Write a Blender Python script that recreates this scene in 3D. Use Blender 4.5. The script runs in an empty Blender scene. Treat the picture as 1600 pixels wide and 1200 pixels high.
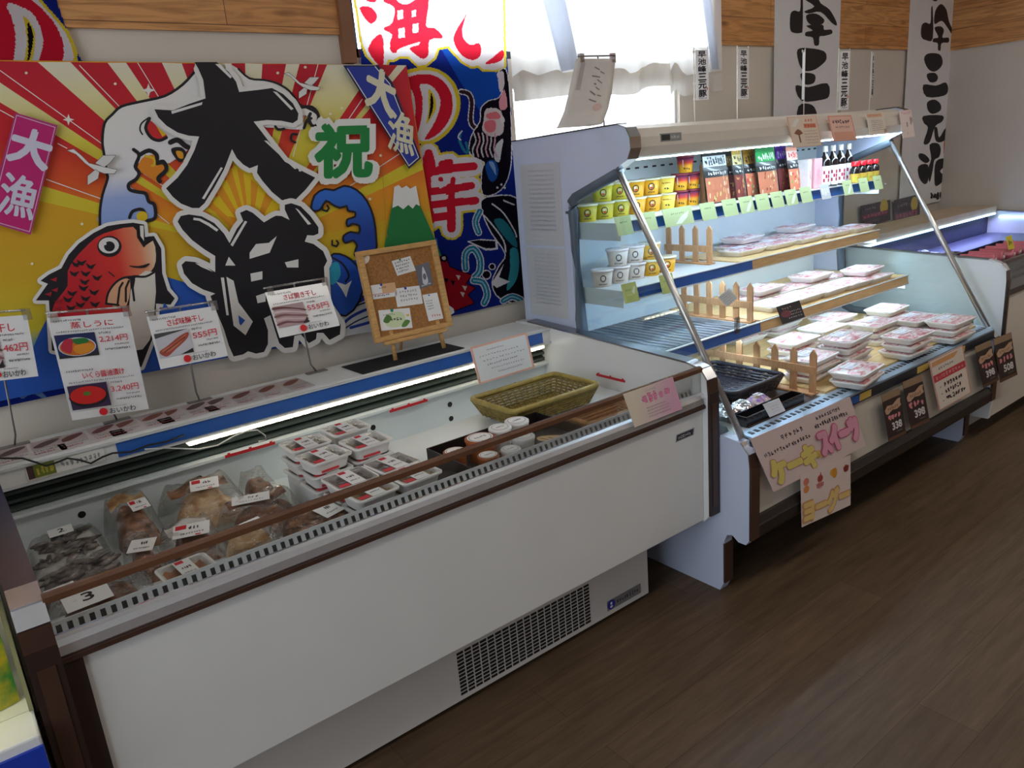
import bpy, bmesh, math, random
import numpy as np
from mathutils import Vector, Matrix, geometry
random.seed(7)
SC = bpy.context.scene
COL = SC.collection

# ------------------------------------------------------------------ camera
H = 1.45
FPX = 1207.0
def _rot():
    vx = np.array([1640.0, -495.0, FPX]); vx /= np.linalg.norm(vx)
    vy = np.array([-970.0, -271.0, FPX]); vy -= vx * (vx @ vy); vy /= np.linalg.norm(vy)
    dn = np.cross(vx, vy)
    vz = -dn if dn[1] > 0 else dn
    return np.stack([vx, vy, vz])
ROT = _rot()
cam_data = bpy.data.cameras.new('camera')
cam_data.sensor_width = 36.0
cam_data.lens = FPX / 1600.0 * 36.0
cam_data.clip_start = 0.02
cam = bpy.data.objects.new('camera', cam_data)
COL.objects.link(cam)
_m = Matrix([[ROT[i][0], -ROT[i][1], -ROT[i][2], 0] for i in range(3)] + [[0, 0, 0, 1]])
_m.translation = (0, 0, H)
cam.matrix_world = _m
SC.camera = cam

# ------------------------------------------------------------------ light
SC.view_settings.view_transform = 'Standard'
SC.view_settings.look = 'None'
SC.view_settings.exposure = 0.0
SC.view_settings.gamma = 1.0
SC.view_settings.use_curve_mapping = False
world = bpy.data.worlds.new('daylight')
SC.world = world
world.use_nodes = True
world.node_tree.nodes['Background'].inputs[0].default_value = (0.93, 0.97, 1.0, 1)
world.node_tree.nodes['Background'].inputs[1].default_value = 10.0
def area(name, loc, rot, sx, sy, power, color, portal=False):
    l = bpy.data.lights.new(name, 'AREA'); l.shape = 'RECTANGLE'; l.size = sx; l.size_y = sy
    l.energy = power; l.color = color
    if portal: l.cycles.is_portal = True
    o = bpy.data.objects.new(name, l); COL.objects.link(o); o.location = loc; o.rotation_euler = rot
    return o
# added fill lamp in place of daylight behind the photographer, and ceiling tubes
area('front_fill', (2.6, -3.95, 1.35), (math.radians(90), 0, 0), 3.4, 2.0, 6, (0.96, 0.97, 1.0))
area('ceiling_tube_light', (1.6, 0.4, 2.60), (0, 0, 0), 2.4, 0.2, 9.5, (1.0, 0.93, 0.84))
area('ceiling_tube_light', (4.3, 0.2, 2.60), (0, 0, 0), 2.0, 0.2, 15, (1.0, 0.93, 0.84))  # second tube, added to brighten the right wall
area('left_fill', (-2.1, 0.3, 1.45), (0, math.radians(-90), 0), 2.0, 2.6, 50, (0.78, 0.88, 1.0))  # added lamp at the closed left wall, brightens faces turned left
area('window_portal', (2.2, 2.62, 2.12), (math.radians(-90), 0, 0), 1.85, 0.65, 1, (1, 1, 1), True)

# ------------------------------------------------------------------ pixel -> point on a known plane of the room
def _ray(px, py):
    return ROT @ np.array([px - 800.0, py - 600.0, FPX])
def aty(px, py, y):
    d = _ray(px, py); s = y / d[1]; return Vector((d[0]*s, y, H + d[2]*s))
def atx(px, py, x):
    d = _ray(px, py); s = x / d[0]; return Vector((x, d[1]*s, H + d[2]*s))
def atz(px, py, z):
    d = _ray(px, py); s = (z - H) / d[2]; return Vector((d[0]*s, d[1]*s, z))

# ------------------------------------------------------------------ materials
def lin(c):
    c = c / 255.0
    return c / 12.92 if c <= 0.04045 else ((c + 0.055) / 1.055) ** 2.4
def rgb(h):
    return tuple(lin(int(h[i:i+2], 16)) for i in (0, 2, 4)) + (1,)
MATS = {}
def mat(name, hx='cccccc', rough=0.5, metal=0.0, noise=0.0, scale=30, bump=0.0, coat=0.0, emit=0.0, stretch=(1, 1, 1), hx2=None):
    if name in MATS: return MATS[name]
    m = bpy.data.materials.new(name); m.use_nodes = True
    nt = m.node_tree; b = nt.nodes['Principled BSDF']
    b.inputs['Base Color'].default_value = rgb(hx)
    b.inputs['Roughness'].default_value = rough
    b.inputs['Metallic'].default_value = metal
    if coat: b.inputs['Coat Weight'].default_value = coat; b.inputs['Coat Roughness'].default_value = 0.08
    if emit:
        b.inputs['Emission Color'].default_value = rgb(hx); b.inputs['Emission Strength'].default_value = emit
    if noise or bump:
        tc = nt.nodes.new('ShaderNodeTexCoord'); mp = nt.nodes.new('ShaderNodeMapping')
        mp.inputs['Scale'].default_value = stretch
        n = nt.nodes.new('ShaderNodeTexNoise'); n.inputs['Scale'].default_value = scale; n.inputs['Detail'].default_value = 5
        nt.links.new(tc.outputs['Object'], mp.inputs[0]); nt.links.new(mp.outputs[0], n.inputs['Vector'])
        if noise:
            mx = nt.nodes.new('ShaderNodeMix'); mx.data_type = 'RGBA'
            a = rgb(hx)
            c2 = rgb(hx2) if hx2 else tuple(max(0, v*(1-noise)) for v in a[:3]) + (1,)
            mx.inputs[6].default_value = c2; mx.inputs[7].default_value = a
            rp = nt.nodes.new('ShaderNodeMapRange'); rp.inputs[1].default_value = 0.35; rp.inputs[2].default_value = 0.65
            nt.links.new(n.outputs['Fac'], rp.inputs[0]); nt.links.new(rp.outputs[0], mx.inputs[0])
            nt.links.new(mx.outputs[2], b.inputs['Base Color'])
        if bump:
            bp = nt.nodes.new('ShaderNodeBump'); bp.inputs['Strength'].default_value = bump; bp.inputs['Distance'].default_value = 0.004
            nt.links.new(n.outputs['Fac'], bp.inputs['Height']); nt.links.new(bp.outputs[0], b.inputs['Normal'])
    MATS[name] = m
    return m
def clear_mat(name, tint=(1, 1, 1, 1), gloss=0.12, rough=0.03, bump=0.0, scale=25, fres=0.6):
    if name in MATS: return MATS[name]
    m = bpy.data.materials.new(name); m.use_nodes = True; nt = m.node_tree; nt.nodes.clear()
    o = nt.nodes.new('ShaderNodeOutputMaterial'); t = nt.nodes.new('ShaderNodeBsdfTransparent'); g = nt.nodes.new('ShaderNodeBsdfGlossy')
    t.inputs[0].default_value = tint; g.inputs['Roughness'].default_value = rough
    mx = nt.nodes.new('ShaderNodeMixShader')
    if bump:
        tc = nt.nodes.new('ShaderNodeTexCoord'); n = nt.nodes.new('ShaderNodeTexNoise'); n.inputs['Scale'].default_value = scale; n.inputs['Detail'].default_value = 4
        bp = nt.nodes.new('ShaderNodeBump'); bp.inputs['Strength'].default_value = bump; bp.inputs['Distance'].default_value = 0.02
        nt.links.new(tc.outputs['Object'], n.inputs['Vector']); nt.links.new(n.outputs['Fac'], bp.inputs['Height']); nt.links.new(bp.outputs[0], g.inputs['Normal'])
    lw = nt.nodes.new('ShaderNodeLayerWeight'); lw.inputs['Blend'].default_value = 0.35
    ma = nt.nodes.new('ShaderNodeMath'); ma.operation = 'MULTIPLY_ADD'; ma.inputs[1].default_value = fres; ma.inputs[2].default_value = gloss
    ma.use_clamp = True
    nt.links.new(lw.outputs['Fresnel'], ma.inputs[0]); nt.links.new(ma.outputs[0], mx.inputs[0])
    nt.links.new(t.outputs[0], mx.inputs[1]); nt.links.new(g.outputs[0], mx.inputs[2]); nt.links.new(mx.outputs[0], o.inputs[0])
    MATS[name] = m
    return m
def cloth_mat(name, hx, trans=0.4, noise=0.0):
    if name in MATS: return MATS[name]
    m = bpy.data.materials.new(name); m.use_nodes = True; nt = m.node_tree; nt.nodes.clear()
    o = nt.nodes.new('ShaderNodeOutputMaterial'); d = nt.nodes.new('ShaderNodeBsdfDiffuse'); t = nt.nodes.new('ShaderNodeBsdfTranslucent')
    mx = nt.nodes.new('ShaderNodeMixShader'); mx.inputs[0].default_value = trans
    d.inputs[0].default_value = rgb(hx); t.inputs[0].default_value = rgb(hx)
    if noise:
        tc = nt.nodes.new('ShaderNodeTexCoord'); n = nt.nodes.new('ShaderNodeTexNoise'); n.inputs['Scale'].default_value = 400
        c = nt.nodes.new('ShaderNodeMix'); c.data_type = 'RGBA'; c.inputs[6].default_value = tuple(v*(1-noise) for v in rgb(hx)[:3]) + (1,); c.inputs[7].default_value = rgb(hx)
        nt.links.new(tc.outputs['Object'], n.inputs['Vector']); nt.links.new(n.outputs['Fac'], c.inputs[0])
        nt.links.new(c.outputs[2], d.inputs[0]); nt.links.new(c.outputs[2], t.inputs[0])
    nt.links.new(d.outputs[0], mx.inputs[1]); nt.links.new(t.outputs[0], mx.inputs[2]); nt.links.new(mx.outputs[0], o.inputs[0])
    MATS[name] = m
    return m
def grad_mat(name, stops, axis='x', a=0.0, b=1.0, center=None):
    """printed colour that runs between colours over the sheet (object coordinates)"""
    if name in MATS: return MATS[name]
    m = bpy.data.materials.new(name); m.use_nodes = True; nt = m.node_tree; bs = nt.nodes['Principled BSDF']; bs.inputs['Roughness'].default_value = 0.7
    tc = nt.nodes.new('ShaderNodeTexCoord')
    mr = nt.nodes.new('ShaderNodeMapRange'); mr.inputs[1].default_value = a; mr.inputs[2].default_value = b
    if axis == 'r':
        vm = nt.nodes.new('ShaderNodeVectorMath'); vm.operation = 'DISTANCE'; vm.inputs[1].default_value = center
        nt.links.new(tc.outputs['Object'], vm.inputs[0]); nt.links.new(vm.outputs['Value'], mr.inputs[0])
    else:
        sp = nt.nodes.new('ShaderNodeSeparateXYZ'); nt.links.new(tc.outputs['Object'], sp.inputs[0])
        nt.links.new(sp.outputs['XYZ'.index(axis.upper())], mr.inputs[0])
    cr = nt.nodes.new('ShaderNodeValToRGB')
    while len(cr.color_ramp.elements) < len(stops): cr.color_ramp.elements.new(0.5)
    for e, (p, h) in zip(cr.color_ramp.elements, stops): e.position = p; e.color = rgb(h)
    nt.links.new(mr.outputs[0], cr.inputs[0]); nt.links.new(cr.outputs[0], bs.inputs['Base Color'])
    MATS[name] = m
    return m

def flat(h):
    return mat('print_' + h, h, 0.6)
WHITE = mat('white_enamel', 'e6e6e4', 0.32, noise=0.03, scale=6)
CREAM = mat('cream_enamel', 'ded5c8', 0.35, noise=0.03, scale=6)
INNER = mat('inner_white_enamel', 'e2eaec', 0.3, noise=0.03, scale=5)
CHROME = mat('chrome', 'd8d8dc', 0.16, 1.0, bump=0.02, scale=200)
BRIGHT = mat('polished_steel_trim', 'e4e4e8', 0.2, 0.7, noise=0.05, scale=30)
STEEL = mat('brushed_steel', '9a9ba0', 0.32, 1.0, noise=0.1, scale=60, stretch=(1, 20, 20))
BROWN = mat('brown_plastic_trim', '4a3228', 0.3, noise=0.1, scale=20)
DARKBR = mat('dark_brown_post', '35251f', 0.4, noise=0.1, scale=20)
BLACK = mat('black_plastic', '18171a', 0.4, noise=0.2, scale=30)
GASK = mat('grey_gasket', '5d6874', 0.5, noise=0.1, scale=20)
RAILBLUE = mat('blue_price_rail', '2a62b8', 0.25, noise=0.12, scale=9, coat=0.3)
LIDF = clear_mat('tray_lid_film', (0.97, 0.97, 0.97, 1), 0.03, 0.12, 0.5, 40, 0.12)
GLASS = clear_mat('clear_glass', (0.96, 0.98, 0.98, 1), 0.02, fres=0.35)
FILM = clear_mat('clear_film', (0.93, 0.93, 0.92, 1), 0.10, 0.07, 1.0, 30, 0.35)
FOAM = mat('white_foam', 'eceae6', 0.5, noise=0.04, scale=60)
PINE = mat('pine_wood', 'd9a766', 0.5, noise=0.25, scale=14, stretch=(2, 12, 12), bump=0.1)
FENCEW = mat('fence_wood', 'd09a6a', 0.6, noise=0.2, scale=16, stretch=(10, 10, 1.5), bump=0.1)

# ------------------------------------------------------------------ mesh builder
POS = {}
class MB:
    def __init__(s, m=None): s.v = []; s.f = []; s.mi = []; s.mats = []; s.sm = []; s.m = m
    def _mi(s, m):
        m = m or s.m
        if m not in s.mats: s.mats.append(m)
        return s.mats.index(m)
    def add(s, vs, fs, m=None, smooth=False):
        k = len(s.v); i = s._mi(m)
        s.v += [tuple(v) for v in vs]
        for f in fs: s.f.append([k + j for j in f]); s.mi.append(i); s.sm.append(smooth)
    def box(s, x0, x1, y0, y1, z0, z1, m=None):
        s.add([(x0,y0,z0),(x1,y0,z0),(x1,y1,z0),(x0,y1,z0),(x0,y0,z1),(x1,y0,z1),(x1,y1,z1),(x0,y1,z1)],
              [(3,2,1,0),(4,5,6,7),(0,1,5,4),(1,2,6,5),(2,3,7,6),(3,0,4,7)], m); return s
    def slab(s, o, u, v, n, m=None):
        o, u, v, n = map(Vector, (o, u, v, n))
        p = [o, o+u, o+u+v, o+v]; q = [a+n for a in p]
        s.add(p+q, [(3,2,1,0),(4,5,6,7),(0,1,5,4),(1,2,6,5),(2,3,7,6),(3,0,4,7)], m); return s
    def prism(s, prof, x0, x1, m=None, axis='x', smooth=False):
        """prof: list of 2-D points, extruded along an axis ('x': (y,z), 'y': (x,z), 'z': (x,y))"""
        def P(a, b, t): return {'x': (t, a, b), 'y': (a, t, b), 'z': (a, b, t)}[axis]
        n = len(prof)
        vs = [P(a, b, x0) for a, b in prof] + [P(a, b, x1) for a, b in prof]
        s.add(vs, [[i, (i+1) % n, n + (i+1) % n, n + i] for i in range(n)], m, smooth)
        tri = geometry.tessellate_polygon([[Vector((a, b, 0)) for a, b in prof]])
        s.add(vs, [t for t in tri] + [[n + i for i in reversed(t)] for t in tri], m); return s
    def tube(s, pts, r, m=None, n=8, closed=False):
        pts = [Vector(p) for p in pts]; N = len(pts); vs = []
        up = Vector((0, 0, 1))
        for i, p in enumerate(pts):
            a = pts[(i-1) % N] if (closed or i > 0) else p
            b = pts[(i+1) % N] if (closed or i < N-1) else p
            t = (b - a)
            if t.length < 1e-9: t = Vector((1, 0, 0))
            t.normalize()
            x = t.cross(up)
            if x.length < 0.05: x = t.cross(Vector((1, 0, 0)))
            x.normalize(); y = x.cross(t)
            for k in range(n):
                th = 2*math.pi*k/n; vs.append(p + x*(math.cos(th)*r) + y*(math.sin(th)*r))
        fs = []
        for i in range(N if closed else N-1):
            j = (i+1) % N
            for k in range(n): fs.append([i*n+k, i*n+(k+1) % n, j*n+(k+1) % n, j*n+k])
        if not closed: fs += [list(range(n))[::-1], [(N-1)*n+k for k in range(n)]]
        s.add(vs, fs, m, True); return s
    def lathe(s, prof, c=(0, 0, 0), m=None, n=24, cap=True, sx=1, sy=1):
        vs = []
        for r, z in prof:
            for k in range(n):
                th = 2*math.pi*k/n; vs.append((c[0]+r*sx*math.cos(th), c[1]+r*sy*math.sin(th), c[2]+z))
        fs = [[i*n+k, i*n+(k+1) % n, (i+1)*n+(k+1) % n, (i+1)*n+k] for i in range(len(prof)-1) for k in range(n)]
        s.add(vs, fs, m, True)
        if cap:
            s.add(vs[:n], [list(range(n))[::-1]], m); s.add(vs[-n:], [list(range(n))], m)
        return s
    def grid(s, fn, nu, nv, m=None, smooth=True):
        vs = [fn(i/nu, j/nv) for j in range(nv+1) for i in range(nu+1)]
        s.add(vs, [[j*(nu+1)+i, j*(nu+1)+i+1, (j+1)*(nu+1)+i+1, (j+1)*(nu+1)+i] for j in range(nv) for i in range(nu)], m, smooth); return s
    def rloop(s, a, b, r, n=4):
        pts = []
        for cx, cy, t0 in ((a-r, b-r, 0), (-a+r, b-r, 90), (-a+r, -b+r, 180), (a-r, -b+r, 270)):
            for k in range(n+1):
                th = math.radians(t0 + 90*k/n); pts.append((cx + r*math.cos(th), cy + r*math.sin(th)))
        return pts
    def rings(s, rings, m=None, cap0=True, cap1=True, smooth=False):
        """stack of equal-length loops [(pts2d, z)] joined into a wall"""
        n = len(rings[0][0]); vs = [(x, y, z) for pts, z in rings for x, y in pts]
        fs = [[i*n+k, i*n+(k+1) % n, (i+1)*n+(k+1) % n, (i+1)*n+k] for i in range(len(rings)-1) for k in range(n)]
        s.add(vs, fs, m, smooth)
        if cap0: s.add(vs[:n], [list(range(n))[::-1]], m)
        if cap1: s.add(vs[-n:], [list(range(n))], m)
        return s
    def build(s, name, parent=None, origin=None, bevel=0.0, solid=0.0):
        off = Vector(POS.get(parent.name, (0, 0, 0))) if parent else Vector(origin or (0, 0, 0))
        me = bpy.data.meshes.new(name)
        me.from_pydata([tuple(Vector(v) - off) for v in s.v], [], s.f)
        for m in s.mats: me.materials.append(m)
        me.polygons.foreach_set('material_index', s.mi)
        me.polygons.foreach_set('use_smooth', s.sm)
        me.update()
        o = bpy.data.objects.new(name, me); COL.objects.link(o)
        if parent: o.parent = parent; POS[o.name] = tuple(off)
        else: o.location = off; POS[o.name] = tuple(off)
        if bevel:
            b = o.modifiers.new('bevel', 'BEVEL'); b.width = bevel; b.segments = 2; b.limit_method = 'ANGLE'
        if solid:
            b = o.modifiers.new('solid', 'SOLIDIFY'); b.thickness = solid; b.offset = 0
        return o
def tag(o, label, cat, group=None):
    o['label'] = label; o['category'] = cat
    if group: o['group'] = group
    return o
def struct(o): o['kind'] = 'structure'; return o
def thing(name, label, cat, loc=(0, 0, 0), group=None):
    o = bpy.data.objects.new(name, None); o.empty_display_size = 0.05
    COL.objects.link(o); o.location = loc; POS[o.name] = tuple(loc)
    if label: tag(o, label, cat, group)
    return o
def kids(o): return [c for c in bpy.data.objects if c.parent == o]
def dup(root, loc, rz, label, scale=1.0, cat=None):
    def cp(o, parent):
        c = o.copy(); COL.objects.link(c)
        if parent: c.parent = parent
        for k in kids(o): cp(k, c)
        return c
    r = cp(root, None)
    r.location = loc; r.rotation_euler = (0, 0, rz); r.scale = (scale,)*3; r['label'] = label
    return r
ORD = ['first', 'second', 'third', 'fourth', 'fifth', 'sixth', 'seventh', 'eighth', 'ninth', 'tenth', 'eleventh', 'twelfth', 'thirteenth', 'fourteenth', 'fifteenth', 'sixteenth']

# ------------------------------------------------------------------ flat printed artwork (layers of thin shapes on one sheet)
_TXT = {}
def glyphs(t):
    k = t
    if k not in _TXT:
        cu = bpy.data.curves.new('t', 'FONT'); cu.body = t; cu.resolution_u = 3; cu.size = 1.0
        o = bpy.data.objects.new('t', cu); COL.objects.link(o)
        dg = bpy.context.evaluated_depsgraph_get(); dg.update()
        me = bpy.data.meshes.new_from_object(o.evaluated_get(dg))
        vs = [(v.co.x, v.co.y) for v in me.vertices]; fs = [list(p.vertices) for p in me.polygons]
        bpy.data.objects.remove(o); bpy.data.curves.remove(cu); bpy.data.meshes.remove(me)
        xs = [v[0] for v in vs] or [0, 1]; ys = [v[1] for v in vs] or [0, 1]
        cnt = {}
        for f in fs:
            for i in range(len(f)):
                e = (f[i], f[(i+1) % len(f)]); cnt[tuple(sorted(e))] = cnt.get(tuple(sorted(e)), 0) + 1
        _TXT[k] = (vs, fs, (min(xs), min(ys), max(xs), max(ys)), [e for e, n in cnt.items() if n == 1])
    return _TXT[k]
def smooth(pts, n=4, closed=True):
    N = len(pts); out = []
    for i in range(N if closed else N-1):
        p0, p1, p2, p3 = (pts[(i-1) % N], pts[i], pts[(i+1) % N], pts[(i+2) % N]) if closed else (pts[max(i-1, 0)], pts[i], pts[i+1], pts[min(i+2, N-1)])
        for k in range(n):
            t = k/n
            out.append(tuple(0.5*((2*p1[a]) + (-p0[a]+p2[a])*t + (2*p0[a]-5*p1[a]+4*p2[a]-p3[a])*t*t + (-p0[a]+3*p1[a]-3*p2[a]+p3[a])*t**3) for a in (0, 1)))
    if not closed: out.append(pts[-1])
    return out
def offs(pts, sx, ox, oy): return [(ox + x*sx, oy + y*sx) for x, y in pts]
class Art:
    def __init__(s, fn, mb=None): s.fn = fn; s.mb = mb or MB(); s.L = 0; s.q = 0.0; s.ar = 1.0
    def _put(s, pts, fs, m): s.mb.add([s.fn(x, y, s.L + s.q) for x, y in pts], fs, m)
    def up(s): s.L += int(s.q) + 1; s.q = 0.0
    def micro(s): s.q += 0.04   # neighbouring pieces of one line never lie in exactly the same plane
    def poly(s, pts, m, hold=False):
        if not hold: s.up()
        if hold: s.micro()
        if isinstance(m, str): m = flat(m)
        tri = geometry.tessellate_polygon([[Vector((x, y, 0)) for x, y in pts]])
        s._put(pts, [list(t) for t in tri], m)
    def rect(s, x0, y0, x1, y1, m, hold=False): s.poly([(x0, y0), (x1, y0), (x1, y1), (x0, y1)], m, hold)
    def ell(s, cx, cy, rx, ry, m, n=20, hold=False):
        s.poly([(cx + rx*math.cos(2*math.pi*k/n), cy + ry*math.sin(2*math.pi*k/n)) for k in range(n)], m, hold)
    def stroke(s, pts, w, m, closed=False, hold=False, ends=True):
        if not hold: s.up()
        if isinstance(m, str): m = flat(m)
        ar = s.ar
        N = len(pts)
        for i in range(N if closed else N-1):
            a, b = pts[i], pts[(i+1) % N]; dx, dy = (b[0]-a[0])*ar, b[1]-a[1]; l = math.hypot(dx, dy)
            if l < 1e-9: continue
            nx, ny = -dy/l*w/2/ar, dx/l*w/2
            s.micro()
            s._put([(a[0]+nx, a[1]+ny), (b[0]+nx, b[1]+ny), (b[0]-nx, b[1]-ny), (a[0]-nx, a[1]-ny)], [[0, 1, 2, 3]], m)
        for i, p in enumerate(pts):
            if not ends and (i in (0, N-1)): continue
            s.micro()
            s._put([(p[0] + w/2/ar*math.cos(k*math.pi/4), p[1] + w/2*math.sin(k*math.pi/4)) for k in range(8)], [list(range(8))], m)
    def text(s, t, box, m, bold=0.0, outline=None, hold=False, quad=None):
        """fit text into box (x0,y0,x1,y1) given left-bottom / right-top in this sheet's own coordinates"""
        if not hold: s.up()
        if isinstance(m, str): m = flat(m)
        vs, fs, (a, b, c, d), edges = glyphs(t)
        x0, y0, x1, y1 = box or (0, 0, 1, 1)
        if quad:
            o, u, v = quad
            pts = [(o[0] + u[0]*(x-a)/(c-a) + v[0]*(y-b)/(d-b), o[1] + u[1]*(x-a)/(c-a) + v[1]*(y-b)/(d-b)) for x, y in vs]
        else:
            pts = [(x0 + (x1-x0)*(x-a)/(c-a), y0 + (y1-y0)*(y-b)/(d-b)) for x, y in vs]
        s._put(pts, fs, m)
        if bold:
            hgt = math.hypot(*quad[2]) if quad else (y1-y0)
            s.up(); r = bold*hgt/(d-b)
            for e0, e1 in edges:
                p, q = pts[e0], pts[e1]; dx, dy = (q[0]-p[0])*s.ar, q[1]-p[1]; l = math.hypot(dx, dy)
                if l < 1e-9: continue
                nx, ny = -dy/l*r/s.ar, dx/l*r
                s.micro(); s._put([(p[0]+nx, p[1]+ny), (q[0]+nx, q[1]+ny), (q[0]-nx, q[1]-ny), (p[0]-nx, p[1]-ny)], [[0, 1, 2, 3]], m)
                s.micro(); s._put([(p[0] + r/s.ar*math.cos(k*math.pi/3), p[1] + r*math.sin(k*math.pi/3)) for k in range(6)], [list(range(6))], m)
    def squig(s, x0, y0, x1, y1, n, m, w=None, seed=1):
        """a line of print too small to read: n little characters of short strokes"""
        if isinstance(m, str): m = flat(m)
        s.up(); R = random.Random(seed*131 + n); cw = (x1-x0)/n; h = y1-y0
        w = w or abs(h)*0.16
        for i in range(n):
            cx = x0 + cw*(i+0.5)
            for k in range(4):
                if R.random() < 0.5:
                    yy = y0 + h*R.uniform(0.1, 0.9); s.stroke([(cx-cw*0.34*R.uniform(.5, 1), yy), (cx+cw*0.34*R.uniform(.5, 1), yy + h*R.uniform(-.1, .1))], w, m, hold=True, ends=False)
                else:
                    xx = cx + cw*R.uniform(-.3, .3); s.stroke([(xx, y0+h*R.uniform(0, .4)), (xx+cw*R.uniform(-.25, .25), y0+h*R.uniform(.6, 1))], w, m, hold=True, ends=False)
EPS = 0.00008
def art_px(y):
    return Art(lambda u, v, L: aty(u, v, y - EPS*L))
class Sheet(Art):
    """a card given by its origin (bottom-left), width vector and height vector; coordinates run 0..1, aspect kept in ar"""
    def __init__(s, O, U, V, flip=False, mb=None, thick=0.0012, base='f2f0ee'):
        O, U, V = Vector(O), Vector(U), Vector(V); Nn = U.cross(V).normalized()
        if flip: Nn = -Nn
        s.O, s.U, s.V, s.N = O, U, V, Nn
        super().__init__(lambda u, v, L: O + U*u + V*v + Nn*(EPS*L + 0.0001), mb)
        s.ar = U.length / V.length
        if base:
            if isinstance(base, str): base = flat(base)
            s.mb.slab(O - Nn*thick, U, V, Nn*thick, base)
def px_sheet(tl, tr, bl, y, base='f2f0ee', lean=True, **k):
    TL = aty(*tl, y); TR = aty(*tr, y)
    BL = atx(*bl, TL.x) if lean else aty(*bl, y)
    return Sheet(BL, TR - TL, TL - BL, base=base, **k)
# ================================================================== THE ROOM
WY = 2.45; RX = 5.56; LX = -2.2; FY = -4.0; CZ = 2.66
def floor_mat():
    m = bpy.data.materials.new('vinyl_wood_floor'); m.use_nodes = True; nt = m.node_tree; b = nt.nodes['Principled BSDF']
    tc = nt.nodes.new('ShaderNodeTexCoord')
    br = nt.nodes.new('ShaderNodeTexBrick'); br.inputs['Scale'].default_value = 1.0; br.inputs['Mortar Size'].default_value = 0.0008
    br.inputs['Brick Width'].default_value = 1.1; br.inputs['Row Height'].default_value = 0.15; br.offset = 0.37
    br.inputs['Color1'].default_value = rgb('5f4c3a'); br.inputs['Color2'].default_value = rgb('6a5643'); br.inputs['Mortar'].default_value = rgb('463628')
    mp = nt.nodes.new('ShaderNodeMapping'); mp.inputs['Scale'].default_value = (1.2, 14, 1)
    n = nt.nodes.new('ShaderNodeTexNoise'); n.inputs['Scale'].default_value = 3; n.inputs['Detail'].default_value = 8; n.inputs['Roughness'].default_value = 0.65
    mx = nt.nodes.new('ShaderNodeMix'); mx.data_type = 'RGBA'; mx.blend_type = 'MULTIPLY'; mx.inputs[0].default_value = 0.85
    cr = nt.nodes.new('ShaderNodeValToRGB'); cr.color_ramp.elements[0].position = 0.3; cr.color_ramp.elements[0].color = (0.5, 0.47, 0.44, 1); cr.color_ramp.elements[1].position = 0.7; cr.color_ramp.elements[1].color = (1.1, 1.08, 1.05, 1)
    nt.links.new(tc.outputs['Object'], br.inputs['Vector']); nt.links.new(tc.outputs['Object'], mp.inputs[0]); nt.links.new(mp.outputs[0], n.inputs['Vector'])
    nt.links.new(n.outputs['Fac'], cr.inputs[0]); nt.links.new(br.outputs['Color'], mx.inputs[6]); nt.links.new(cr.outputs[0], mx.inputs[7])
    nt.links.new(mx.outputs[2], b.inputs['Base Color']); b.inputs['Roughness'].default_value = 0.5
    b.inputs['Specular IOR Level'].default_value = 0.3
    return m
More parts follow.
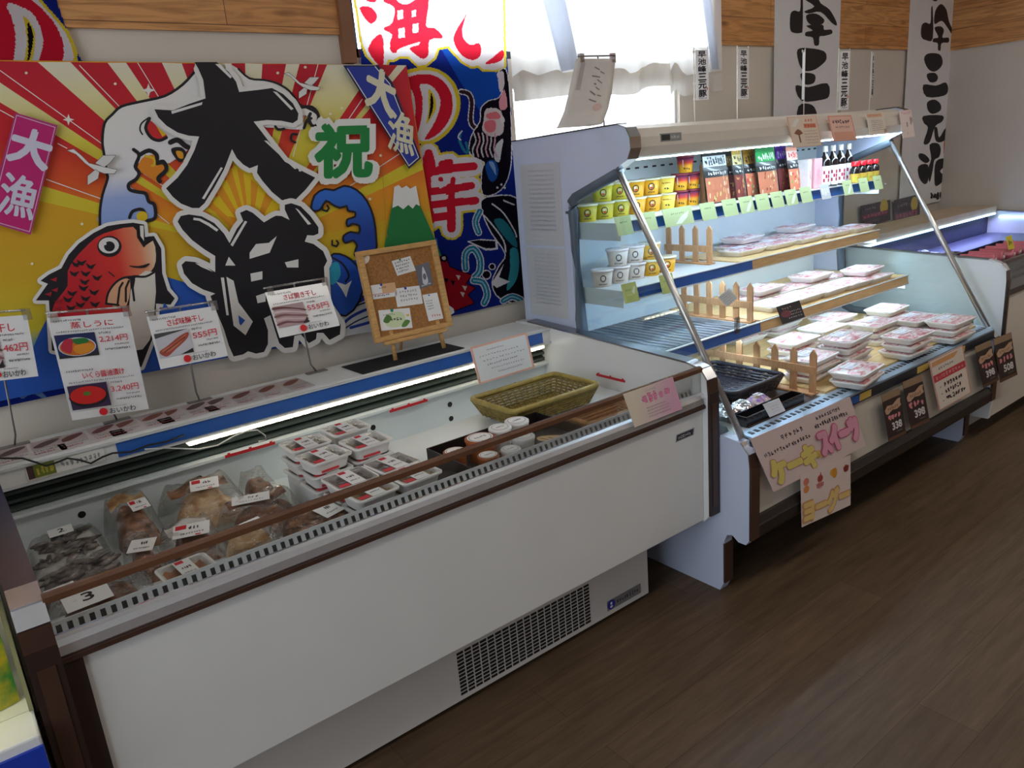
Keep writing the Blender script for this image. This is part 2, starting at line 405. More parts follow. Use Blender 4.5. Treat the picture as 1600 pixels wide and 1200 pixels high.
def board_mat(name='pine_wall_boards', swap=False):
    m = bpy.data.materials.new(name); m.use_nodes = True; nt = m.node_tree; b = nt.nodes['Principled BSDF']
    tc = nt.nodes.new('ShaderNodeTexCoord'); sp = nt.nodes.new('ShaderNodeSeparateXYZ'); cb = nt.nodes.new('ShaderNodeCombineXYZ')
    nt.links.new(tc.outputs['Object'], sp.inputs[0]); nt.links.new(sp.outputs['Y' if swap else 'X'], cb.inputs[0]); nt.links.new(sp.outputs['Z'], cb.inputs[1])
    br = nt.nodes.new('ShaderNodeTexBrick'); br.inputs['Scale'].default_value = 1; br.inputs['Brick Width'].default_value = 1.8; br.inputs['Row Height'].default_value = 0.105
    br.inputs['Mortar Size'].default_value = 0.0012
    br.inputs['Color1'].default_value = rgb('c98d54'); br.inputs['Color2'].default_value = rgb('dba468'); br.inputs['Mortar'].default_value = rgb('6e4425')
    mp = nt.nodes.new('ShaderNodeMapping'); mp.inputs['Scale'].default_value = (1.5, 16, 1)
    n = nt.nodes.new('ShaderNodeTexNoise'); n.inputs['Scale'].default_value = 3.0; n.inputs['Detail'].default_value = 6; n.inputs['Distortion'].default_value = 1.2
    cr = nt.nodes.new('ShaderNodeValToRGB'); cr.color_ramp.elements[0].position = 0.32; cr.color_ramp.elements[0].color = (0.55, 0.42, 0.3, 1); cr.color_ramp.elements[1].position = 0.6; cr.color_ramp.elements[1].color = (1.08, 1.04, 1, 1)
    vo = nt.nodes.new('ShaderNodeTexVoronoi'); vo.inputs['Scale'].default_value = 1.0
    mp2 = nt.nodes.new('ShaderNodeMapping'); mp2.inputs['Scale'].default_value = (3.2, 9.5, 1)
    kr = nt.nodes.new('ShaderNodeValToRGB'); kr.color_ramp.elements[0].position = 0.03; kr.color_ramp.elements[0].color = (0.28, 0.16, 0.09, 1); kr.color_ramp.elements[1].position = 0.16; kr.color_ramp.elements[1].color = (1, 1, 1, 1)
    mx = nt.nodes.new('ShaderNodeMix'); mx.data_type = 'RGBA'; mx.blend_type = 'MULTIPLY'; mx.inputs[0].default_value = 0.8
    mk = nt.nodes.new('ShaderNodeMix'); mk.data_type = 'RGBA'; mk.blend_type = 'MULTIPLY'; mk.inputs[0].default_value = 0.75
    L = nt.links.new
    L(cb.outputs[0], br.inputs['Vector']); L(cb.outputs[0], mp.inputs[0]); L(mp.outputs[0], n.inputs['Vector']); L(cb.outputs[0], mp2.inputs[0]); L(mp2.outputs[0], vo.inputs['Vector'])
    L(n.outputs['Fac'], cr.inputs[0]); L(vo.outputs['Distance'], kr.inputs[0]); L(br.outputs['Color'], mx.inputs[6]); L(cr.outputs[0], mx.inputs[7])
    L(mx.outputs[2], mk.inputs[6]); L(kr.outputs[0], mk.inputs[7]); L(mk.outputs[2], b.inputs['Base Color']); b.inputs['Roughness'].default_value = 0.45
    return m
WALLM = mat('painted_wall', 'd9cfc2', 0.75, noise=0.05, scale=3, bump=0.05)
CEILM = mat('ceiling_board', 'd8d4cc', 0.8, noise=0.05, scale=4)
struct(MB(floor_mat()).box(LX, RX, FY, WY, -0.05, 0).build('floor'))
struct(MB(CEILM).box(LX, RX, FY, WY, CZ, CZ+0.06).build('ceiling'))
W1 = (1.29, 3.12, 1.805, 2.44)      # the wide window: x0, x1, z0, z1
W2 = (1.96, 2.925, 1.42, 1.70)      # the low frosted pane under it
wb = MB(WALLM)
def wall_cells(mb, xs, zs, holes, y0, y1):
    for i in range(len(xs)-1):
        for j in range(len(zs)-1):
            cx, cz = (xs[i]+xs[i+1])/2, (zs[j]+zs[j+1])/2
            if any(h[0] < cx < h[1] and h[2] < cz < h[3] for h in holes): continue
            mb.box(xs[i], xs[i+1], y0, y1, zs[j], zs[j+1])
wall_cells(wb, [LX, W1[0], W2[0], W2[1], W1[1], RX], [0, W2[2], W2[3], W1[2], W1[3], CZ], [W1, W2], WY, WY+0.14)
struct(wb.build('wall_back'))
struct(MB(WALLM).box(RX, RX+0.1, FY, WY+0.14, 0, CZ).build('wall_right'))
struct(MB(WALLM).box(LX-0.1, LX, FY, WY+0.14, 0, CZ).build('wall_left'))
struct(MB(WALLM).box(LX-0.1, RX+0.1, FY-0.12, FY, 0, CZ).build('wall_front'))
# pine boarding above 1.87 m, in two runs beside the window and along the right wall
BM = board_mat()
tb = MB(BM); TZ = 1.872
tb.box(LX, W1[0]-0.03, WY-0.014, WY-0.0005, TZ, CZ-0.001); tb.box(W1[1]+0.005, RX-0.001, WY-0.014, WY-0.0005, TZ, CZ-0.001)
tb.box(W1[0]-0.03, W1[1]+0.005, WY-0.014, WY-0.0005, W1[3]+0.03, CZ-0.001)
struct(tb.build('trim_1'))
struct(MB(board_mat('pine_wall_boards_side', True)).box(RX-0.014, RX-0.0005, FY+0.001, WY-0.016, TZ, CZ-0.001).build('trim_2'))
struct(MB(mat('dark_baseboard', '5b4a3e', 0.5, noise=.1)).box(RX-0.012, RX-0.0005, FY+0.001, WY-0.001, 0.0005, 0.07).build('baseboard_right'))
# window
wn = thing('window_1', None, None, (W1[0], WY, W1[2])); struct(wn)
fr = MB(mat('window_brown_frame', '8a5b3c', 0.45, noise=.15, scale=15))
fr.box(W1[0]-0.03, W1[0]+0.012, WY-0.03, WY+0.13, W1[2]-0.02, W1[3]+0.03); fr.box(W1[1]-0.012, W1[1]+0.004, WY-0.012, WY+0.13, W1[2]-0.02, W1[3]+0.03)
fr.box(W1[0]-0.03, W1[1]+0.004, WY-0.012, WY+0.13, W1[3]-0.005, W1[3]+0.03)
fr.build('window_frame', wn)
DARKAL = mat('dark_window_sash', '23262e', 0.35, 0.2, noise=.1)
sa = MB(DARKAL)
for x0, x1 in ((W1[0]+0.012, W1[0]+0.052), (2.215, 2.285), (W1[1]-0.04, W1[1]-0.012)): sa.box(x0, x1, WY+0.03, WY+0.08, W1[2]+0.0005, W1[3]-0.006)
sa.box(W1[0]+0.012, W1[1]-0.012, WY+0.03, WY+0.08, W1[2]+0.0005, W1[2]+0.032); sa.box(W1[0]+0.012, W1[1]-0.012, WY+0.03, WY+0.08, W1[3]-0.04, W1[3]-0.006)
sa.build('window_sash', wn)
MB(GLASS).box(W1[0]+0.04, W1[1]-0.03, WY+0.052, WY+0.056, W1[2]+0.02, W1[3]-0.03).build('window_pane', wn)
w2 = thing('window_2', None, None, (W2[0], WY, W2[2])); struct(w2)
MB(WHITE).box(W2[0], W2[0]+0.012, WY+0.02, WY+0.07, W2[2]+0.001, W2[3]-0.001).box(W2[1]-0.012, W2[1], WY+0.02, WY+0.07, W2[2]+0.001, W2[3]-0.001).box(W2[0]+0.012, W2[1]-0.012, WY+0.02, WY+0.07, W2[2]+0.001, W2[2]+0.013).build('window_frame', w2)
MB(clear_mat('frosted_glass', (0.9, 0.95, 1, 1), 0.1, 0.4)).box(W2[0]+0.01, W2[1]-0.01, WY+0.04, WY+0.045, W2[2]+0.01, W2[3]-0.001).build('window_pane', w2)
# ceiling tubes, the second one added to brighten the right wall
for cx, cy, hl_, lab in ((1.6, 0.4, 1.2, 'long white ceiling light with a bare tube above the front case'), (4.3, 0.2, 1.0, 'shorter added ceiling light with a bare tube, unseen, near the far corner')):
    ct = thing('ceiling_light', lab, 'light', (cx, cy, CZ-0.05))
    MB(WHITE).box(cx-hl_-.02, cx+hl_+.02, cy-.12, cy+.12, CZ-0.03, CZ-0.0005).build('housing', ct)
    MB(mat('lit_tube', 'fff2e0', 0.5, emit=2.5)).tube([(cx-hl_, cy, CZ-0.045), (cx+hl_, cy, CZ-0.045)], 0.013, n=8).build('tube', ct)

# ------------------------------------------------------------------ sheer curtain over the right-hand part of the window
cur = thing('sheer_curtain', 'white sheer curtain with a wavy hem, drawn over the window', 'curtain', (2.5, 2.41, 1.68))
CX0, CX1 = 1.925, 3.16
hemp = [(798, 160), (880, 150), (905, 146), (950, 146), (970, 149), (988, 148), (1012, 136), (1030, 132), (1045, 133), (1058, 137), (1052, 146), (1048, 149), (1065, 151), (1090, 146), (1128, 141)]
hz = sorted((aty(a, b, 2.41).x, aty(a, b, 2.41).z) for a, b in hemp)
def hemz(x): return float(np.interp(x, [h[0] for h in hz], [h[1] for h in hz]))
def wav(x, t): return 2.408 + 0.010*math.sin(x*31 + 0.6)*(0.35 + 0.65*t) + 0.006*math.sin(x*67)
CW = cloth_mat('sheer_white_cloth', 'f4f4f6', 0.62, 0.08)
cm = MB(CW)
cm.grid(lambda u, v: (CX0 + (CX1-CX0)*u, wav(CX0 + (CX1-CX0)*u, 1-v), hemz(CX0 + (CX1-CX0)*u) + 0.085 + v*(2.46 - hemz(CX0 + (CX1-CX0)*u) - 0.085)), 90, 10)
cm.build('cloth', cur)
MB(cloth_mat('curtain_hem_cloth', 'd9d2cb', 0.25, 0.2)).grid(lambda u, v: (CX0 + (CX1-CX0)*u, wav(CX0 + (CX1-CX0)*u, 1) - 0.002, hemz(CX0 + (CX1-CX0)*u) + 0.088*v + 0.012*(math.sin(u*19)+math.sin(u*43))*(v > 0.9)), 90, 4).build('hem', cur)
STRIPC = cloth_mat('curtain_strip_cloth', 'c4cbdc', 0.5, 0.2)  # narrow greyer cloth strips over the curtain
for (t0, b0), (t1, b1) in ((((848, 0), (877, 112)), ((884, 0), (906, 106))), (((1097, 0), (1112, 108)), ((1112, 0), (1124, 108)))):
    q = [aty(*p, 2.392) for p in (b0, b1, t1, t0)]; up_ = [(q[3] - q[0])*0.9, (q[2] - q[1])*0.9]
    MB(STRIPC).grid(lambda u, v: (q[0].lerp(q[1], u)).lerp((q[3] + up_[0]).lerp(q[2] + up_[1], u), v) + Vector((0, .004*math.sin(u*9), 0)), 8, 4).build('cloth_strip', cur)
MB(WHITE).tube([(CX0-0.7, 2.405, 2.47), (CX1+0.05, 2.405, 2.47)], 0.008).build('rod', cur)

# ================================================================== BANNERS
def rel(pts, k, ox, oy): return [(ox + x/k, oy + y/k) for x, y in pts]
# ---- red and yellow big-catch flag
A = art_px(2.425)
c0 = aty(392, 390, 2.425); FO = Vector((1, 2.425, 0.9))
RED = grad_mat('flag_ray_red', [(0, 'd0a61a'), (0.30, 'd0a01a'), (0.46, 'e7921c'), (0.60, 'e0581f'), (0.76, 'd21f28'), (1, 'c3142c')], 'z', 0.12, 0.88)
YEL = grad_mat('flag_ray_yellow', [(0, 'd8b71c'), (0.50, 'dac326'), (0.74, 'dccb44'), (0.90, 'e9dfa8'), (1, 'e6dfc8')], 'z', 0.12, 0.88)
FBASE = grad_mat('flag_base', [(0, '1f57b8'), (0.16, '1f57b8'), (0.23, '2aa0c0'), (0.3, 'd8c830'), (0.5, 'd0a61a'), (1, 'e09a18')], 'z', 0.0, 0.7)
A.poly([(-75, 93), (635, 102), (680, 375), (700, 494), (552, 522), (365, 557), (75, 611), (-5, 628)], FBASE)
C = (392, 390)
wed = [((0, 160), (0, 270), 'R'), ((0, 270), (0, 300), 'Y'), ((-75, 78), (0, 129), 'R'), ((0, 129), (0, 160), 'Y'), ((-75, 93), (59, 97), 'R'), ((59, 97), (110, 97), 'Y'), ((110, 97), (168, 98), 'R'), ((168, 98), (197, 98), 'Y'), ((197, 98), (253, 98), 'R'), ((253, 98), (284, 99), 'Y'),
       ((284, 99), (330, 99), 'R'), ((330, 99), (362, 99), 'Y'), ((362, 99), (383, 99), 'R'), ((383, 99), (410, 100), 'Y'), ((410, 100), (447, 100), 'R'), ((447, 100), (468, 100), 'Y'), ((468, 100), (511, 101), 'R'), ((511, 101), (545, 101), 'Y'), ((545, 101), (588, 101), 'Y'), ((588, 101), (621, 102), 'R'), ((621, 102), (635, 102), 'Y')]
for p, q, t in wed:
    if p == (-75, 78): continue
    A.poly([C, p, q], RED if t == 'R' else YEL, hold=True)
A.poly([C, (-75, 93), (-62, 129), (0, 129), (0, 97)], RED, hold=True)
A.poly([C, (0, 129), (-65, 120), (-58, 150), (0, 162)], YEL, hold=True)
A.poly([C, (0, 160), (-56, 150), (-30, 262), (0, 270)], RED, hold=True)
A.poly([C, (635, 102), (657, 243)], RED, hold=True); A.poly([C, (657, 243), (661, 265)], YEL, hold=True); A.poly([C, (661, 265), (672, 330)], RED, hold=True)
A.up()
# small fan of rays between the legs of the big character
FA = grad_mat('flag_fan', [(0, 'f0c21e'), (1, 'ecc81f')], 'z', 0.1, 0.5)
A.poly([(365, 258), (342, 305), (320, 330), (390, 345), (450, 322), (400, 275)], FA)
for a, b in (((322, 322), (330, 315)), ((338, 300), (347, 290)), ((352, 275), (361, 262)), ((370, 262), (380, 270)), ((392, 280), (403, 290)), ((415, 300), (428, 308))):
    A.poly([a, b, (392, 372)], flat('e79a1c'), hold=True)
# white streaks and stars
for a, b in (((0, 110), (160, 225)), ((0, 172), (22, 184)), ((124, 102), (190, 170)), ((215, 98), (250, 155)), ((90, 224), (105, 232)), ((72, 280), (240, 340)), ((208, 261), (270, 300)), ((497, 100), (458, 245)), ((566, 155), (540, 193)), ((640, 230), (520, 308)), ((240, 330), (265, 350))):
    A.stroke([a, b], 1.3, 'f0ece4', ends=False)
for x, y, r in ((107, 187, 9), (232, 141, 11), (546, 118, 6)):
    A.poly([(x, y-r), (x+r*.25, y-r*.25), (x+r, y), (x+r*.25, y+r*.25), (x, y+r), (x-r*.25, y+r*.25), (x-r, y), (x-r*.25, y-r*.25)], 'efeae2')
for x, y in ((41, 114), (180, 131), (434, 114), (477, 105), (516, 178), (534, 169), (595, 243), (128, 350), (578, 311), (50, 412)): A.ell(x, y, 2.4, 2.2, 'efe6c8', 8)
# blue sea at the foot of the flag
A.poly([(258, 432), (300, 445), (330, 470), (330, 560), (60, 612), (45, 560), (62, 520), (75, 495), (95, 520), (240, 540)], '1f57b8')
A.poly([(505, 420), (560, 405), (600, 388), (683, 372), (690, 430), (690, 497), (552, 522), (500, 530)], '1f57b8')
A.poly(smooth([(512, 480), (540, 455), (575, 440), (620, 445), (690, 470), (700, 495), (552, 523), (500, 530)]), 'd8d8dc')
for k in range(5): A.stroke(smooth([(508 + k*10, 520 - k*2), (525 + k*12, 485 + k*5), (560 + k*14, 465 + k*7), (610 + k*12, 462 + k*8)], 4, False), 2.2 if k % 2 else 4.5, '1c2a50' if k % 2 else '233a9c')
A.poly(smooth([(500, 505), (545, 470), (575, 466), (550, 480), (515, 512)]), '2a3fb0')
# white wave on the left with black outline
wl = rel([(415, 130), (340, 210), (230, 280), (80, 315), (-40, 345), (-98, 395), (-146, 450), (-160, 560), (-150, 640), (-132, 760), (-128, 800), (-160, 900), (-175, 1000), (-175, 1090), (60, 1080), (120, 1060), (170, 1040), (150, 950), (90, 890), (15, 850), (30, 820), (60, 780), (50, 720), (100, 690), (260, 700), (440, 540), (490, 300), (480, 150), (420, 60)], 4, 200, 80)
A.poly(smooth(wl, 2), grad_mat('flag_wave_white', [(0, '7f9fe0'), (0.35, '9fb2e4'), (0.55, 'e8e6ea'), (1, 'ece8e4')], 'z', 0.43, 0.72))
A.stroke(smooth(wl[:14], 3, False), 4.2, '17121a')
A.poly(smooth(rel([(120, 430), (150, 440), (200, 490), (245, 530), (200, 555), (150, 545), (115, 490)], 4, 200, 80)), 'd2222a')
A.stroke(smooth(rel([(135, 420), (110, 480), (145, 540), (195, 558), (240, 540)], 4, 200, 80), 3, False), 5, '17121a'); A.stroke(smooth(rel([(130, 415), (85, 450), (75, 490), (90, 520)], 4, 200, 80), 3, False), 2.4, '17121a')
A.poly(rel([(175, 465), (240, 520), (215, 535)], 4, 200, 80), 'e8c020')
A.poly(smooth(rel([(70, 700), (100, 660), (170, 650), (190, 700), (230, 720), (240, 760), (190, 790), (200, 830), (90, 760), (60, 740)], 4, 200, 80)), 'e58a1e')
A.stroke(smooth(rel([(35, 615), (70, 650), (45, 720), (70, 760), (50, 800), (5, 830), (10, 865), (60, 880), (110, 890), (130, 940), (165, 960), (170, 1040), (120, 1060)], 4, 200, 80), 3, False), 5.5, '17121a')
A.stroke(smooth(rel([(70, 650), (130, 620), (180, 650), (180, 700), (220, 690), (240, 740), (190, 790), (200, 815)], 4, 200, 80), 3, False), 6.5, '17121a')
A.stroke(smooth(rel([(110, 655), (160, 670), (165, 710), (150, 715)], 4, 200, 80), 3, False), 3.5, 'e8c020')
A.stroke(smooth(rel([(265, 570), (310, 555), (355, 590), (375, 600)], 4, 200, 80), 3, False), 8, '17121a')
A.poly(smooth(rel([(270, 610), (330, 600), (365, 640), (330, 695), (290, 660)], 4, 200, 80)), '17121a'); A.poly(smooth(rel([(300, 625), (340, 630), (345, 670), (315, 665)], 4, 200, 80)), 'e8a020')
A.stroke(smooth(rel([(10, 1040), (30, 1000), (90, 990), (110, 1050), (60, 1065)], 4, 200, 80), 3, False), 5, '17121a'); A.ell(222, 338, 9, 8, 'e8c020', 12)
# wave by the top-right of the big character
wr = rel([(600, 75), (690, 110), (760, 170), (850, 180), (930, 200), (1010, 250), (1070, 330), (1110, 350), (1180, 390), (1190, 450), (1150, 475), (1140, 420), (1090, 400), (1100, 480), (1060, 490), (950, 480), (780, 450), (690, 255)], 4, 200, 80)
A.poly(smooth(wr, 2), 'ece8e4'); A.stroke(smooth(wr[1:11], 3, False), 3.2, '17121a')
A.stroke(smooth(rel([(1080, 350), (1150, 350), (1190, 400), (1180, 460), (1150, 465), (1130, 420), (1140, 390)], 4, 200, 80), 3, False), 5, '17121a'); A.stroke(smooth(rel([(1100, 480), (1120, 430), (1145, 420)], 4, 200, 80), 3, False), 4.5, '17121a'); A.stroke(smooth(rel([(920, 470), (940, 490), (975, 485)], 4, 200, 80), 3, False), 4, '17121a')
A.stroke(smooth(rel([(1055, 520), (1025, 520), (1020, 555), (1045, 570)], 4, 200, 80), 3, False), 3.6, '17121a')
# big blue wave at right
bw = [(488, 325), (493, 306), (508, 297), (522, 299), (538, 292), (556, 298), (572, 315), (582, 340), (586, 370), (584, 396), (556, 398), (560, 384), (552, 374), (540, 378), (538, 370), (548, 364), (562, 366), (563, 352), (550, 348), (544, 352), (544, 344), (556, 340), (556, 330), (545, 328), (543, 320), (531, 323), (520, 318), (509, 312), (500, 325), (494, 328)]
BLUEW = grad_mat('flag_wave_blue', [(0, '7fa4e0'), (0.4, '2f6fd0'), (1, '123c98')], 'z', 0.60, 0.34)
A.stroke(smooth(bw, 2), 6.5, '17121a', True); A.poly(smooth(bw, 2), BLUEW)
for x, y in ((508, 325), (523, 380)): A.stroke([(x-4, y-4), (x-4, y+3), (x+3, y+5), (x+6, y), (x+3, y-4)], 3, '17121a')
lb = [(512, 412), (522, 398), (540, 402), (556, 416), (566, 440), (560, 470), (540, 492), (515, 480), (505, 450)]
A.stroke(smooth(lb, 2), 6, '17121a', True); A.poly(smooth(lb, 2), '1d50b4'); A.poly(smooth([(514, 415), (528, 410), (532, 430), (520, 445), (510, 435)]), '2aa2c0')
A.stroke(smooth([(518, 402), (535, 412), (545, 430), (540, 440)], 3, False), 3, '17121a'); A.poly([(525, 440), (540, 445), (550, 438), (545, 450), (541, 465), (534, 452)], 'e8e6e4')
# green mountain with a snow cap
A.poly([(613, 318), (655, 318), (679, 372), (690, 400), (600, 392), (603, 372)], '1a7a3c'); A.poly([(616, 292), (623, 289), (628, 294), (635, 290), (641, 295), (650, 290), (656, 322), (650, 319), (645, 326), (638, 320), (630, 327), (622, 321), (613, 325)], 'e8e6e2')
A.stroke([(596, 235), (602, 340), (605, 372)], 0.7, 'b98a20', ends=False)
# red fish
fs_ = rel([(345, 920), (460, 760), (390, 730), (470, 670), (590, 610), (660, 480), (760, 370), (900, 270), (1030, 205), (1150, 185), (1280, 172), (1385, 190), (1395, 310), (1480, 300), (1550, 420), (1560, 660), (1610, 820), (1680, 900), (1640, 960), (1500, 950), (1500, 1200), (1360, 1560), (500, 1400), (480, 1060), (470, 920)], 6.154, 0, 320)
A.stroke(fs_, 11, 'e9e6e2', True); A.poly(fs_, '17121a')
A.poly(smooth(rel([(800, 430), (930, 310), (1080, 250), (1280, 212), (1330, 300), (1380, 405), (1470, 345), (1500, 480), (1480, 600), (1390, 680), (1200, 700), (1230, 1000), (1250, 1250), (560, 1250), (500, 1030), (560, 900), (650, 780), (650, 640), (720, 520)], 6.154, 0, 320), 2),
       grad_mat('fish_red', [(0, 'c81c2a'), (0.45, 'd8342a'), (0.7, 'e88a62'), (0.86, 'e8c9a8'), (1, 'e8dcc8')], 'x', -0.64, -0.40))
A.poly(smooth(rel([(1300, 705), (1490, 650), (1480, 1060), (1440, 1300), (1300, 1400), (1240, 1000)], 6.154, 0, 320), 2), 'e3dcd0')
A.poly(smooth(rel([(1030, 940), (1060, 820), (1150, 720), (1250, 720), (1240, 900), (1180, 1000)], 6.154, 0, 320), 2), 'e8b08a')
A.stroke(smooth(rel([(1020, 950), (1040, 850), (1100, 760), (1180, 705), (1290, 690), (1400, 690), (1480, 650)], 6.154, 0, 320), 3, False), 3.4, '17121a')
for q in ([(1130, 960), (1150, 800), (1180, 750)], [(1210, 930), (1210, 800), (1240, 730)], [(1290, 920), (1275, 800), (1290, 720)], [(1020, 950), (1140, 965)]): A.stroke(rel(q, 6.154, 0, 320), 3.4, '17121a')
A.ell(171, 385, 19, 16.5, '17121a'); A.ell(170, 383.5, 16, 12.5, 'e4e2de'); A.ell(171, 385, 8.5, 8, '17121a'); A.ell(164, 381, 2.6, 2.2, 'e4e2de', 8)
for x, y in ((880, 580), (790, 545), (830, 650), (720, 650), (940, 690), (820, 730), (810, 790), (910, 830), (700, 840), (830, 890), (780, 950), (920, 945), (740, 560), (660, 900), (690, 980)):
    A.poly(rel([(x-55, y-20), (x-10, y+5), (x+45, y-15), (x+5, y+42), (x-35, y+25)], 6.154, 0, 320), '17121a')
for x, y in ((520, 720), (470, 860), (530, 820), (560, 930), (560, 1000), (590, 1040)): A.poly(rel([(x-40, y), (x+30, y-25), (x+20, y+20)], 6.154, 0, 320), 'a51a28')
A.stroke(rel([(1320, 215), (1325, 310), (1385, 400), (1440, 310), (1400, 320)], 6.154, 0, 320), 2.6, '17121a'); A.poly(rel([(1345, 200), (1380, 200), (1385, 350), (1350, 300)], 6.154, 0, 320), 'e4e0d8')
A.poly(smooth(rel([(1240, 585), (1340, 588), (1440, 562), (1395, 605), (1300, 605)], 6.154, 0, 320)), '17121a'); A.stroke(rel([(1045, 645), (1100, 690)], 6.154, 0, 320), 1.6, '17121a')
A.poly(rel([(1580, 940), (1620, 990), (1600, 1060), (1540, 1060)], 6.154, 0, 320), '1f57b8')
# the two big black characters
BK = flat('15121a'); SHN = flat('e8e4e0')
dai = rel([(415, 68), (440, 110), (470, 180), (485, 295), (380, 330), (280, 370), (165, 363), (190, 415), (240, 465), (310, 508), (380, 528), (445, 533), (415, 620), (370, 710), (310, 790), (238, 857), (280, 910), (330, 952), (400, 980), (445, 980), (478, 950), (540, 850), (600, 740), (650, 612), (680, 668), (720, 708), (760, 732), (812, 712), (806, 760), (840, 810), (900, 880), (960, 930), (1010, 942), (1050, 925), (1110, 865), (1170, 790), (1080, 745), (980, 690), (900, 590), (840, 510), (785, 440), (870, 430), (960, 435), (1030, 450), (1060, 430), (1065, 390), (1030, 325), (970, 268), (900, 230), (830, 240), (695, 255), (675, 190), (630, 130), (555, 68)], 4, 200, 80)
A.stroke(dai[1:-1], 15, SHN); A.poly(dai, BK)
A.poly(rel([(785, 790), (830, 800), (850, 830), (800, 810)], 4, 200, 80), SHN)
for q in ([(270, 375), (465, 318), (462, 335), (275, 392)], [(580, 725), (593, 730), (478, 925), (462, 920)], [(545, 80), (575, 80), (650, 160), (640, 170)], [(905, 250), (930, 255), (1035, 360), (1020, 368)], [(850, 558), (870, 560), (1055, 735), (1042, 737)]): A.poly(rel(q, 4, 200, 80), SHN)
A.ell(469, 266, 2.5, 2.2, SHN, 8)
ryo = rel([(150, 185), (170, 150), (220, 140), (300, 152), (380, 195), (440, 260), (475, 320), (520, 230), (560, 180), (540, 130), (580, 112), (620, 130), (690, 190), (740, 160), (765, 148), (800, 150), (850, 175), (820, 110), (820, 80), (860, 70), (920, 90), (980, 150), (1030, 220), (1030, 260), (1000, 272), (960, 270), (945, 310), (1000, 325), (1060, 370), (1085, 430), (1065, 470), (1070, 560), (1080, 700), (1170, 830), (1165, 890), (1100, 925), (1060, 880), (1020, 880), (1015, 920), (970, 945), (920, 890), (880, 900), (870, 970), (820, 975), (780, 940), (760, 880), (690, 790), (715, 860), (715, 950), (690, 1000), (640, 1010), (590, 995), (560, 1015), (500, 1028), (470, 960), (440, 860), (390, 740), (355, 650), (385, 635), (310, 610), (240, 570), (190, 510), (175, 455), (200, 432), (260, 438), (330, 470), (385, 500), (385, 400), (320, 360), (240, 300), (180, 235)], 4, 240, 300)
A.stroke(ryo, 16, SHN, True); A.poly(ryo, BK)
for q in ([(470, 405), (512, 460), (448, 460)], [(600, 380), (640, 325), (720, 318), (770, 275), (725, 380), (600, 418)], [(820, 440), (905, 420), (905, 472), (835, 472)], [(605, 510), (680, 495), (680, 545), (610, 560)], [(640, 650), (700, 630), (700, 685), (650, 695)], [(455, 530), (500, 555), (530, 690), (620, 810), (575, 895), (500, 835), (480, 700)], [(690, 790), (730, 770), (770, 900), (790, 960), (720, 975), (720, 880)],
          [(250, 160), (290, 165), (350, 195), (405, 235), (395, 248), (340, 210), (285, 180), (248, 175)], [(480, 330), (570, 180), (585, 185), (495, 340)], [(885, 100), (905, 110), (985, 200), (965, 205)], [(420, 535), (440, 535), (470, 770), (455, 770)], [(260, 445), (310, 455), (372, 500), (300, 470)]): A.poly(rel(q, 4, 240, 300), SHN)
A.poly(rel([(530, 770), (572, 802), (545, 835), (535, 820)], 4, 240, 300), '1f57b8')
# green character with white outline
A.text('祝', None, 'e8e6e0', 0.085, quad=((489, 281), (96, -2), (0, -92))); A.text('祝', None, '15843c', 0.045, quad=((495, 276), (84, -2), (0, -80)))
# pink flag and blue flag
A.poly([(24, 176), (90, 196), (48, 367), (0, 352), (-22, 345)], 'b8307a'); A.poly([(26, 180), (86, 199), (46, 362), (-16, 344)], 'c41870'); A.stroke([(-16, 344), (26, 180), (86, 199), (46, 362), (-16, 344)], 1.2, 'd8b8d0')
A.text('大', None, 'd8d4e4', 0.05, quad=((11, 248), (60, 18), (14, -52))); A.text('漁', None, 'd8d4e4', 0.02, quad=((-6, 330), (56, 14), (14, -62)))
A.poly([(536, 102), (591, 102), (613, 128), (658, 247), (639, 264)], '14184a'); A.poly([(541, 104), (588, 104), (610, 131), (654, 246), (639, 259)], '20369c'); A.stroke([(586, 104), (609, 131), (654, 246), (639, 259), (543, 107)], 1.3, 'e4e0d8')
A.text('大', None, 'ded8bc', 0.04, quad=((572, 162), (42, 22), (4, -62))); A.text('漁', None, 'ded8bc', 0.016, quad=((606, 232), (40, 12), (2, -62)))
# two cranes
for ox, oy, s_ in ((105, 235, 1.0), (444, 115, 0.72)):
    body = [(0, 0), (10, -2), (22, 8), (34, 20), (50, 24), (66, 28), (78, 30), (74, 36), (58, 36), (42, 30), (28, 20), (14, 6)]
    A.stroke([(ox+x*s_, oy+y*s_) for x, y in body], 1.2, '17121a', True); A.poly([(ox+x*s_, oy+y*s_) for x, y in body], 'e8e6e2')
    for wg in ([(44, 20), (56, 8), (76, 8), (66, 20), (58, 26)], [(44, 30), (32, 40), (32, 54), (48, 44), (50, 34)]):
        A.stroke([(ox+x*s_, oy+y*s_) for x, y in wg], 1.2, '17121a', True); A.poly([(ox+x*s_, oy+y*s_) for x, y in wg], 'dedcd8')
tag(A.mb.build('flag_banner', origin=(1, 2.425, 0.9)), 'red and yellow big-catch flag with two huge black characters and a red fish', 'banner')

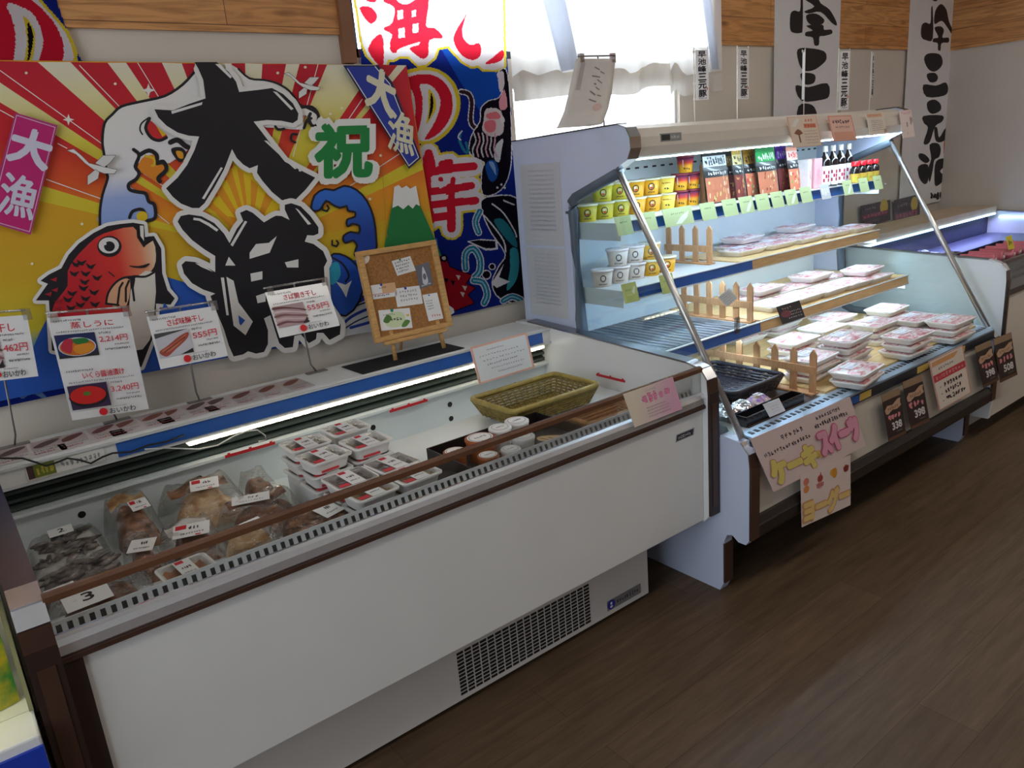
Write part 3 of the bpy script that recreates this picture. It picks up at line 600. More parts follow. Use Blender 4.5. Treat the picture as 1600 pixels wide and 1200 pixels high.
# ---- blue sea flags: painted cell by cell on one thin cloth so that the window shines through
class Raster:
    def __init__(s, y, x0, x1, z0, z1, cell=0.0026):
        s.y = y; s.x0, s.z0, s.c = x0, z0, cell; s.nx = int((x1-x0)/cell); s.nz = int((z1-z0)/cell)
        s.id = -np.ones((s.nz, s.nx), int); s.X = x0 + (np.arange(s.nx)+.5)*cell; s.Z = z0 + (np.arange(s.nz)+.5)*cell; s.cols = []; s.ar = 1
    def k(s, h):
        if h not in s.cols: s.cols.append(h)
        return s.cols.index(h)
    def w(s, pts): return [(lambda p: (p.x, p.z))(aty(a, b, s.y)) for a, b in pts]
    def polyw(s, P, h):
        xs = [p[0] for p in P]; zs = [p[1] for p in P]
        i0, i1 = max(0, int((min(xs)-s.x0)/s.c)), min(s.nx, int((max(xs)-s.x0)/s.c)+2); j0, j1 = max(0, int((min(zs)-s.z0)/s.c)), min(s.nz, int((max(zs)-s.z0)/s.c)+2)
        if i1 <= i0 or j1 <= j0: return
        gx, gz = np.meshgrid(s.X[i0:i1], s.Z[j0:j1]); ins = np.zeros(gx.shape, bool)
        for a in range(len(P)):
            (ax, az), (bx, bz) = P[a], P[(a+1) % len(P)]
            if az == bz: continue
            ins ^= ((az > gz) != (bz > gz)) & (gx < (bx-ax)*(gz-az)/(bz-az)+ax)
        s.id[j0:j1, i0:i1][ins] = s.k(h)
    def poly(s, pts, h): s.polyw(s.w(pts), h)
    def ell(s, cx, cy, rx, ry, h, n=16): s.poly([(cx+rx*math.cos(2*math.pi*k/n), cy+ry*math.sin(2*math.pi*k/n)) for k in range(n)], h)
    def stroke(s, pts, w, h, closed=False):
        N = len(pts)
        for i in range(N if closed else N-1):
            a, b = pts[i], pts[(i+1) % N]; dx, dy = b[0]-a[0], b[1]-a[1]; l = math.hypot(dx, dy)
            if l < 1e-6: continue
            nx, ny = -dy/l*w/2, dx/l*w/2
            s.poly([(a[0]+nx, a[1]+ny), (b[0]+nx, b[1]+ny), (b[0]-nx, b[1]-ny), (a[0]-nx, a[1]-ny)], h)
        for p in pts: s.ell(p[0], p[1], w/2, w/2, h, 10)
    def build(s, name, trans):
        mb = MB(); c = s.c
        V = {}
        def vid(i, j):
            if (i, j) not in V:
                x, z = s.x0+i*c, s.z0+j*c
                V[(i, j)] = len(mb.v); mb.v.append((x, s.y + 0.002*math.sin(x*23+z*5), z))
            return V[(i, j)]
        for h in s.cols: mb._mi(cloth_mat('cloth_' + h, h, trans))
        for j in range(s.nz):
            i = 0
            while i < s.nx:
                k = s.id[j, i]
                if k < 0: i += 1; continue
                e = i
                while e < s.nx and s.id[j, e] == k and e - i < 8: e += 1
                mb.f.append([vid(i, j), vid(e, j), vid(e, j+1), vid(i, j+1)]); mb.mi.append(int(k)); mb.sm.append(True); i = e
        return mb.build(name, origin=(s.x0, s.y, s.z0))
NAVY, WH, YE, RD, BKK = '1c2c86', 'e9e6ec', 'e6cf3c', 'd8263c', '171420'
B = Raster(2.437, 1.325, 1.985, 0.88, 2.12)
edge = [(561, -60), (785, -60), (788, 80), (800, 213), (807, 307), (822, 470), (700, 500), (575, 520)]
B.poly(edge, NAVY)
B.poly([(680, 60), (790, 60), (800, 180), (760, 190), (720, 130)], '1f52b8')
P5 = lambda q: rel(q, 5, 500, 0)
top = P5([(230, -300), (1420, -300), (1440, 520), (1380, 545), (1280, 545), (1240, 512), (1180, 520), (1110, 480), (1000, 360), (920, 375), (895, 450), (830, 505), (770, 512), (690, 440), (620, 440), (570, 470), (530, 465), (520, 505), (440, 505), (370, 430), (330, 330), (290, 60)])
B.stroke(top, 7, YE, True); B.poly(top, WH)
for q in ([(310, 60), (390, 55), (435, 100), (440, 150), (400, 185), (355, 150)], [(380, 400), (400, 330), (455, 270), (490, 300), (495, 500), (450, 500)], [(290, -100), (420, -100), (440, 0), (400, 20), (330, -20)],
          [(490, 10), (560, -40), (620, 20), (690, 30), (760, -10), (850, 0), (830, 200), (890, 215), (950, 270), (950, 300), (860, 312), (850, 420), (830, 450), (790, 455), (700, 380), (770, 350), (770, 330), (620, 380), (590, 415), (550, 400), (545, 330), (560, 270), (490, 225), (560, 180), (580, 60)],
          [(1190, 5), (1130, 130), (1060, 240), (1042, 320), (1085, 410), (1140, 455), (1200, 468), (1250, 440), (1262, 380), (1240, 335), (1180, 352), (1125, 310), (1110, 230), (1150, 100)], [(1425, 390), (1350, 450), (1290, 497), (1380, 490), (1435, 450)]): B.poly(smooth(P5(q), 3), RD)
for x0, y0, x1, y1 in ((605, 85, 650, 155), (720, 85, 752, 135), (612, 225, 662, 300), (725, 190, 772, 260)): B.poly(P5([(x0, y0), (x1, y0-10), (x1, y1-10), (x0, y1)]), WH)
no = smooth(P5([(640, 600), (740, 540), (850, 530), (960, 568), (1050, 660), (1090, 800), (1065, 930), (1000, 1030), (910, 1100), (820, 1125), (740, 1090), (690, 1000), (640, 900)]), 3)
B.stroke(no, 3, YE, True); B.poly(no, YE); B.poly(smooth(P5([(640, 620), (750, 560), (850, 550), (945, 580), (1030, 670), (1065, 800), (1045, 920), (985, 1015), (900, 1080), (820, 1105), (750, 1080), (690, 1000), (640, 900)]), 3), WH)
B.poly(smooth(P5([(660, 650), (700, 600), (800, 578), (900, 592), (980, 650), (1032, 750), (1032, 880), (985, 980), (905, 1060), (815, 1088), (900, 950), (942, 820), (930, 740), (870, 668), (780, 660), (800, 760), (795, 900), (760, 1040), (735, 1000), (700, 900)]), 3), RD)
B.poly(smooth(P5([(712, 700), (735, 760), (745, 850), (735, 915), (718, 830)]), 3), WH)
B.poly(smooth(P5([(850, 695), (900, 760), (908, 850), (860, 930), (828, 965), (850, 850)]), 3), YE); B.poly(smooth(P5([(868, 725), (888, 790), (878, 870), (845, 940), (860, 850)]), 3), BKK)
P3 = lambda q: rel(q, 3, 640, 80)
sachi = [([(88, 478), (100, 520), (105, 560)], 13), ([(60, 575), (130, 560), (230, 545), (300, 540)], 13), ([(150, 530), (190, 520)], 11), ([(145, 600), (150, 640)], 8), ([(205, 600), (200, 640)], 8), ([(70, 660), (180, 650), (290, 630)], 12), ([(100, 720), (200, 710), (310, 700)], 12), ([(110, 780), (180, 770)], 12), ([(190, 640), (195, 740), (195, 830)], 14), ([(80, 500), (80, 700), (100, 790)], 13)]
for w_, h in ((24, YE), (17, WH), (0, RD)):
    for q, w in sachi: B.stroke(P3(q), w + w_, h)
for q in ([(130, 610), (160, 610), (160, 635), (140, 645)], [(120, 680), (180, 672), (180, 690), (125, 700)]): B.poly(P3(q), WH)
# octopus
B.stroke(smooth(P3([(240, 190), (275, 200), (290, 240), (285, 320), (300, 355), (330, 360)]), 3, False), 9, WH); B.stroke(smooth(P3([(240, 190), (275, 200), (290, 240), (285, 320), (300, 355), (330, 360)]), 3, False), 6, '3a2630')
oc = smooth(P3([(330, 330), (335, 270), (370, 235), (420, 220), (440, 170), (415, 110), (450, 85), (468, 200), (478, 420), (470, 560), (425, 650), (345, 672), (340, 560), (350, 520), (285, 480), (290, 400)]), 3)
B.stroke(oc, 3, WH, True); B.poly(oc, '1c1722')
for q, h in (([(345, 330), (360, 270), (430, 280), (440, 380), (380, 400), (340, 370)], 'dcd2d6'), ([(360, 295), (410, 285), (428, 310), (400, 320), (365, 315)], 'e07a86'), ([(355, 330), (400, 325), (402, 370), (370, 382), (350, 360)], 'e07a86'), ([(420, 240), (445, 180), (460, 260), (430, 275)], 'e8a0ae'), ([(430, 300), (448, 320), (440, 340), (428, 330)], 'e4e0e6'), ([(405, 440), (440, 410), (432, 460), (420, 520), (395, 500)], 'dcdce0'), ([(415, 110), (440, 95), (445, 160), (425, 190)], 'e0d4dc')): B.poly(smooth(P3(q), 3), h)
for k in range(6): B.stroke(smooth(P3([(300+k*20, 385), (310+k*18, 420), (295+k*20, 460), (300+k*22, 495)]), 3, False), 2.4, 'd8a8b4' if k % 2 else 'd2cdd2')
B.stroke(smooth(P3([(240, 380), (235, 420), (260, 470), (275, 470), (265, 430)]), 3, False), 4, '2f7f9c'); B.stroke(smooth(P3([(245, 375), (228, 400), (240, 415)]), 3, False), 2, WH)
B.poly(smooth(P3([(355, 540), (375, 510), (405, 520), (415, 570), (395, 610), (370, 600)]), 3), '2458a8'); B.poly(smooth(P3([(370, 520), (395, 525), (405, 580), (390, 560)]), 3), '8fb4e0')
for x, y in ((430, 625), (445, 640), (410, 640)): B.ell(640+x/3, 80+y/3, 1.8, 1.8, WH)
# tuna, crab and little waves
tu = smooth(P3([(340, 700), (400, 680), (500, 690), (515, 800), (522, 950), (545, 1165), (430, 1160), (390, 1090), (420, 1010), (450, 950), (385, 850), (345, 760)]), 3)
B.stroke(tu, 3.5, WH, True); B.poly(tu, '1a1a24'); B.poly(smooth(P3([(470, 930), (505, 930), (512, 1010), (495, 1080), (455, 1120), (470, 1020)]), 3), '3f9fae')
B.poly(smooth(P3([(395, 790), (440, 790), (490, 860), (505, 920), (470, 900), (420, 840)]), 3), '2f7f90')
for q in ([(385, 715), (440, 760), (490, 840), (500, 870)], [(350, 770), (400, 830), (440, 890), (450, 940)], [(440, 700), (490, 720)]): B.stroke(smooth(P3(q), 3, False), 2.2, WH)
B.poly(P3([(265, 890), (330, 880), (410, 885), (415, 930), (360, 935)]), WH); B.poly(P3([(280, 892), (330, 886), (402, 890), (405, 922), (360, 925)]), '1a1a24')
B.poly(P3([(385, 1090), (440, 1000), (420, 1060), (470, 1080), (410, 1110)]), WH)
for x, y, r in ((362, 1048, 6), (388, 1010, 4)): B.ell(640+x/3, 80+y/3, r+1.5, r+1.5, WH); B.ell(640+x/3, 80+y/3, r, r, '1a1a24')
cr = P3([(130, 960), (165, 960), (185, 1010), (230, 1030), (290, 1050), (260, 1090), (305, 1110), (270, 1140), (300, 1180), (120, 1250), (100, 1100)])
B.stroke(cr, 3, '1a1420', True); B.poly(cr, 'a81c2c')
for x, y in ((170, 1075), (200, 1085), (225, 1060), (245, 1140), (255, 1110)): B.poly(P3([(x-10, y-12), (x+12, y-8), (x+4, y+14)]), 'e0d4cc' if x % 2 else '1a1420')
B.ell(640+160/3, 80+970/3, 6, 6, '1a1420'); B.ell(640+160/3, 80+970/3, 3, 3, 'd8d4d4')
for q, w in (([(262, 1020), (262, 950), (300, 925), (330, 970), (330, 1030), (305, 1060)], 9), ([(300, 1075), (345, 1085), (365, 1140), (350, 1180)], 9), ([(440, 1170), (480, 1150), (520, 1165)], 8), ([(330, 750), (310, 800), (325, 850)], 8)):
    B.stroke(smooth(P3(q), 3, False), w+3, WH); B.stroke(smooth(P3(q), 3, False), w, '2a86a8'); B.stroke(smooth(P3(q), 3, False), w*0.25, '9fd0e0')
B.id[:, :][(B.id >= 0) & (B.Z[:, None] < 0.893)] = -1
tag(B.build('flag_banner', 0.42), 'blue sea flag with red characters, an octopus and a tuna, hung half over the window', 'banner')

Cc = Raster(2.431, -0.09, 0.51, 0.92, 2.12)
Cc.poly([(-200, -80), (68, -80), (88, 0), (109, 60), (131, 100), (150, 200), (120, 620), (-300, 700)], NAVY)
Cc.poly(smooth([(-150, -60), (40, -50), (66, 0), (92, 30), (114, 62), (118, 110), (60, 190), (-60, 260), (-180, 200)], 3), YE)
Cc.poly(smooth([(-150, -52), (36, -44), (60, 0), (86, 30), (108, 62), (112, 105), (60, 180), (-60, 250), (-180, 190)], 3), WH)
Cc.poly(smooth([(-120, -30), (0, -20), (40, -6), (72, 20), (95, 55), (97, 100), (55, 165), (60, 100), (68, 62), (55, 26), (36, 12), (10, 6), (22, 40), (22, 90), (0, 160), (-80, 200), (-150, 120)], 3), RD)
Cc.poly(smooth([(36, 25), (50, 40), (55, 60), (50, 95), (30, 130), (38, 92), (42, 60)], 3), YE); Cc.poly(smooth([(43, 35), (50, 48), (52, 62), (46, 92), (40, 105), (44, 80)], 3), BKK)
Cc.poly([(-200, 330), (14, 350), (26, 400), (28, 430), (-200, 480)], WH); Cc.poly([(-200, 350), (8, 365), (14, 390), (-200, 410)], RD); Cc.poly([(-200, 415), (16, 398), (24, 418), (-200, 450)], RD); Cc.poly([(-200, 470), (28, 432), (30, 440), (10, 462), (4, 490), (-200, 520)], YE)
Cc.stroke(smooth([(40, 500), (28, 460), (40, 445), (48, 470), (60, 520)], 3, False), 2, 'd8d4dc')
Cc.stroke(smooth([(35, 620), (50, 612), (66, 618), (78, 634)], 3, False), 7, '5a7aa8'); Cc.stroke(smooth([(60, 600), (90, 590), (120, 600), (140, 640)], 3, False), 7, '2a4a78')
Cc.poly([(20, 606), (80, 598), (90, 606), (30, 618)], 'a02030')
tag(Cc.build('flag_banner', 0.2), 'dark blue sea flag mostly hidden behind the red and yellow big-catch flag', 'banner')

# ---- tall white calligraphy banners on the wall at right
def callig(px0, px1, y, nm, label, tr):
    xL = aty(*px0, y).x; xR = aty(*px1, y).x
    a = art_px(y); z1, z0 = 2.30, tr['z0']
    a.mb.box(xL, xR, y, y+0.002, z0, z1, mat('calligraphy_cloth', 'e9e6e6', 0.8, noise=0.03, scale=8))
    for t, q in tr['txt']: a.text(t, None, '17141a', 0.035, quad=q)
    for q in tr['blob']: a.poly(smooth(rel(q, 4, 1200, 0), 3), '17141a')
    for q in tr.get('red', []): a.poly(smooth(rel(q, 4, 1200, 0), 3), 'c83c3c')
    for q, n in tr.get('sq', []): a.squig(*q, n, '17141a', w=3)
    tag(a.mb.build('calligraphy_banner', origin=((xL+xR)/2, y, z0)), label, 'banner', 'tall calligraphy banners')
callig((1211, 0), (1314, 0), 2.433, 'b', 'wide tall white banner with black brush characters behind the glowing shelf case', dict(z0=1.1,
    txt=[('池', ((1235, -22), (68, -8), (2, -62)))],
    blob=[[(205, -20), (218, 0), (216, 180), (205, 205), (160, 205), (138, 180), (140, 90), (165, 65), (200, 68)], [(225, -10), (300, -30), (330, 20), (385, 60), (425, 130), (428, 160), (395, 140), (330, 75), (255, 85), (228, 70), (290, 40)], [(240, 95), (300, 85), (350, 120), (340, 150), (290, 160), (250, 140)], [(240, 160), (340, 155), (350, 185), (395, 185), (400, 210), (350, 225), (322, 230), (318, 280), (290, 282), (280, 235), (235, 225), (238, 200), (280, 190)],
          [(185, 310), (250, 300), (350, 320), (365, 370), (330, 410), (280, 440), (220, 440), (190, 380)], [(203, 462), (250, 455), (295, 470), (285, 520), (225, 525)], [(172, 535), (250, 545), (370, 520), (382, 600), (330, 625), (210, 630)], [(190, 665), (260, 650), (300, 690), (310, 800), (190, 800)]]))
callig((1423, 0), (1498, 0), 2.433, 'c', 'narrower-looking tall white banner with black brush characters nearest the room corner', dict(z0=0.93,
    txt=[],
    blob=[[(1030, -30), (1060, 0), (1040, 8), (1020, -10)], [(1020, 50), (1030, 55), (1030, 240), (990, 252), (958, 230), (960, 160), (985, 140), (1015, 145)], [(1045, 70), (1080, 25), (1115, 60), (1130, 130), (1155, 190), (1150, 215), (1120, 170), (1085, 130), (1040, 150)], [(1040, 175), (1080, 165), (1100, 190), (1090, 235), (1128, 235), (1128, 265), (1085, 270), (1078, 315), (1062, 310), (1060, 270), (1030, 262), (1035, 240), (1065, 232)],
          [(975, 370), (1000, 335), (1070, 338), (1092, 380), (1080, 420), (1040, 448), (1000, 430)], [(992, 465), (1040, 455), (1062, 480), (1050, 510), (1010, 512)], [(970, 530), (1050, 535), (1110, 515), (1126, 560), (1100, 598), (990, 605)], [(995, 640), (1040, 622), (1078, 650), (1078, 690), (1030, 712), (1000, 690)], [(972, 725), (1090, 722), (1088, 760), (1045, 790), (1010, 890), (972, 895), (1000, 800), (975, 770)], [(1040, 800), (1058, 800), (1070, 860), (1110, 800), (1108, 870), (1070, 890), (1045, 870)],
          [(1010, 905), (1060, 895), (1080, 930), (1070, 980), (1040, 1000), (1030, 1060), (1010, 1140), (1000, 1060), (1020, 990)], [(945, 960), (980, 965), (1010, 1000), (985, 1020), (945, 990)], [(940, 1040), (1000, 1030), (1000, 1130), (975, 1150), (945, 1110)], [(1050, 1010), (1105, 990), (1115, 1030), (1075, 1070), (1110, 1110), (1050, 1165), (1040, 1100)]],
    red=[[(1102, 880), (1128, 875), (1124, 975), (1100, 978)]], sq=[((1453, 312, 1478, 300), 5)]))
# ================================================================== CHILLED CASES
def ribs(mb, x0, x1, ya, za, yb, zb, n, m, w=0.5, t=0.003):
    """row of n little bars between two long edges (ya,za)-(yb,zb)"""
    st = (x1-x0)/n
    for i in range(n):
        x = x0 + st*i
        mb.slab((x, ya, za), (st*w, 0, 0), (0, yb-ya, zb-za), (0, 0, t), m)
# ---------------------------------------------------------------- the long open-top case in front
c1 = thing('chilled_display_case', 'long white open-top chilled case in front, holding fish packs and trays', 'display case', (0.94, 1.95, 0))
def end_panel(nm, x0, x1, parent, dy=0.0, dz=0.0, lowz=0.262):
    pr = [(2.40, lowz), (2.40, 0.80), (2.385, 0.828), (2.31, 0.832), (1.53, 0.789), (1.475, 0.775), (1.452, 0.745), (1.448, 0.70), (1.448, 0.29), (1.47, lowz)]
    pr = [(a+dy, b+dz) for a, b in pr]
    p = MB(WHITE).prism(pr, x0, x1).build(nm, parent)
    # grey trim over the top edge, chrome cap at the front corner, brown strip down the front
    t = MB()
    for (a, b), (c, d), m in (((pr[3]), (pr[4]), STEEL), (pr[4], pr[5], BRIGHT), (pr[5], pr[6], BRIGHT), (pr[6], pr[7], BROWN)):
        nx, nz = -(d-b), (c-a); l = math.hypot(nx, nz); nx, nz = nx/l*0.006, nz/l*0.006
        if nz < 0 or (abs(nz) < 1e-3 and nx > 0): nx, nz = -nx, -nz
        t.slab((x0-0.003, a, b), (x1-x0+0.006, 0, 0), (0, c-a, d-b), (0, nx, nz), m)
    t.box(x0-0.003, x1+0.003, pr[8][0]-0.008, pr[8][0]-0.0002, pr[8][1], pr[7][1]+0.005, DARKBR)
    t.box(x0+0.008, x1-0.008, pr[8][0]-0.010, pr[8][0]-0.0082, pr[8][1]+0.03, pr[7][1]-0.03, STEEL if False else BROWN)
    t.build('edge_trim', p)
    return p
end_panel('end_panel', 0.0, 0.045, c1); end_panel('end_panel', 1.835, 1.875, c1)
XL, XR = 0.0455, 1.8345
MB(WHITE).box(XL, XR, 1.47, 1.53, 0.268, 0.652).build('front_panel', c1, bevel=0.003)
MB(DARKBR).box(XL, XL+0.035, 1.462, 1.4695, 0.268, 0.652).build('corner_strip', c1)
MB(BROWN).prism([(1.462, 0.652), (1.457, 0.655), (1.457, 0.664), (1.462, 0.667), (1.53, 0.667), (1.53, 0.652)], XL, XR).build('bumper_strip', c1)
MB(BRIGHT).prism([(1.460, 0.6675), (1.456, 0.672), (1.457, 0.690), (1.464, 0.700), (1.474, 0.704), (1.483, 0.703), (1.500, 0.690), (1.504, 0.6675)], XL, XR).build('front_rail', c1)
g = MB(GLASS).box(XL, XR, 1.474, 1.479, 0.705, 0.772).build('front_glass', c1)
MB(mat('wood_tone_rail', '6a4632', 0.25, noise=.15, scale=20, coat=0.4)).prism([(1.468, 0.771), (1.468, 0.783), (1.474, 0.788), (1.482, 0.788), (1.485, 0.780), (1.485, 0.771)], XL, XR).build('handrail', c1)
gr = MB(WHITE); ZG = 0.678
gr.slab((XL, 1.506, ZG), (XR-XL, 0, 0), (0, 0.003, 0.006), (0, 0.003, 0)); gr.slab((XL, 1.517, ZG+0.024), (XR-XL, 0, 0), (0, 0.0025, 0.006), (0, 0.004, 0))
for i in range(96): gr.slab((XL + (XR-XL)*i/96, 1.5085, ZG+0.005), ((XR-XL)/96*0.5, 0, 0), (0, 0.0085, 0.020), (0, 0.002, 0))
gr.build('air_grille', c1)
MB(mat('duct_grey', '77797a', .5)).box(XL, XR, 1.524, 1.5305, 0.61, 0.700).build('grille_duct', c1)
MB(INNER).box(XL, XR, 1.531, 2.2215, 0.545, 0.56).build('deck', c1)
MB(INNER).box(0.702, XR, 1.531, 2.03, 0.5605, 0.64).build('raised_deck', c1)
MB(INNER).box(XL, 0.701, 1.531, 1.745, 0.5605, 0.605).build('raised_deck', c1)
bk = MB(INNER).box(XL, XR, 2.222, 2.25, 0.545, 0.682)
bk.prism([(2.20, 0.682), (2.20, 0.690), (2.25, 0.694), (2.25, 0.682)], XL, XR)
bkp = bk.build('back_panel', c1)
hl = MB(BLACK)
for px, py in ((128, 804), (312, 748), (583, 668), (703, 632), (705, 654), (707, 675), (805, 601)):
    p = aty(px, py, 2.221); hl.lathe([(0.0095, -0.001), (0.0095, 0.0)], (0, 0, 0), n=14); k = len(hl.v) - 28 - 28
    n0 = len(hl.v)
    for i in range(n0-56, n0):
        x, y, z = hl.v[i]; hl.v[i] = (p.x + x, 2.2215 + z, p.z + y)
hl.build('vent_holes', bkp)
sl = MB(mat('dark_green_louvre', '48534f', 0.45, noise=.1)); 
sl.box(XL, XR, 2.262, 2.275, 0.695, 0.77, mat('slot_dark', '10110f', 0.7))
for i in range(3): sl.prism([(2.222, 0.696+i*0.022), (2.222, 0.704+i*0.022), (2.255, 0.716+i*0.022), (2.255, 0.708+i*0.022)], XL, XR)
sl.build('louvre', c1)
ld = MB(WHITE).box(XL, XR, 2.20, 2.40, 0.772, 0.822); ld.prism([(2.183, 0.768), (2.186, 0.822), (2.20, 0.824), (2.20, 0.765)], XL, XR)
led = ld.build('ledge', c1, bevel=0.002)
MB(RAILBLUE).slab((0.318, 2.1815, 0.775), (1.48, 0, 0), (0, 0.0025, 0.040), (0, -0.0015, 0.0)).build('price_rail', led)
MB(mat('rail_lip', 'cfd2d2', 0.3)).box(XL, XR, 2.176, 2.1825, 0.816, 0.822).box(XL, XR, 2.176, 2.1825, 0.767, 0.7725).build('rail_lip', led)
LEDM = mat('led_strip', 'fff4dc', 0.4, emit=9.0)
lt = MB(LEDM); n = 46
for i in range(n): 
    x = 0.50 + i*(1.795-0.50)/n; lt.box(x, x+0.017, 2.1735, 2.1755, 0.7555, 0.7630)
lst = MB(mat('led_cover', 'f4ecd8', 0.4, emit=1.3)).prism([(2.177, 0.754), (2.175, 0.764), (2.21, 0.7648), (2.21, 0.754)], 0.495, 1.80).build('light_strip', c1)
lt.build('lamp_beads', lst)
KW = mat('kick_white', 'd8d3ce', 0.4, noise=.05, scale=6)
kk = MB(KW); kk.box(0.10, 1.68, 1.58, 2.36, 0.02, 0.26)
kick = kk.build('base', c1, bevel=0.002)
vg = MB(mat('vent_slot', '14100e', 0.7)); VX0, VX1, VZ0, VZ1 = 0.918, 1.418, 0.037, 0.176
for i in range(19):
    for j in range(12):
        vg.box(VX0 + (VX1-VX0)*i/19, VX0 + (VX1-VX0)*(i+0.80)/19, 1.5785, 1.5798, VZ0 + (VZ1-VZ0)*j/12, VZ0 + (VZ1-VZ0)*(j+0.62)/12)
vg.build('vent_grille', kick)
def badge(name, parent, O, U, V, txt):
    s = Sheet(O, U, V, base=mat('badge_silver', 'a9a9ad', 0.3, 0.6), thick=0.003)
    s.ell(0.12, 0.5, 0.11, 0.46, '2a2a9a'); s.ell(0.12, 0.62, 0.03, 0.14, 'e0e0ec'); s.ell(0.12, 0.3, 0.04, 0.12, 'e0e0ec')
    s.squig(0.27, 0.25, 0.93, 0.75, txt, '505058', seed=3)
    return s.mb.build(name, parent)
badge('maker_badge', kick, (1.487, 1.5795, 0.038), (0.155, 0, 0), (0, 0, 0.036), 9)
nb = Sheet((1.705, 1.4698, 0.577), (0.085, 0, 0), (0.004, 0, 0.024), base=mat('badge_silver', 'a9a9ad', 0.3, 0.6), thick=0.003); nb.rect(0.05, 0.12, 0.95, 0.88, '2c2a2e'); nb.squig(0.12, 0.25, 0.8, 0.7, 8, 'c8c8cc', seed=5); nb.mb.build('name_badge', c1)
# red load-line stickers inside
def stick(px0, px1, y=None, x=None):
    a, b = (aty(*px0, y), aty(*px1, y)) if y else (atx(*px0, x), atx(*px1, x))
    m = MB(mat('red_sticker', 'c8202c', 0.5)); d = b - a
    nrm = Vector((0, -0.0012, 0)) if y else Vector((-0.0012, 0, 0))
    m.slab(a, d, Vector((0, 0, 0.009)), nrm)
    for t in (0.08, 0.5, 0.92): m.slab(a + d*t - d.normalized()*0.004 + Vector((0, 0, 0.009)), d.normalized()*0.008, (0, 0, 0.004), nrm)
    m.build('load_line_sticker', c1)
stick((352, 716), (430, 694), y=2.1992); stick((609, 645), (668, 627), y=2.1992)
stick((932, 587), (977, 598), x=1.8348)
# label tube: lamp cover with a printed sticker at the left of the ledge
tbm = MB(mat('label_clear_holder', 'd6d0c8', 0.2, coat=0.5)); tl, tr_ = aty(37, 738, 2.17), aty(158, 707, 2.17)
s = Sheet(Vector((0.107, 2.1802, 0.776)), (0.182, 0, 0), (0, 0.002, 0.040), base=mat('label_clear_holder'), thick=0.004)
s.rect(0.01, 0.06, 0.99, 0.94, 'e8e4e0'); s.rect(0.02, 0.08, 0.10, 0.92, '4a2f2c'); s.rect(0.10, 0.08, 0.36, 0.92, '6f7a24'); s.squig(0.12, 0.2, 0.34, 0.8, 4, 'c0b040', seed=8); s.squig(0.42, 0.3, 0.95, 0.7, 9, '8a8a90', seed=9)
s.mb.build('lamp_label', led)
cord = [aty(x, y, 2.168) for x, y in ((-30, 716), (0, 716), (35, 716), (55, 722), (72, 728), (90, 722), (105, 716), (125, 719), (142, 724), (160, 714), (176, 708), (205, 706), (230, 696), (260, 690), (288, 679))]
tag(MB(mat('black_cord', '1a1718', 0.5)).tube(cord, 0.0026, n=6).build('power_cord', origin=(0.15, 2.168, 0.78)), 'thin black cord drooping along the front of the ledge at left', 'cord')
wcord = [aty(x, y, 2.168) for x, y in ((226, 702), (255, 700), (285, 701), (310, 702), (340, 696), (365, 682), (385, 674), (402, 672), (414, 680), (416, 688), (404, 690))]
tag(MB(mat('white_cord', 'cfd0cc', 0.5)).tube(wcord, 0.0022, n=6).build('thermometer_cord', origin=(0.6, 2.168, 0.72)), 'thin white cord lying along the dark louvre under the ledge', 'cord')

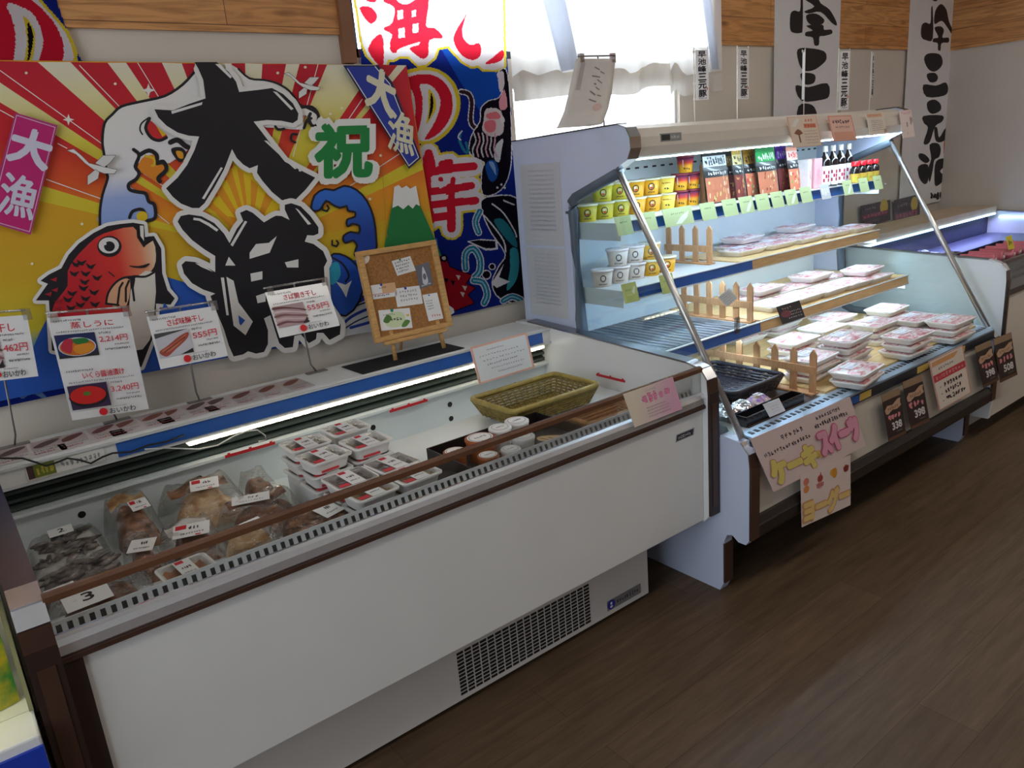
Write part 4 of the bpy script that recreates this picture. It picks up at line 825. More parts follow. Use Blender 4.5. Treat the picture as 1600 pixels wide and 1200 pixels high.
# ---------------------------------------------------------------- the tall glowing shelf case
c2 = thing('refrigerated_shelf_case', 'tall white refrigerated shelf case lit from inside, with three shelves of meat packs', 'display case', (2.78, 1.9, 0))
outer = [(2.38, 0.02), (2.38, 1.505), (1.83, 1.522), (1.795, 1.510), (1.778, 1.48), (1.776, 1.445), (1.792, 1.412), (1.845, 1.387)]
arc = [(2.06, 1.305), (2.085, 1.285), (2.092, 1.25), (2.08, 0.86), (2.055, 0.62), (2.04, 0.585), (2.00, 0.568)]
low = [(1.42, 0.556), (1.365, 0.548), (1.335, 0.515), (1.330, 0.47), (1.330, 0.225), (1.343, 0.205), (1.372, 0.205), (1.395, 0.222), (1.415, 0.215), (1.426, 0.19), (1.43, 0.03), (1.445, 0.0)]
for nm, x0, x1 in (('side_panel', 1.882, 1.922), ('side_panel', 3.665, 3.705)):
    p = MB(mat('cool_white_enamel', 'cbd4ea', 0.32, noise=0.03, scale=6)).prism(outer + arc + low + [(2.36, 0.0)], x0, x1).build(nm, c2)
    t = MB()
    for i in range(2, 7):
        (a, b), (c, d) = outer[i], outer[i+1]; t.slab((x0-0.004, a, b), (x1-x0+0.008, 0, 0), (0, c-a, d-b), (0, -0.004, 0.001), CHROME if i != 2 else STEEL)
    t.slab((x0-0.003, 2.38, 1.505), (x1-x0+0.006, 0, 0), (0, -0.55, 0.017), (0, 0, 0.004), DARKBR)
    t.build('top_trim', p); t = MB()
    for i in range(2, 5):
        (a, b), (c, d) = low[i-1], low[i]
        t.slab((x0-0.002, a, b), (x1-x0+0.004, 0, 0), (0, c-a, d-b), (0, -0.005, 0.003), CHROME if i < 3 else BROWN)
    t.box(x0-0.001, x1+0.001, 1.3215, 1.3295, 0.225, 0.47, BROWN); t.build('front_trim', p)
    MB(BROWN).box(x0-0.001, x1+0.001, 1.422, 1.4295, 0.035, 0.18).build('foot_trim', p)
    MB(GASK).tube([((x0+x1)/2, a, b) for a, b in [(1.85, 1.380)] + arc + [(1.44, 0.556)]], 0.024, n=6).build('gasket', p)
    gp = [(1.85, 1.378)] + [(a-0.01, b) for a, b in arc] + [(1.40, 0.562)]
    g = MB(clear_mat('side_glass', (0.93, 0.97, 0.97, 1) if x0 < 2 else (0.97, 0.98, 0.98, 1), 0.02, fres=.15)).prism(gp, (x0+x1)/2-0.003, (x0+x1)/2+0.003).build('side_glass', p)
    MB(mat('aluminium_bar', 'd2d0cc', 0.3, 0.85, noise=.05)).tube([((x0+x1)/2, 1.85, 1.372), ((x0+x1)/2, 1.372, 0.556)], 0.011, n=6).build('glass_edge_bar', p)
X0, X1 = 1.9225, 3.6645
MB(CREAM).prism([(2.37, 1.49), (2.37, 1.5), (1.835, 1.517), (1.80, 1.505), (1.784, 1.478), (1.783, 1.447), (1.797, 1.418), (1.81, 1.412), (1.82, 1.45), (2.0, 1.47)], X0, X1).build('canopy', c2)
MB(CREAM).box(X0, X1, 1.84, 2.24, 1.412, 1.42).build('air_duct', c2)
lc = MB(mat('cool_led', 'c8e8ff', 0.4, emit=50.0)).box(X0+0.02, X1-0.02, 1.815, 1.838, 1.408, 1.416).build('light_tube', c2)
cp = Sheet((2.03, 1.7828, 1.458), (0.105, 0, 0), (0, 0.001, 0.026), base=mat('panel_grey', '8f8f8c', 0.4), thick=0.004); cp.rect(0.05, 0.15, 0.45, 0.85, '2a2f2f'); cp.squig(0.5, 0.3, 0.92, 0.7, 5, 'd0d0cc', seed=4); cp.mb.build('control_panel', c2)
ib = MB(INNER).box(X0, X1, 2.21, 2.24, 0.545, 1.411)
ibp = ib.build('inner_back', c2)
pf = MB(BLACK)
for z in (1.365, 1.145, 0.9):
    for i in range(34): pf.box(X0+0.03+i*0.051, X0+0.052+i*0.051, 2.2085, 2.2098, z, z+0.007)
pf.build('perforation', ibp)
SHELFM = mat('shelf_enamel', 'd8dcdc', 0.35, noise=.04, scale=8)
def shelf(zt, yf, split=None, n=0):
    sh = MB(SHELFM).box(X0+0.004, X1-0.004, yf+0.012, 2.205, zt-0.018, zt).box(X0+0.004, X0+0.007, yf+0.012, 2.2, zt-0.06, zt-0.018).box(X1-0.007, X1-0.004, yf+0.012, 2.2, zt-0.06, zt-0.018)
    so = sh.build('shelf', c2)
    def rl(xa, xb, m): MB(m).slab((xa, yf, zt-0.032), (xb-xa, 0, 0), (0, 0.004, 0.036), (0, 0.005, 0)).build('price_rail', so)
    WOODR = mat('wood_rail_cover', 'd8b27a', 0.45, noise=.2, scale=12, stretch=(1, 14, 14))
    if split: rl(X0+0.004, split, RAILBLUE); rl(split+0.001, X1-0.004, WOODR)
    else: rl(X0+0.004, X1-0.004, RAILBLUE)
    MB(mat('rail_lip')).box(X0+0.004, X1-0.004, yf-0.003, yf+0.006, zt+0.004, zt+0.007).box(X0+0.004, X1-0.004, yf-0.003, yf+0.006, zt-0.037, zt-0.0325).build('rail_lip', so)
    if n: MB(mat('cool_led_dim', 'c8e8ff', 0.4, emit=34.0)).box(X0+0.03, X1-0.03, yf+0.015, yf+0.03, zt-0.024, zt-0.0185).build('shelf_lamp', so)
    return so
ST, SM, SLW, DK = 1.205, 0.972, 0.765, 0.555
shelf(ST, 1.87, None, 9.0); s_mid = shelf(SM, 1.87, 2.66, 8.0); s_low = shelf(SLW, 1.72, 2.50, 8.0)
MB(mat('mesh_grey', '70747c', .5, noise=.2, scale=50)).box(X0+0.012, 2.455, 1.75, 2.195, SLW+0.0002, SLW+0.002).build('mesh_mat', s_low)
wg = MB(STEEL)
for i in range(14): wg.tube([(X0+0.02+i*0.034, 1.75, SLW+0.004), (X0+0.02+i*0.034, 2.19, SLW+0.004)], 0.0016, n=5)
wg.build('wire_floor', s_low)
MB(SHELFM).box(X0, X1, 1.40, 2.208, DK-0.02, DK).build('deck', c2)
fp = MB(CREAM).box(X0, X1, 1.345, 1.38, 0.29, 0.515).build('front_panel', c2)
fr2 = MB(mat('steel_blue_lip', '9fb3c6', 0.3, 0.4)).prism([(1.338, 0.549), (1.338, 0.556), (1.40, 0.562), (1.405, 0.556)], X0, X1)
fr2.build('air_return_lip', c2)
ag = MB(BLACK)
for i in range(60): ag.box(X0+0.02+i*0.0287, X0+0.035+i*0.0287, 1.365, 1.385, 0.5585, 0.5605)
ag.build('air_return_slots', c2)
rb = MB(mat('dark_rail', '2e3038', 0.35)).box(X0, X1, 1.336, 1.346, 0.514, 0.548).build('front_price_rail', c2)
MB(RAILBLUE).box(2.47, 2.53, 1.3335, 1.3358, 0.520, 0.545).build('price_strip', rb)
yl = MB(mat('yellow_strip', 'd8b45a', 0.4))
for a, b in ((2.53, 2.61), (2.96, 3.05), (3.30, 3.37)): yl.box(a, b, 1.3335, 1.3358, 0.520, 0.545)
yl.build('price_strip', rb)
MB(mat('bumper_dark', '2b221e', 0.4, noise=.1)).prism([(1.333, 0.215), (1.325, 0.23), (1.325, 0.27), (1.333, 0.289), (1.40, 0.289), (1.40, 0.215)], X0, X1).build('bumper', c2)
MB(STEEL).box(X0, X1, 1.3225, 1.3248, 0.264, 0.268).build('bumper_line', c2)
MB(mat('kick_black', '0e0d0d', 0.6)).box(X0, X1, 1.55, 2.3, 0.03, 0.289).build('kick_panel', c2)
badge('maker_badge', c2, (1.99, 1.535, 0.10), (0.14, 0, 0), (0, 0, 0.03), 9)
lg = MB(BLACK)
for x in (2.1, 3.5): lg.lathe([(0.02, 0), (0.02, 0.03)], (x, 1.65, 0.0), n=12)
lg.build('foot', c2)

# ---------------------------------------------------------------- third case in the corner with blue light
c3 = thing('chilled_display_case', 'white open-top chilled case in the far corner, glowing blue inside', 'display case', (4.6, 1.85, 0))
def ys(p): return [(a-0.095, b+0.045) for a, b in p]
end_panel('end_panel', 3.79, 3.815, c3, -0.095, 0.045, 0.05); end_panel('end_panel', 5.50, 5.54, c3, -0.095, 0.045, 0.05)
XA, XB = 3.8155, 5.4995
MB(CREAM).box(XA, XB, 1.375, 1.43, 0.10, 0.69).build('front_panel', c3)
MB(DARKBR).box(XA, XB, 1.366, 1.3745, 0.665, 0.69).build('bumper_strip', c3)
MB(BROWN).prism([(1.372, 0.815), (1.372, 0.83), (1.39, 0.83), (1.39, 0.815)], XA, XB).build('handrail', c3)
MB(GLASS).box(XA, XB, 1.379, 1.384, 0.735, 0.815).build('front_glass', c3)
MB(STEEL).box(XA, XB, 1.368, 1.44, 0.6905, 0.734).build('front_rail', c3)
BLUEI = mat('case_inner', 'ccd2dc', 0.4)
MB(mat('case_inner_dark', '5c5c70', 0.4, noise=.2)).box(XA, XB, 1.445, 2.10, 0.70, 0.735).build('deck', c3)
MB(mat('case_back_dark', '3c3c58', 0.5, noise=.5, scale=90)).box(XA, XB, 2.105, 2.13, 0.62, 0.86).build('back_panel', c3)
MB(mat('tan_ledge', 'd2bea4', 0.5, noise=.1, scale=10)).box(XA, XB, 2.06, 2.29, 0.855, 0.905).build('ledge', c3)
MB(mat('blue_white_led', 'a8d4ff', 0.4, emit=6.0)).box(XA+0.02, XA+1.66, 2.054, 2.0595, 0.853, 0.863).build('light_strip', c3)
MB(mat('blue_white_led')).box(5.488, 5.4985, 1.5, 2.04, 0.83, 0.838).build('end_light_strip', c3)
MB(KW).box(XA+0.05, XB-0.05, 1.5, 2.2, 0.0, 0.0995).build('base', c3)
l3 = bpy.data.lights.new('blue_case_light', 'AREA'); l3.shape = 'RECTANGLE'; l3.size = 1.6; l3.size_y = 0.03; l3.energy = 3.2; l3.color = (0.33, 0.38, 1.0)
o = bpy.data.objects.new('blue_case_light', l3); COL.objects.link(o); o.location = (4.66, 2.05, 0.84); o.rotation_euler = (math.radians(-25), 0, 0)

# ---------------------------------------------------------------- neighbour case cut off by the left edge of the view
c0_ = thing('drinks_display_case', 'white and blue display case cut off at the lower left corner', 'display case', (-0.6, 1.8, 0))
MB(WHITE).box(-1.0, -0.012, 1.41, 1.50, 0.50, 0.572).build('shelf_edge', c0_, bevel=0.004)
MB(mat('deep_blue_rail', '1d3fb4', 0.35)).box(-1.0, -0.012, 1.403, 1.4095, 0.40, 0.553).build('price_rail', c0_)
MB(clear_mat('greenish_side_glass', (.78, .82, .68, 1), .05)).box(-0.018, -0.012, 1.5005, 2.3, 0.5725, 0.90).build('side_glass', c0_)
MB(mat('green_cream_panel', '8d8a62', 0.5, noise=.1)).box(-0.018, -0.011, 1.488, 1.5, 0.575, 0.90).build('corner_post', c0_)
MB(WHITE).box(-1.0, -0.012, 1.502, 2.3, 0.0, 0.57).build('body', c0_)
MB(mat('warm_led', 'fff3b0', 0.4, emit=5.0)).box(-1.0, -0.05, 1.52, 1.55, 0.745, 0.765).build('light_strip', c0_)
MB(mat('deep_blue_rail')).box(-1.0, -0.05, 1.45, 1.47, 0.79, 0.85).build('upper_rail', c0_)
MB(WHITE).box(-1.0, -0.05, 1.48, 2.2, 0.77, 0.785).build('upper_shelf', c0_)
# ================================================================== ON THE LEDGE OF THE FRONT CASE
LZ = 0.8225
RDT, DKT = 'd8283c', '3a3638'
def shop_card(s, y0, y1, title, price, photo, logo=True, seed=1):
    """one printed price card between heights y0..y1 of a sheet"""
    h = y1-y0
    Y = lambda v: y0 + v*h
    s.squig(0.06, Y(.90), 0.40, Y(.945), 12, '6a6668', seed=seed)
    s.text(title, (0.25, Y(.76), 0.78, Y(.885)), RDT, 0.012)
    s.squig(0.06, Y(.695), 0.9, Y(.73), 30, '6a6668', seed=seed+1)
    if photo: photo(s, 0.03, Y(.20), 0.52, Y(.66))
    s.squig(0.57, Y(.61), 0.72, Y(.655), 6, '6a6668', seed=seed+2)
    s.text(price, (0.56, Y(.44), 0.92, Y(.57)), RDT, 0.006)
    s.squig(0.74, Y(.37), 0.92, Y(.405), 8, DKT, seed=seed+3); s.squig(0.60, Y(.28), 0.93, Y(.325), 14, DKT, seed=seed+4)
    if logo:
        s.ell(0.40, Y(.10), 0.055, 0.055*s.ar*1.0, 'd81e28'); s.squig(0.50, Y(.165), 0.72, Y(.19), 12, '8a8688', seed=seed+5)
        s.text('おいかわ', (0.48, Y(.045), 0.82, Y(.15)), '2a2628', 0.01)
def ph_fillet(s, x0, y0, x1, y1):
    w, h = x1-x0, y1-y0; P = lambda q: [(x0+a*w, y0+b*h) for a, b in q]
    s.rect(x0, y0, x1, y1, 'c9c6cc'); s.poly(P([(0, .8), (1, 1), (1, 1), (0, 1)]), '4a4a4a'); s.poly(P([(.6, 0), (1, 0), (1, .18)]), '1e1c20')
    s.poly(smooth(P([(.02, .25), (.3, .45), (.7, .75), (.98, .85), (.9, .6), (.5, .25), (.2, .02)])), 'a84a38'); s.poly(smooth(P([(.1, .28), (.5, .5), (.9, .78), (.7, .5), (.3, .2)])), 'c87050'); s.stroke(P([(.15, .2), (.85, .68)]), h*.05, '7c3028')
def ph_dried(s, x0, y0, x1, y1):
    w, h = x1-x0, y1-y0; P = lambda q: [(x0+a*w, y0+b*h) for a, b in q]
    s.rect(x0, y0, x1, y1, 'b89a9c')
    for k, c in enumerate(('7a4a4c', 'd0b4b4', '8a5a5a', 'dcc4c4', '70403e')): s.poly(smooth(P([(0, .1+k*.19), (.3, .16+k*.17), (.7, .05+k*.17), (1, .02+k*.14), (1, .1+k*.14), (.6, .15+k*.17), (.3, .26+k*.17), (0, .2+k*.19)])), c)
    s.poly(P([(.8, 0), (1, 0), (1, .3)]), '2a2224')
def ph_uni(s, x0, y0, x1, y1):
    w, h = x1-x0, y1-y0; P = lambda q: [(x0+a*w, y0+b*h) for a, b in q]
    s.rect(x0, y0, x1, y1, '1f2a5a'); s.poly(P([(0, 0), (1, 0), (1, .2), (0, .1)]), '28242a'); s.ell(x0+.5*w, y0+.45*h, .47*w, .40*h, 'c8ccd8'); s.ell(x0+.5*w, y0+.44*h, .44*w, .36*h, 'd06a20')
    s.poly(smooth(P([(.1, .4), (.2, .75), (.42, .8), (.38, .5), (.3, .2)])), 'c02a40'); s.poly(smooth(P([(.42, .78), (.75, .78), (.8, .6), (.5, .55)])), '2c7a34'); s.poly(smooth(P([(.45, .5), (.85, .55), (.9, .3), (.6, .12), (.4, .25)])), 'e0902a')
def ph_ikura(s, x0, y0, x1, y1):
    w, h = x1-x0, y1-y0; s.rect(x0, y0, x1, y1, '3a2448'); s.ell(x0+.48*w, y0+.5*h, .50*w, .44*h, '18141a'); s.ell(x0+.47*w, y0+.55*h, .46*w, .37*h, 'd0201c'); s.ell(x0+.45*w, y0+.62*h, .10*w, .09*h, '5a7a2a')
CLIPM = clear_mat('clip_clear', (.9, .9, .9, 1), .25)
WIRE = mat('grey_wire', '8d8a88', 0.35, 0.7)
def sign_stand(label, TL, TR, BL, cards, px, basepx, cat='price sign', grp='price signs on stands'):
    """a wire stand with a clip bar and one or two laminated cards"""
    s0 = px_sheet(TL, TR, BL, 2.30, base=None, lean=TL[0] > 0)
    mid = s0.O + s0.U*0.5 + s0.V
    bp = atz(basepx[0], basepx[1], LZ)
    bp.y = min(max(bp.y, 2.24), 2.37)
    t = thing('price_sign', label, cat, (bp.x, bp.y, LZ), grp)
    st = MB(WIRE); top = mid + Vector((0, 0.008, 0.012))
    st.tube([(bp.x, bp.y, LZ+0.004), (bp.x*0.7+top.x*0.3, bp.y, LZ+0.03), (top.x, top.y+0.006, top.z)], 0.0028, n=6)
    st.slab((bp.x-0.035, bp.y-0.012, LZ+0.0005), (0.07, 0, 0), (0, 0.024, 0), (0, 0, 0.003)); st.build('stand', t)
    MB(CLIPM).tube([top - s0.U*0.5, top + s0.U*0.5], 0.0035, n=8).build('clip_bar', t)
    for f in (0.03, 0.93):
        p = s0.O + s0.U*f + s0.V; MB(CLIPM).slab(p + Vector((0, -0.004, -0.012)), s0.U.normalized()*0.02, (0, 0, 0.028), (0, 0.014, 0)).build('clip', t)
    s = px_sheet(TL, TR, BL, 2.30, lean=TL[0] > 0, base=mat('laminated_card', 'efedec', 0.22, coat=0.5)); cards(s); s.mb.build('card', t)
    return t
sign_stand('two-dish price card on a wire stand, steamed sea urchin above salmon roe', (73, 497), (200, 487), (113, 657), lambda s: (shop_card(s, 0.51, 1.0, '蒸しうに', '2,214円', ph_uni, False, 11), shop_card(s, 0.0, 0.52, 'いくら醤油漬け', '3,240円', ph_ikura, True, 21)), None, (180, 655))
sign_stand('price card on a wire stand showing a brown seasoned fish fillet, 555 yen', (229, 495), (336, 478), (251, 577), lambda s: shop_card(s, 0, 1, 'さば味醂干し', '555円', ph_fillet, True, 31), None, (312, 627))
sign_stand('price card on a wire stand showing pale split dried fish, next to the cork board', (414, 457), (509, 441), (437, 528), lambda s: shop_card(s, 0, 1, 'さば開き干し', '555円', ph_dried, True, 41), None, (485, 578))
sign_stand('price card on a wire stand cut off by the left edge of the view', (-66, 500), (42, 492), (-45, 600), lambda s: shop_card(s, 0, 1, '○○干し', '462円', ph_dried, True, 51), None, (22, 694))

# flat laminated cards lying on the ledge
def flat_card(px, w, d, rz, label, seed):
    p = atz(px[0], px[1], LZ); p.y = 2.285
    ux = Vector((math.cos(rz), math.sin(rz), 0))*w; uy = Vector((-math.sin(rz), math.cos(rz), 0))*d
    s = Sheet(p - ux*0.5 - uy*0.5 + Vector((0, 0, 0.0016)), ux, uy, base=mat('laminated_card_grey', 'cdc4c2', 0.25, coat=0.4))
    R = random.Random(seed)
    for i in range(2):
        x = 0.04 + i*0.5; s.rect(x, 0.42, x+0.44, 0.94, 'b9a6a4'); s.poly(smooth([(x+.02, .6), (x+.2, .84), (x+.42, .86), (x+.36, .68), (x+.14, .5)]), ['6a3c36', '5a4844', '7c4a3c'][R.randrange(3)])
        s.squig(x, 0.26, x+0.42, 0.34, 10, '7a7274', seed=seed); s.squig(x, 0.10, x+0.3, 0.2, 7, '9a4a50', seed=seed+1)
    tag(s.mb.build('flat_price_card', origin=tuple(p)), label, 'card', 'flat cards on the ledge')
for i, (px, lab) in enumerate((((40, 694), 'flat fish card lying on the ledge at its far left end'), ((135, 677), 'flat fish card on the ledge, second from the left, above the printed lamp label'), ((212, 657), 'flat fish card lying on the ledge, third from the left'), ((282, 640), 'flat fish card on the ledge just below the 555 yen fillet sign'), ((352, 622), 'flat fish card on the ledge, fifth from the left'), ((432, 602), 'flat fish card lying on the ledge nearest the cork board'))):
    flat_card(px, 0.160, 0.145, (-0.03, 0.05, -0.02, 0.03, -0.04, 0.02)[i], lab, 60+i*7)

# cork board on a little easel, on a black mat
mp = [atz(x, y, LZ) for x, y in ((556, 564), (586, 570), (705, 540), (668, 537))]
mm = MB(mat('black_mat', '171416', 0.8, noise=.3, scale=80)); ys_ = [p.y for p in mp]
x0_, x1_ = 1.06, 1.46
mm.box(x0_, x1_, 2.205, 2.355, LZ+0.0004, LZ+0.0024)
tag(mm.build('mat', origin=(1.26, 2.28, LZ)), 'black rectangular mat on the ledge under the cork board easel', 'mat')
sB = px_sheet((555, 394), (679, 375), (586, 537), 2.325, base=None)
cb = thing('cork_board_easel', 'cork notice board with a pale wooden frame on a small easel', 'notice board', tuple(Vector((sB.O.x + sB.U.x/2, sB.O.y, LZ+0.0026))))
CORK = mat('cork', 'b07840', 0.85, noise=.35, scale=140)
s = Sheet(sB.O + sB.U*0.03 + sB.V*0.03, sB.U*0.94, sB.V*0.94, base=CORK, thick=0.006); s.mb.build('cork_panel', cb)
fm = MB(PINE); o_, u_, v_, n_ = sB.O, sB.U, sB.V, sB.N
fw = 0.07
for a, b, c, d in ((0, 0, 1, fw*.8), (0, 1-fw*.8, 1, fw*.8), (0, fw*.8, fw, 1-1.6*fw), (1-fw, fw*.8, fw, 1-1.6*fw)): fm.slab(o_ + u_*a + v_*b - n_*0.008, u_*c, v_*d, n_*0.018)
fm.build('frame', cb, bevel=0.002)
eg = MB(PINE).slab(o_ + u_*0.10 - v_*0.045 - n_*0.004, u_*0.80, v_*0.042, n_*0.022); eg.build('tray', cb, bevel=0.002)
for f, dy in ((0.22, -0.012), (0.82, -0.012)):
    b_ = o_ + u_*f; MB(PINE).tube([b_ + Vector((0, 0.006, 0.03)), Vector((b_.x - 0.006 + 0.012*(f > .5), b_.y + dy, LZ+0.004))], 0.0075, n=8).build('leg', cb)
b_ = o_ + u_*0.5 + v_*0.5; MB(PINE).tube([b_ - n_*0.014, Vector((b_.x, 2.385, LZ+0.004))], 0.006, n=8).build('leg', cb)
def on_board(px4, name, lab, draw, base='efecea', grp=None, cat='note', pin=None):
    """paper pinned on the board; corners TL, TR, BL in view coordinates brought to the board's own plane"""
    def hit(px, py):
        d = Vector(_ray(px, py)); p0 = sB.O + sB.N*0.0015; t = (p0 - Vector((0, 0, H))).dot(sB.N)/d.dot(sB.N); return Vector((0, 0, H)) + d*t
    TL, TR, BL = [hit(*p) for p in px4]
    s = Sheet(BL, TR-TL, TL-BL, base=base, thick=0.0008); draw(s)
    if pin: s.ell(0.42, 0.95, 0.05, 0.05*s.ar, pin)
    tag(s.mb.build(name, origin=tuple(BL)), lab, cat, grp)
G_ = 'papers pinned on the cork board'
on_board(((612, 408), (641, 400), (621, 431)), 'pinned_note', 'white handwritten note pinned at the top of the cork board', lambda s: [s.squig(0.08, 0.75-i*0.2, 0.92-0.08*i, 0.88-i*0.2, 7, '2a2a34', seed=70+i) for i in range(4)], grp=G_, pin='2a8a4a')
on_board(((649, 416), (670, 409), (656, 452)), 'pinned_card', 'grey card with white print pinned at the right of the cork board', lambda s: (s.poly(smooth([(.3, .2), (.5, .9), (.7, .2)]), 'd8d8dc'), s.ell(.5, .45, .12, .14, '6d6d78'), s.squig(.15, .06, .85, .14, 9, 'e8e8ea', seed=75)), base='6d6d78', grp=G_)
on_board(((579, 446), (617, 441), (583, 468)), 'pinned_card', 'pale orange and white name card pinned at the left of the cork board', lambda s: (s.rect(.42, .35, 1, 1, 'e0b080'), s.squig(.3, .66, .62, .82, 4, '4a4448', seed=77), s.squig(.08, .12, .7, .28, 7, '2a2628', seed=78), s.rect(.0, .3, .9, .36, 'e0a0a0')), grp=G_, pin='2a3fb0')
on_board(((616, 451), (656, 446), (621, 480)), 'pinned_note', 'white note with faint writing pinned in the middle of the cork board', lambda s: [s.squig(0.15, 0.70-i*0.22, 0.85, 0.84-i*0.22, 7, '8a8a90', seed=80+i) for i in range(3)], grp=G_, pin='2a3fb0')
on_board(((660, 461), (683, 457), (670, 502)), 'pinned_leaflet', 'tall white leaflet with red print pinned at the lower right of the cork board', lambda s: ([s.squig(0.12, 0.72-i*0.10, 0.55, 0.78-i*0.10, 6, '6a6a70', seed=85+i) for i in range(4)], s.squig(.25, .12, .9, .22, 4, 'd86a5a', seed=90)), grp=G_, pin='2a3fb0')
on_board(((591, 485), (640, 481), (596, 517)), 'pinned_flyer', 'white flyer with green leaves pinned at the lower left of the cork board', lambda s: (s.poly(smooth([(.2, .2), (.5, .1), (.8, .3), (.75, .8), (.4, .85), (.15, .6)]), 'd8e4b8'), s.poly(smooth([(.1, .45), (.25, .75), (.38, .6), (.25, .35)]), '4f7a34'), s.poly(smooth([(.65, .12), (.8, .42), (.95, .35), (.8, .1)]), '5f8a3c'), s.ell(.9, .65, .05, .06, 'e8c040'), s.squig(.32, .42, .72, .58, 4, '3a4430', w=.03, seed=92), s.squig(.12, .72, .5, .8, 6, '5a7a4a', seed=93)), grp=G_, pin='1a8a6a')
on_board(((556, 393), (576, 391), (559, 414)), 'round_sticker', 'round cream sticker on the top left corner of the cork board frame', lambda s: (s.ell(.5, .5, .5, .5, 'efe0c4'), s.ell(.5, .5, .43, .43, 'f0e6d4'), s.squig(.2, .4, .8, .6, 5, 'c8a878', seed=95)), base=None, cat='sticker')

# notices hanging on the case
s = px_sheet((734, 543), (823, 519), (749, 601), 2.168, base=mat('notice_pale', 'efe9e6', 0.25, coat=.4), lean=False); s.rect(0, 0, 1, 1, 'f0b8a4'); s.rect(.035, .05, .965, .95, 'f0efee')
for i, (a, b) in enumerate(((.25, .55), (.1, .8), (.15, .9), (.2, .75), (.25, .85), (.35, .8))): s.squig(a, .80-i*.125, b, .845-i*.125, 14, '9a8e94' if i != 3 else '3a3a44', seed=100+i)
tag(s.mb.build('hanging_notice', origin=(1.5, 2.168, .8)), 'laminated notice with a pink border hanging from the blue price rail', 'notice')
s = px_sheet((974, 616), (1051, 589), (992, 668), 1.452, base=grad_mat('pink_notice_paper', [(0, 'efe2cc'), (0.6, 'ecccd0'), (1, 'eab2cc')], 'x', 0.0, 0.17), lean=False)
s.squig(.28, .54, .84, .80, 5, 'c0507f', w=.085, seed=118); s.squig(.28, .54, .84, .80, 5, 'f090b8', w=.06, seed=118); s.squig(.38, .86, .62, .9, 8, 'a89a9c', seed=110)
for i in range(4): s.squig(.32, .38-i*.085, .78-.06*(i == 0), .42-i*.085, 16, '8a7478', seed=111+i)
O_ = s.O.copy(); tag(s.mb.build('hanging_notice', origin=tuple(O_)), 'cream and pink notice with a pink heading clipped to the front glass', 'notice')

# ================================================================== INSIDE THE FRONT CASE
DZ = 0.6405; DLOW = 0.5605
def fish_mat(nm, a, b): return mat(nm, a, 0.35, noise=.5, scale=35, bump=.4, coat=.5, hx2=b)
BRN = fish_mat('dried_brown_fish', 'b07850', '5a3626'); TAN = fish_mat('dried_pale_fish', 'e0bc8c', 'b88450'); SIL = fish_mat('small_silver_fish', '9a9088', '3a3230'); DARKF = fish_mat('dark_dried_fish', '94603f', '472a1e'); ORA = fish_mat('orange_fish', 'd8913c', 'a8601c'); PNK = fish_mat('pink_fish', 'e8b8a0', 'd08878')
LABP = mat('label_paper', 'efeeec', 0.4)
def label_plate(mb_parent, c, w, h, rz, tilt, seed, red=True, big=None, name='label'):
    c = Vector(c); M = Matrix.Rotation(rz, 3, 'Z') @ Matrix.Rotation(tilt, 3, 'X'); U = M @ Vector((w, 0, 0)); V = M @ Vector((0, h, 0))
    off = Vector(POS[mb_parent.name])
    s = Sheet(c + off - U*.5 - V*.5, U, V, base=LABP, thick=0.0008)
    if red: s.rect(.06, .62, .36, .94, 'c8202c'); s.rect(.62, .03, .76, .12, 'd8303c')
    if big: s.text(big, (.40, .30, .64, .78), '2a2628', .02)
    else: s.squig(.42, .52, .72, .78, 3, '3a3638', seed=seed); s.squig(.2, .2, .85, .34, 9, '7a7678', seed=seed+1)
    s.mb.build(name, mb_parent)
def lump(mb, cx, cy, cz, rx, ry, rz_, ang, seed, m, n=14, k=8, jag=.18):
    R = random.Random(seed); ph = [R.uniform(0, 6.3) for _ in range(4)]
    def fn(u, v):
        th = 2*math.pi*u; f = math.pi*(v-.5); r = math.cos(f)*(1 + jag*math.sin(2*th+ph[0]) + jag*.6*math.sin(5*th+ph[1]))
        x, y, z = rx*r*math.cos(th), ry*r*math.sin(th), rz_*math.sin(f)*(1 + .25*math.sin(3*th+ph[2]))
        return (cx + x*math.cos(ang) - y*math.sin(ang), cy + x*math.sin(ang) + y*math.cos(ang), max(cz + z, 0.0008))
    mb.grid(fn, n, k, m)
def bag(label, x0, x1, y0, y1, base, h0, h1, content, seed, lab=(0, 0, .05, .035, 0), labkw=None):
    """a clear bag of fish lying with its far edge higher, so that it faces whoever stands in front"""
    w, d = x1-x0, y1-y0; t = thing('fish_bag', label, 'bagged fish', (0, 0, 0), 'bagged fish in the front case')
    R = random.Random(seed); ph = [R.uniform(0, 6.3) for _ in range(6)]
    def edge(u, v): return (max(0, min(1, 7*min(u, 1-u))*min(1, 7*min(v, 1-v))))**.5
    def hf(x, y): return h0 + (h1-h0)*(y/d + .5)
    mb = MB(); content(mb, w*.88, d*.86, hf, seed); mb.build('fish', t)
    def crn(x, y): return .0035*math.sin(x*95+ph[0]+2*math.sin(y*60)) + .003*math.sin(y*120+ph[1]) + .002*math.sin((x+y)*230+ph[2])
    f = MB(FILM)
    f.grid(lambda u, v: ((u-.5)*w*(1+.02*math.sin(v*17+ph[3])), (v-.5)*d*(1+.02*math.sin(u*19+ph[4])), .0012 + edge(u, v)*(hf((u-.5)*w, (v-.5)*d) + .006 + crn((u-.5)*w, (v-.5)*d))), 32, 26)
    f.build('clear_bag', t)
    if lab:
        tl = math.atan2(h1-h0, d)
        label_plate(t, (lab[0], lab[1], hf(lab[0], lab[1]) + .0135), lab[2], lab[3], lab[4], tl, seed, **(labkw or {}))
    t.location = ((x0+x1)/2, (y0+y1)/2, base)
    return t
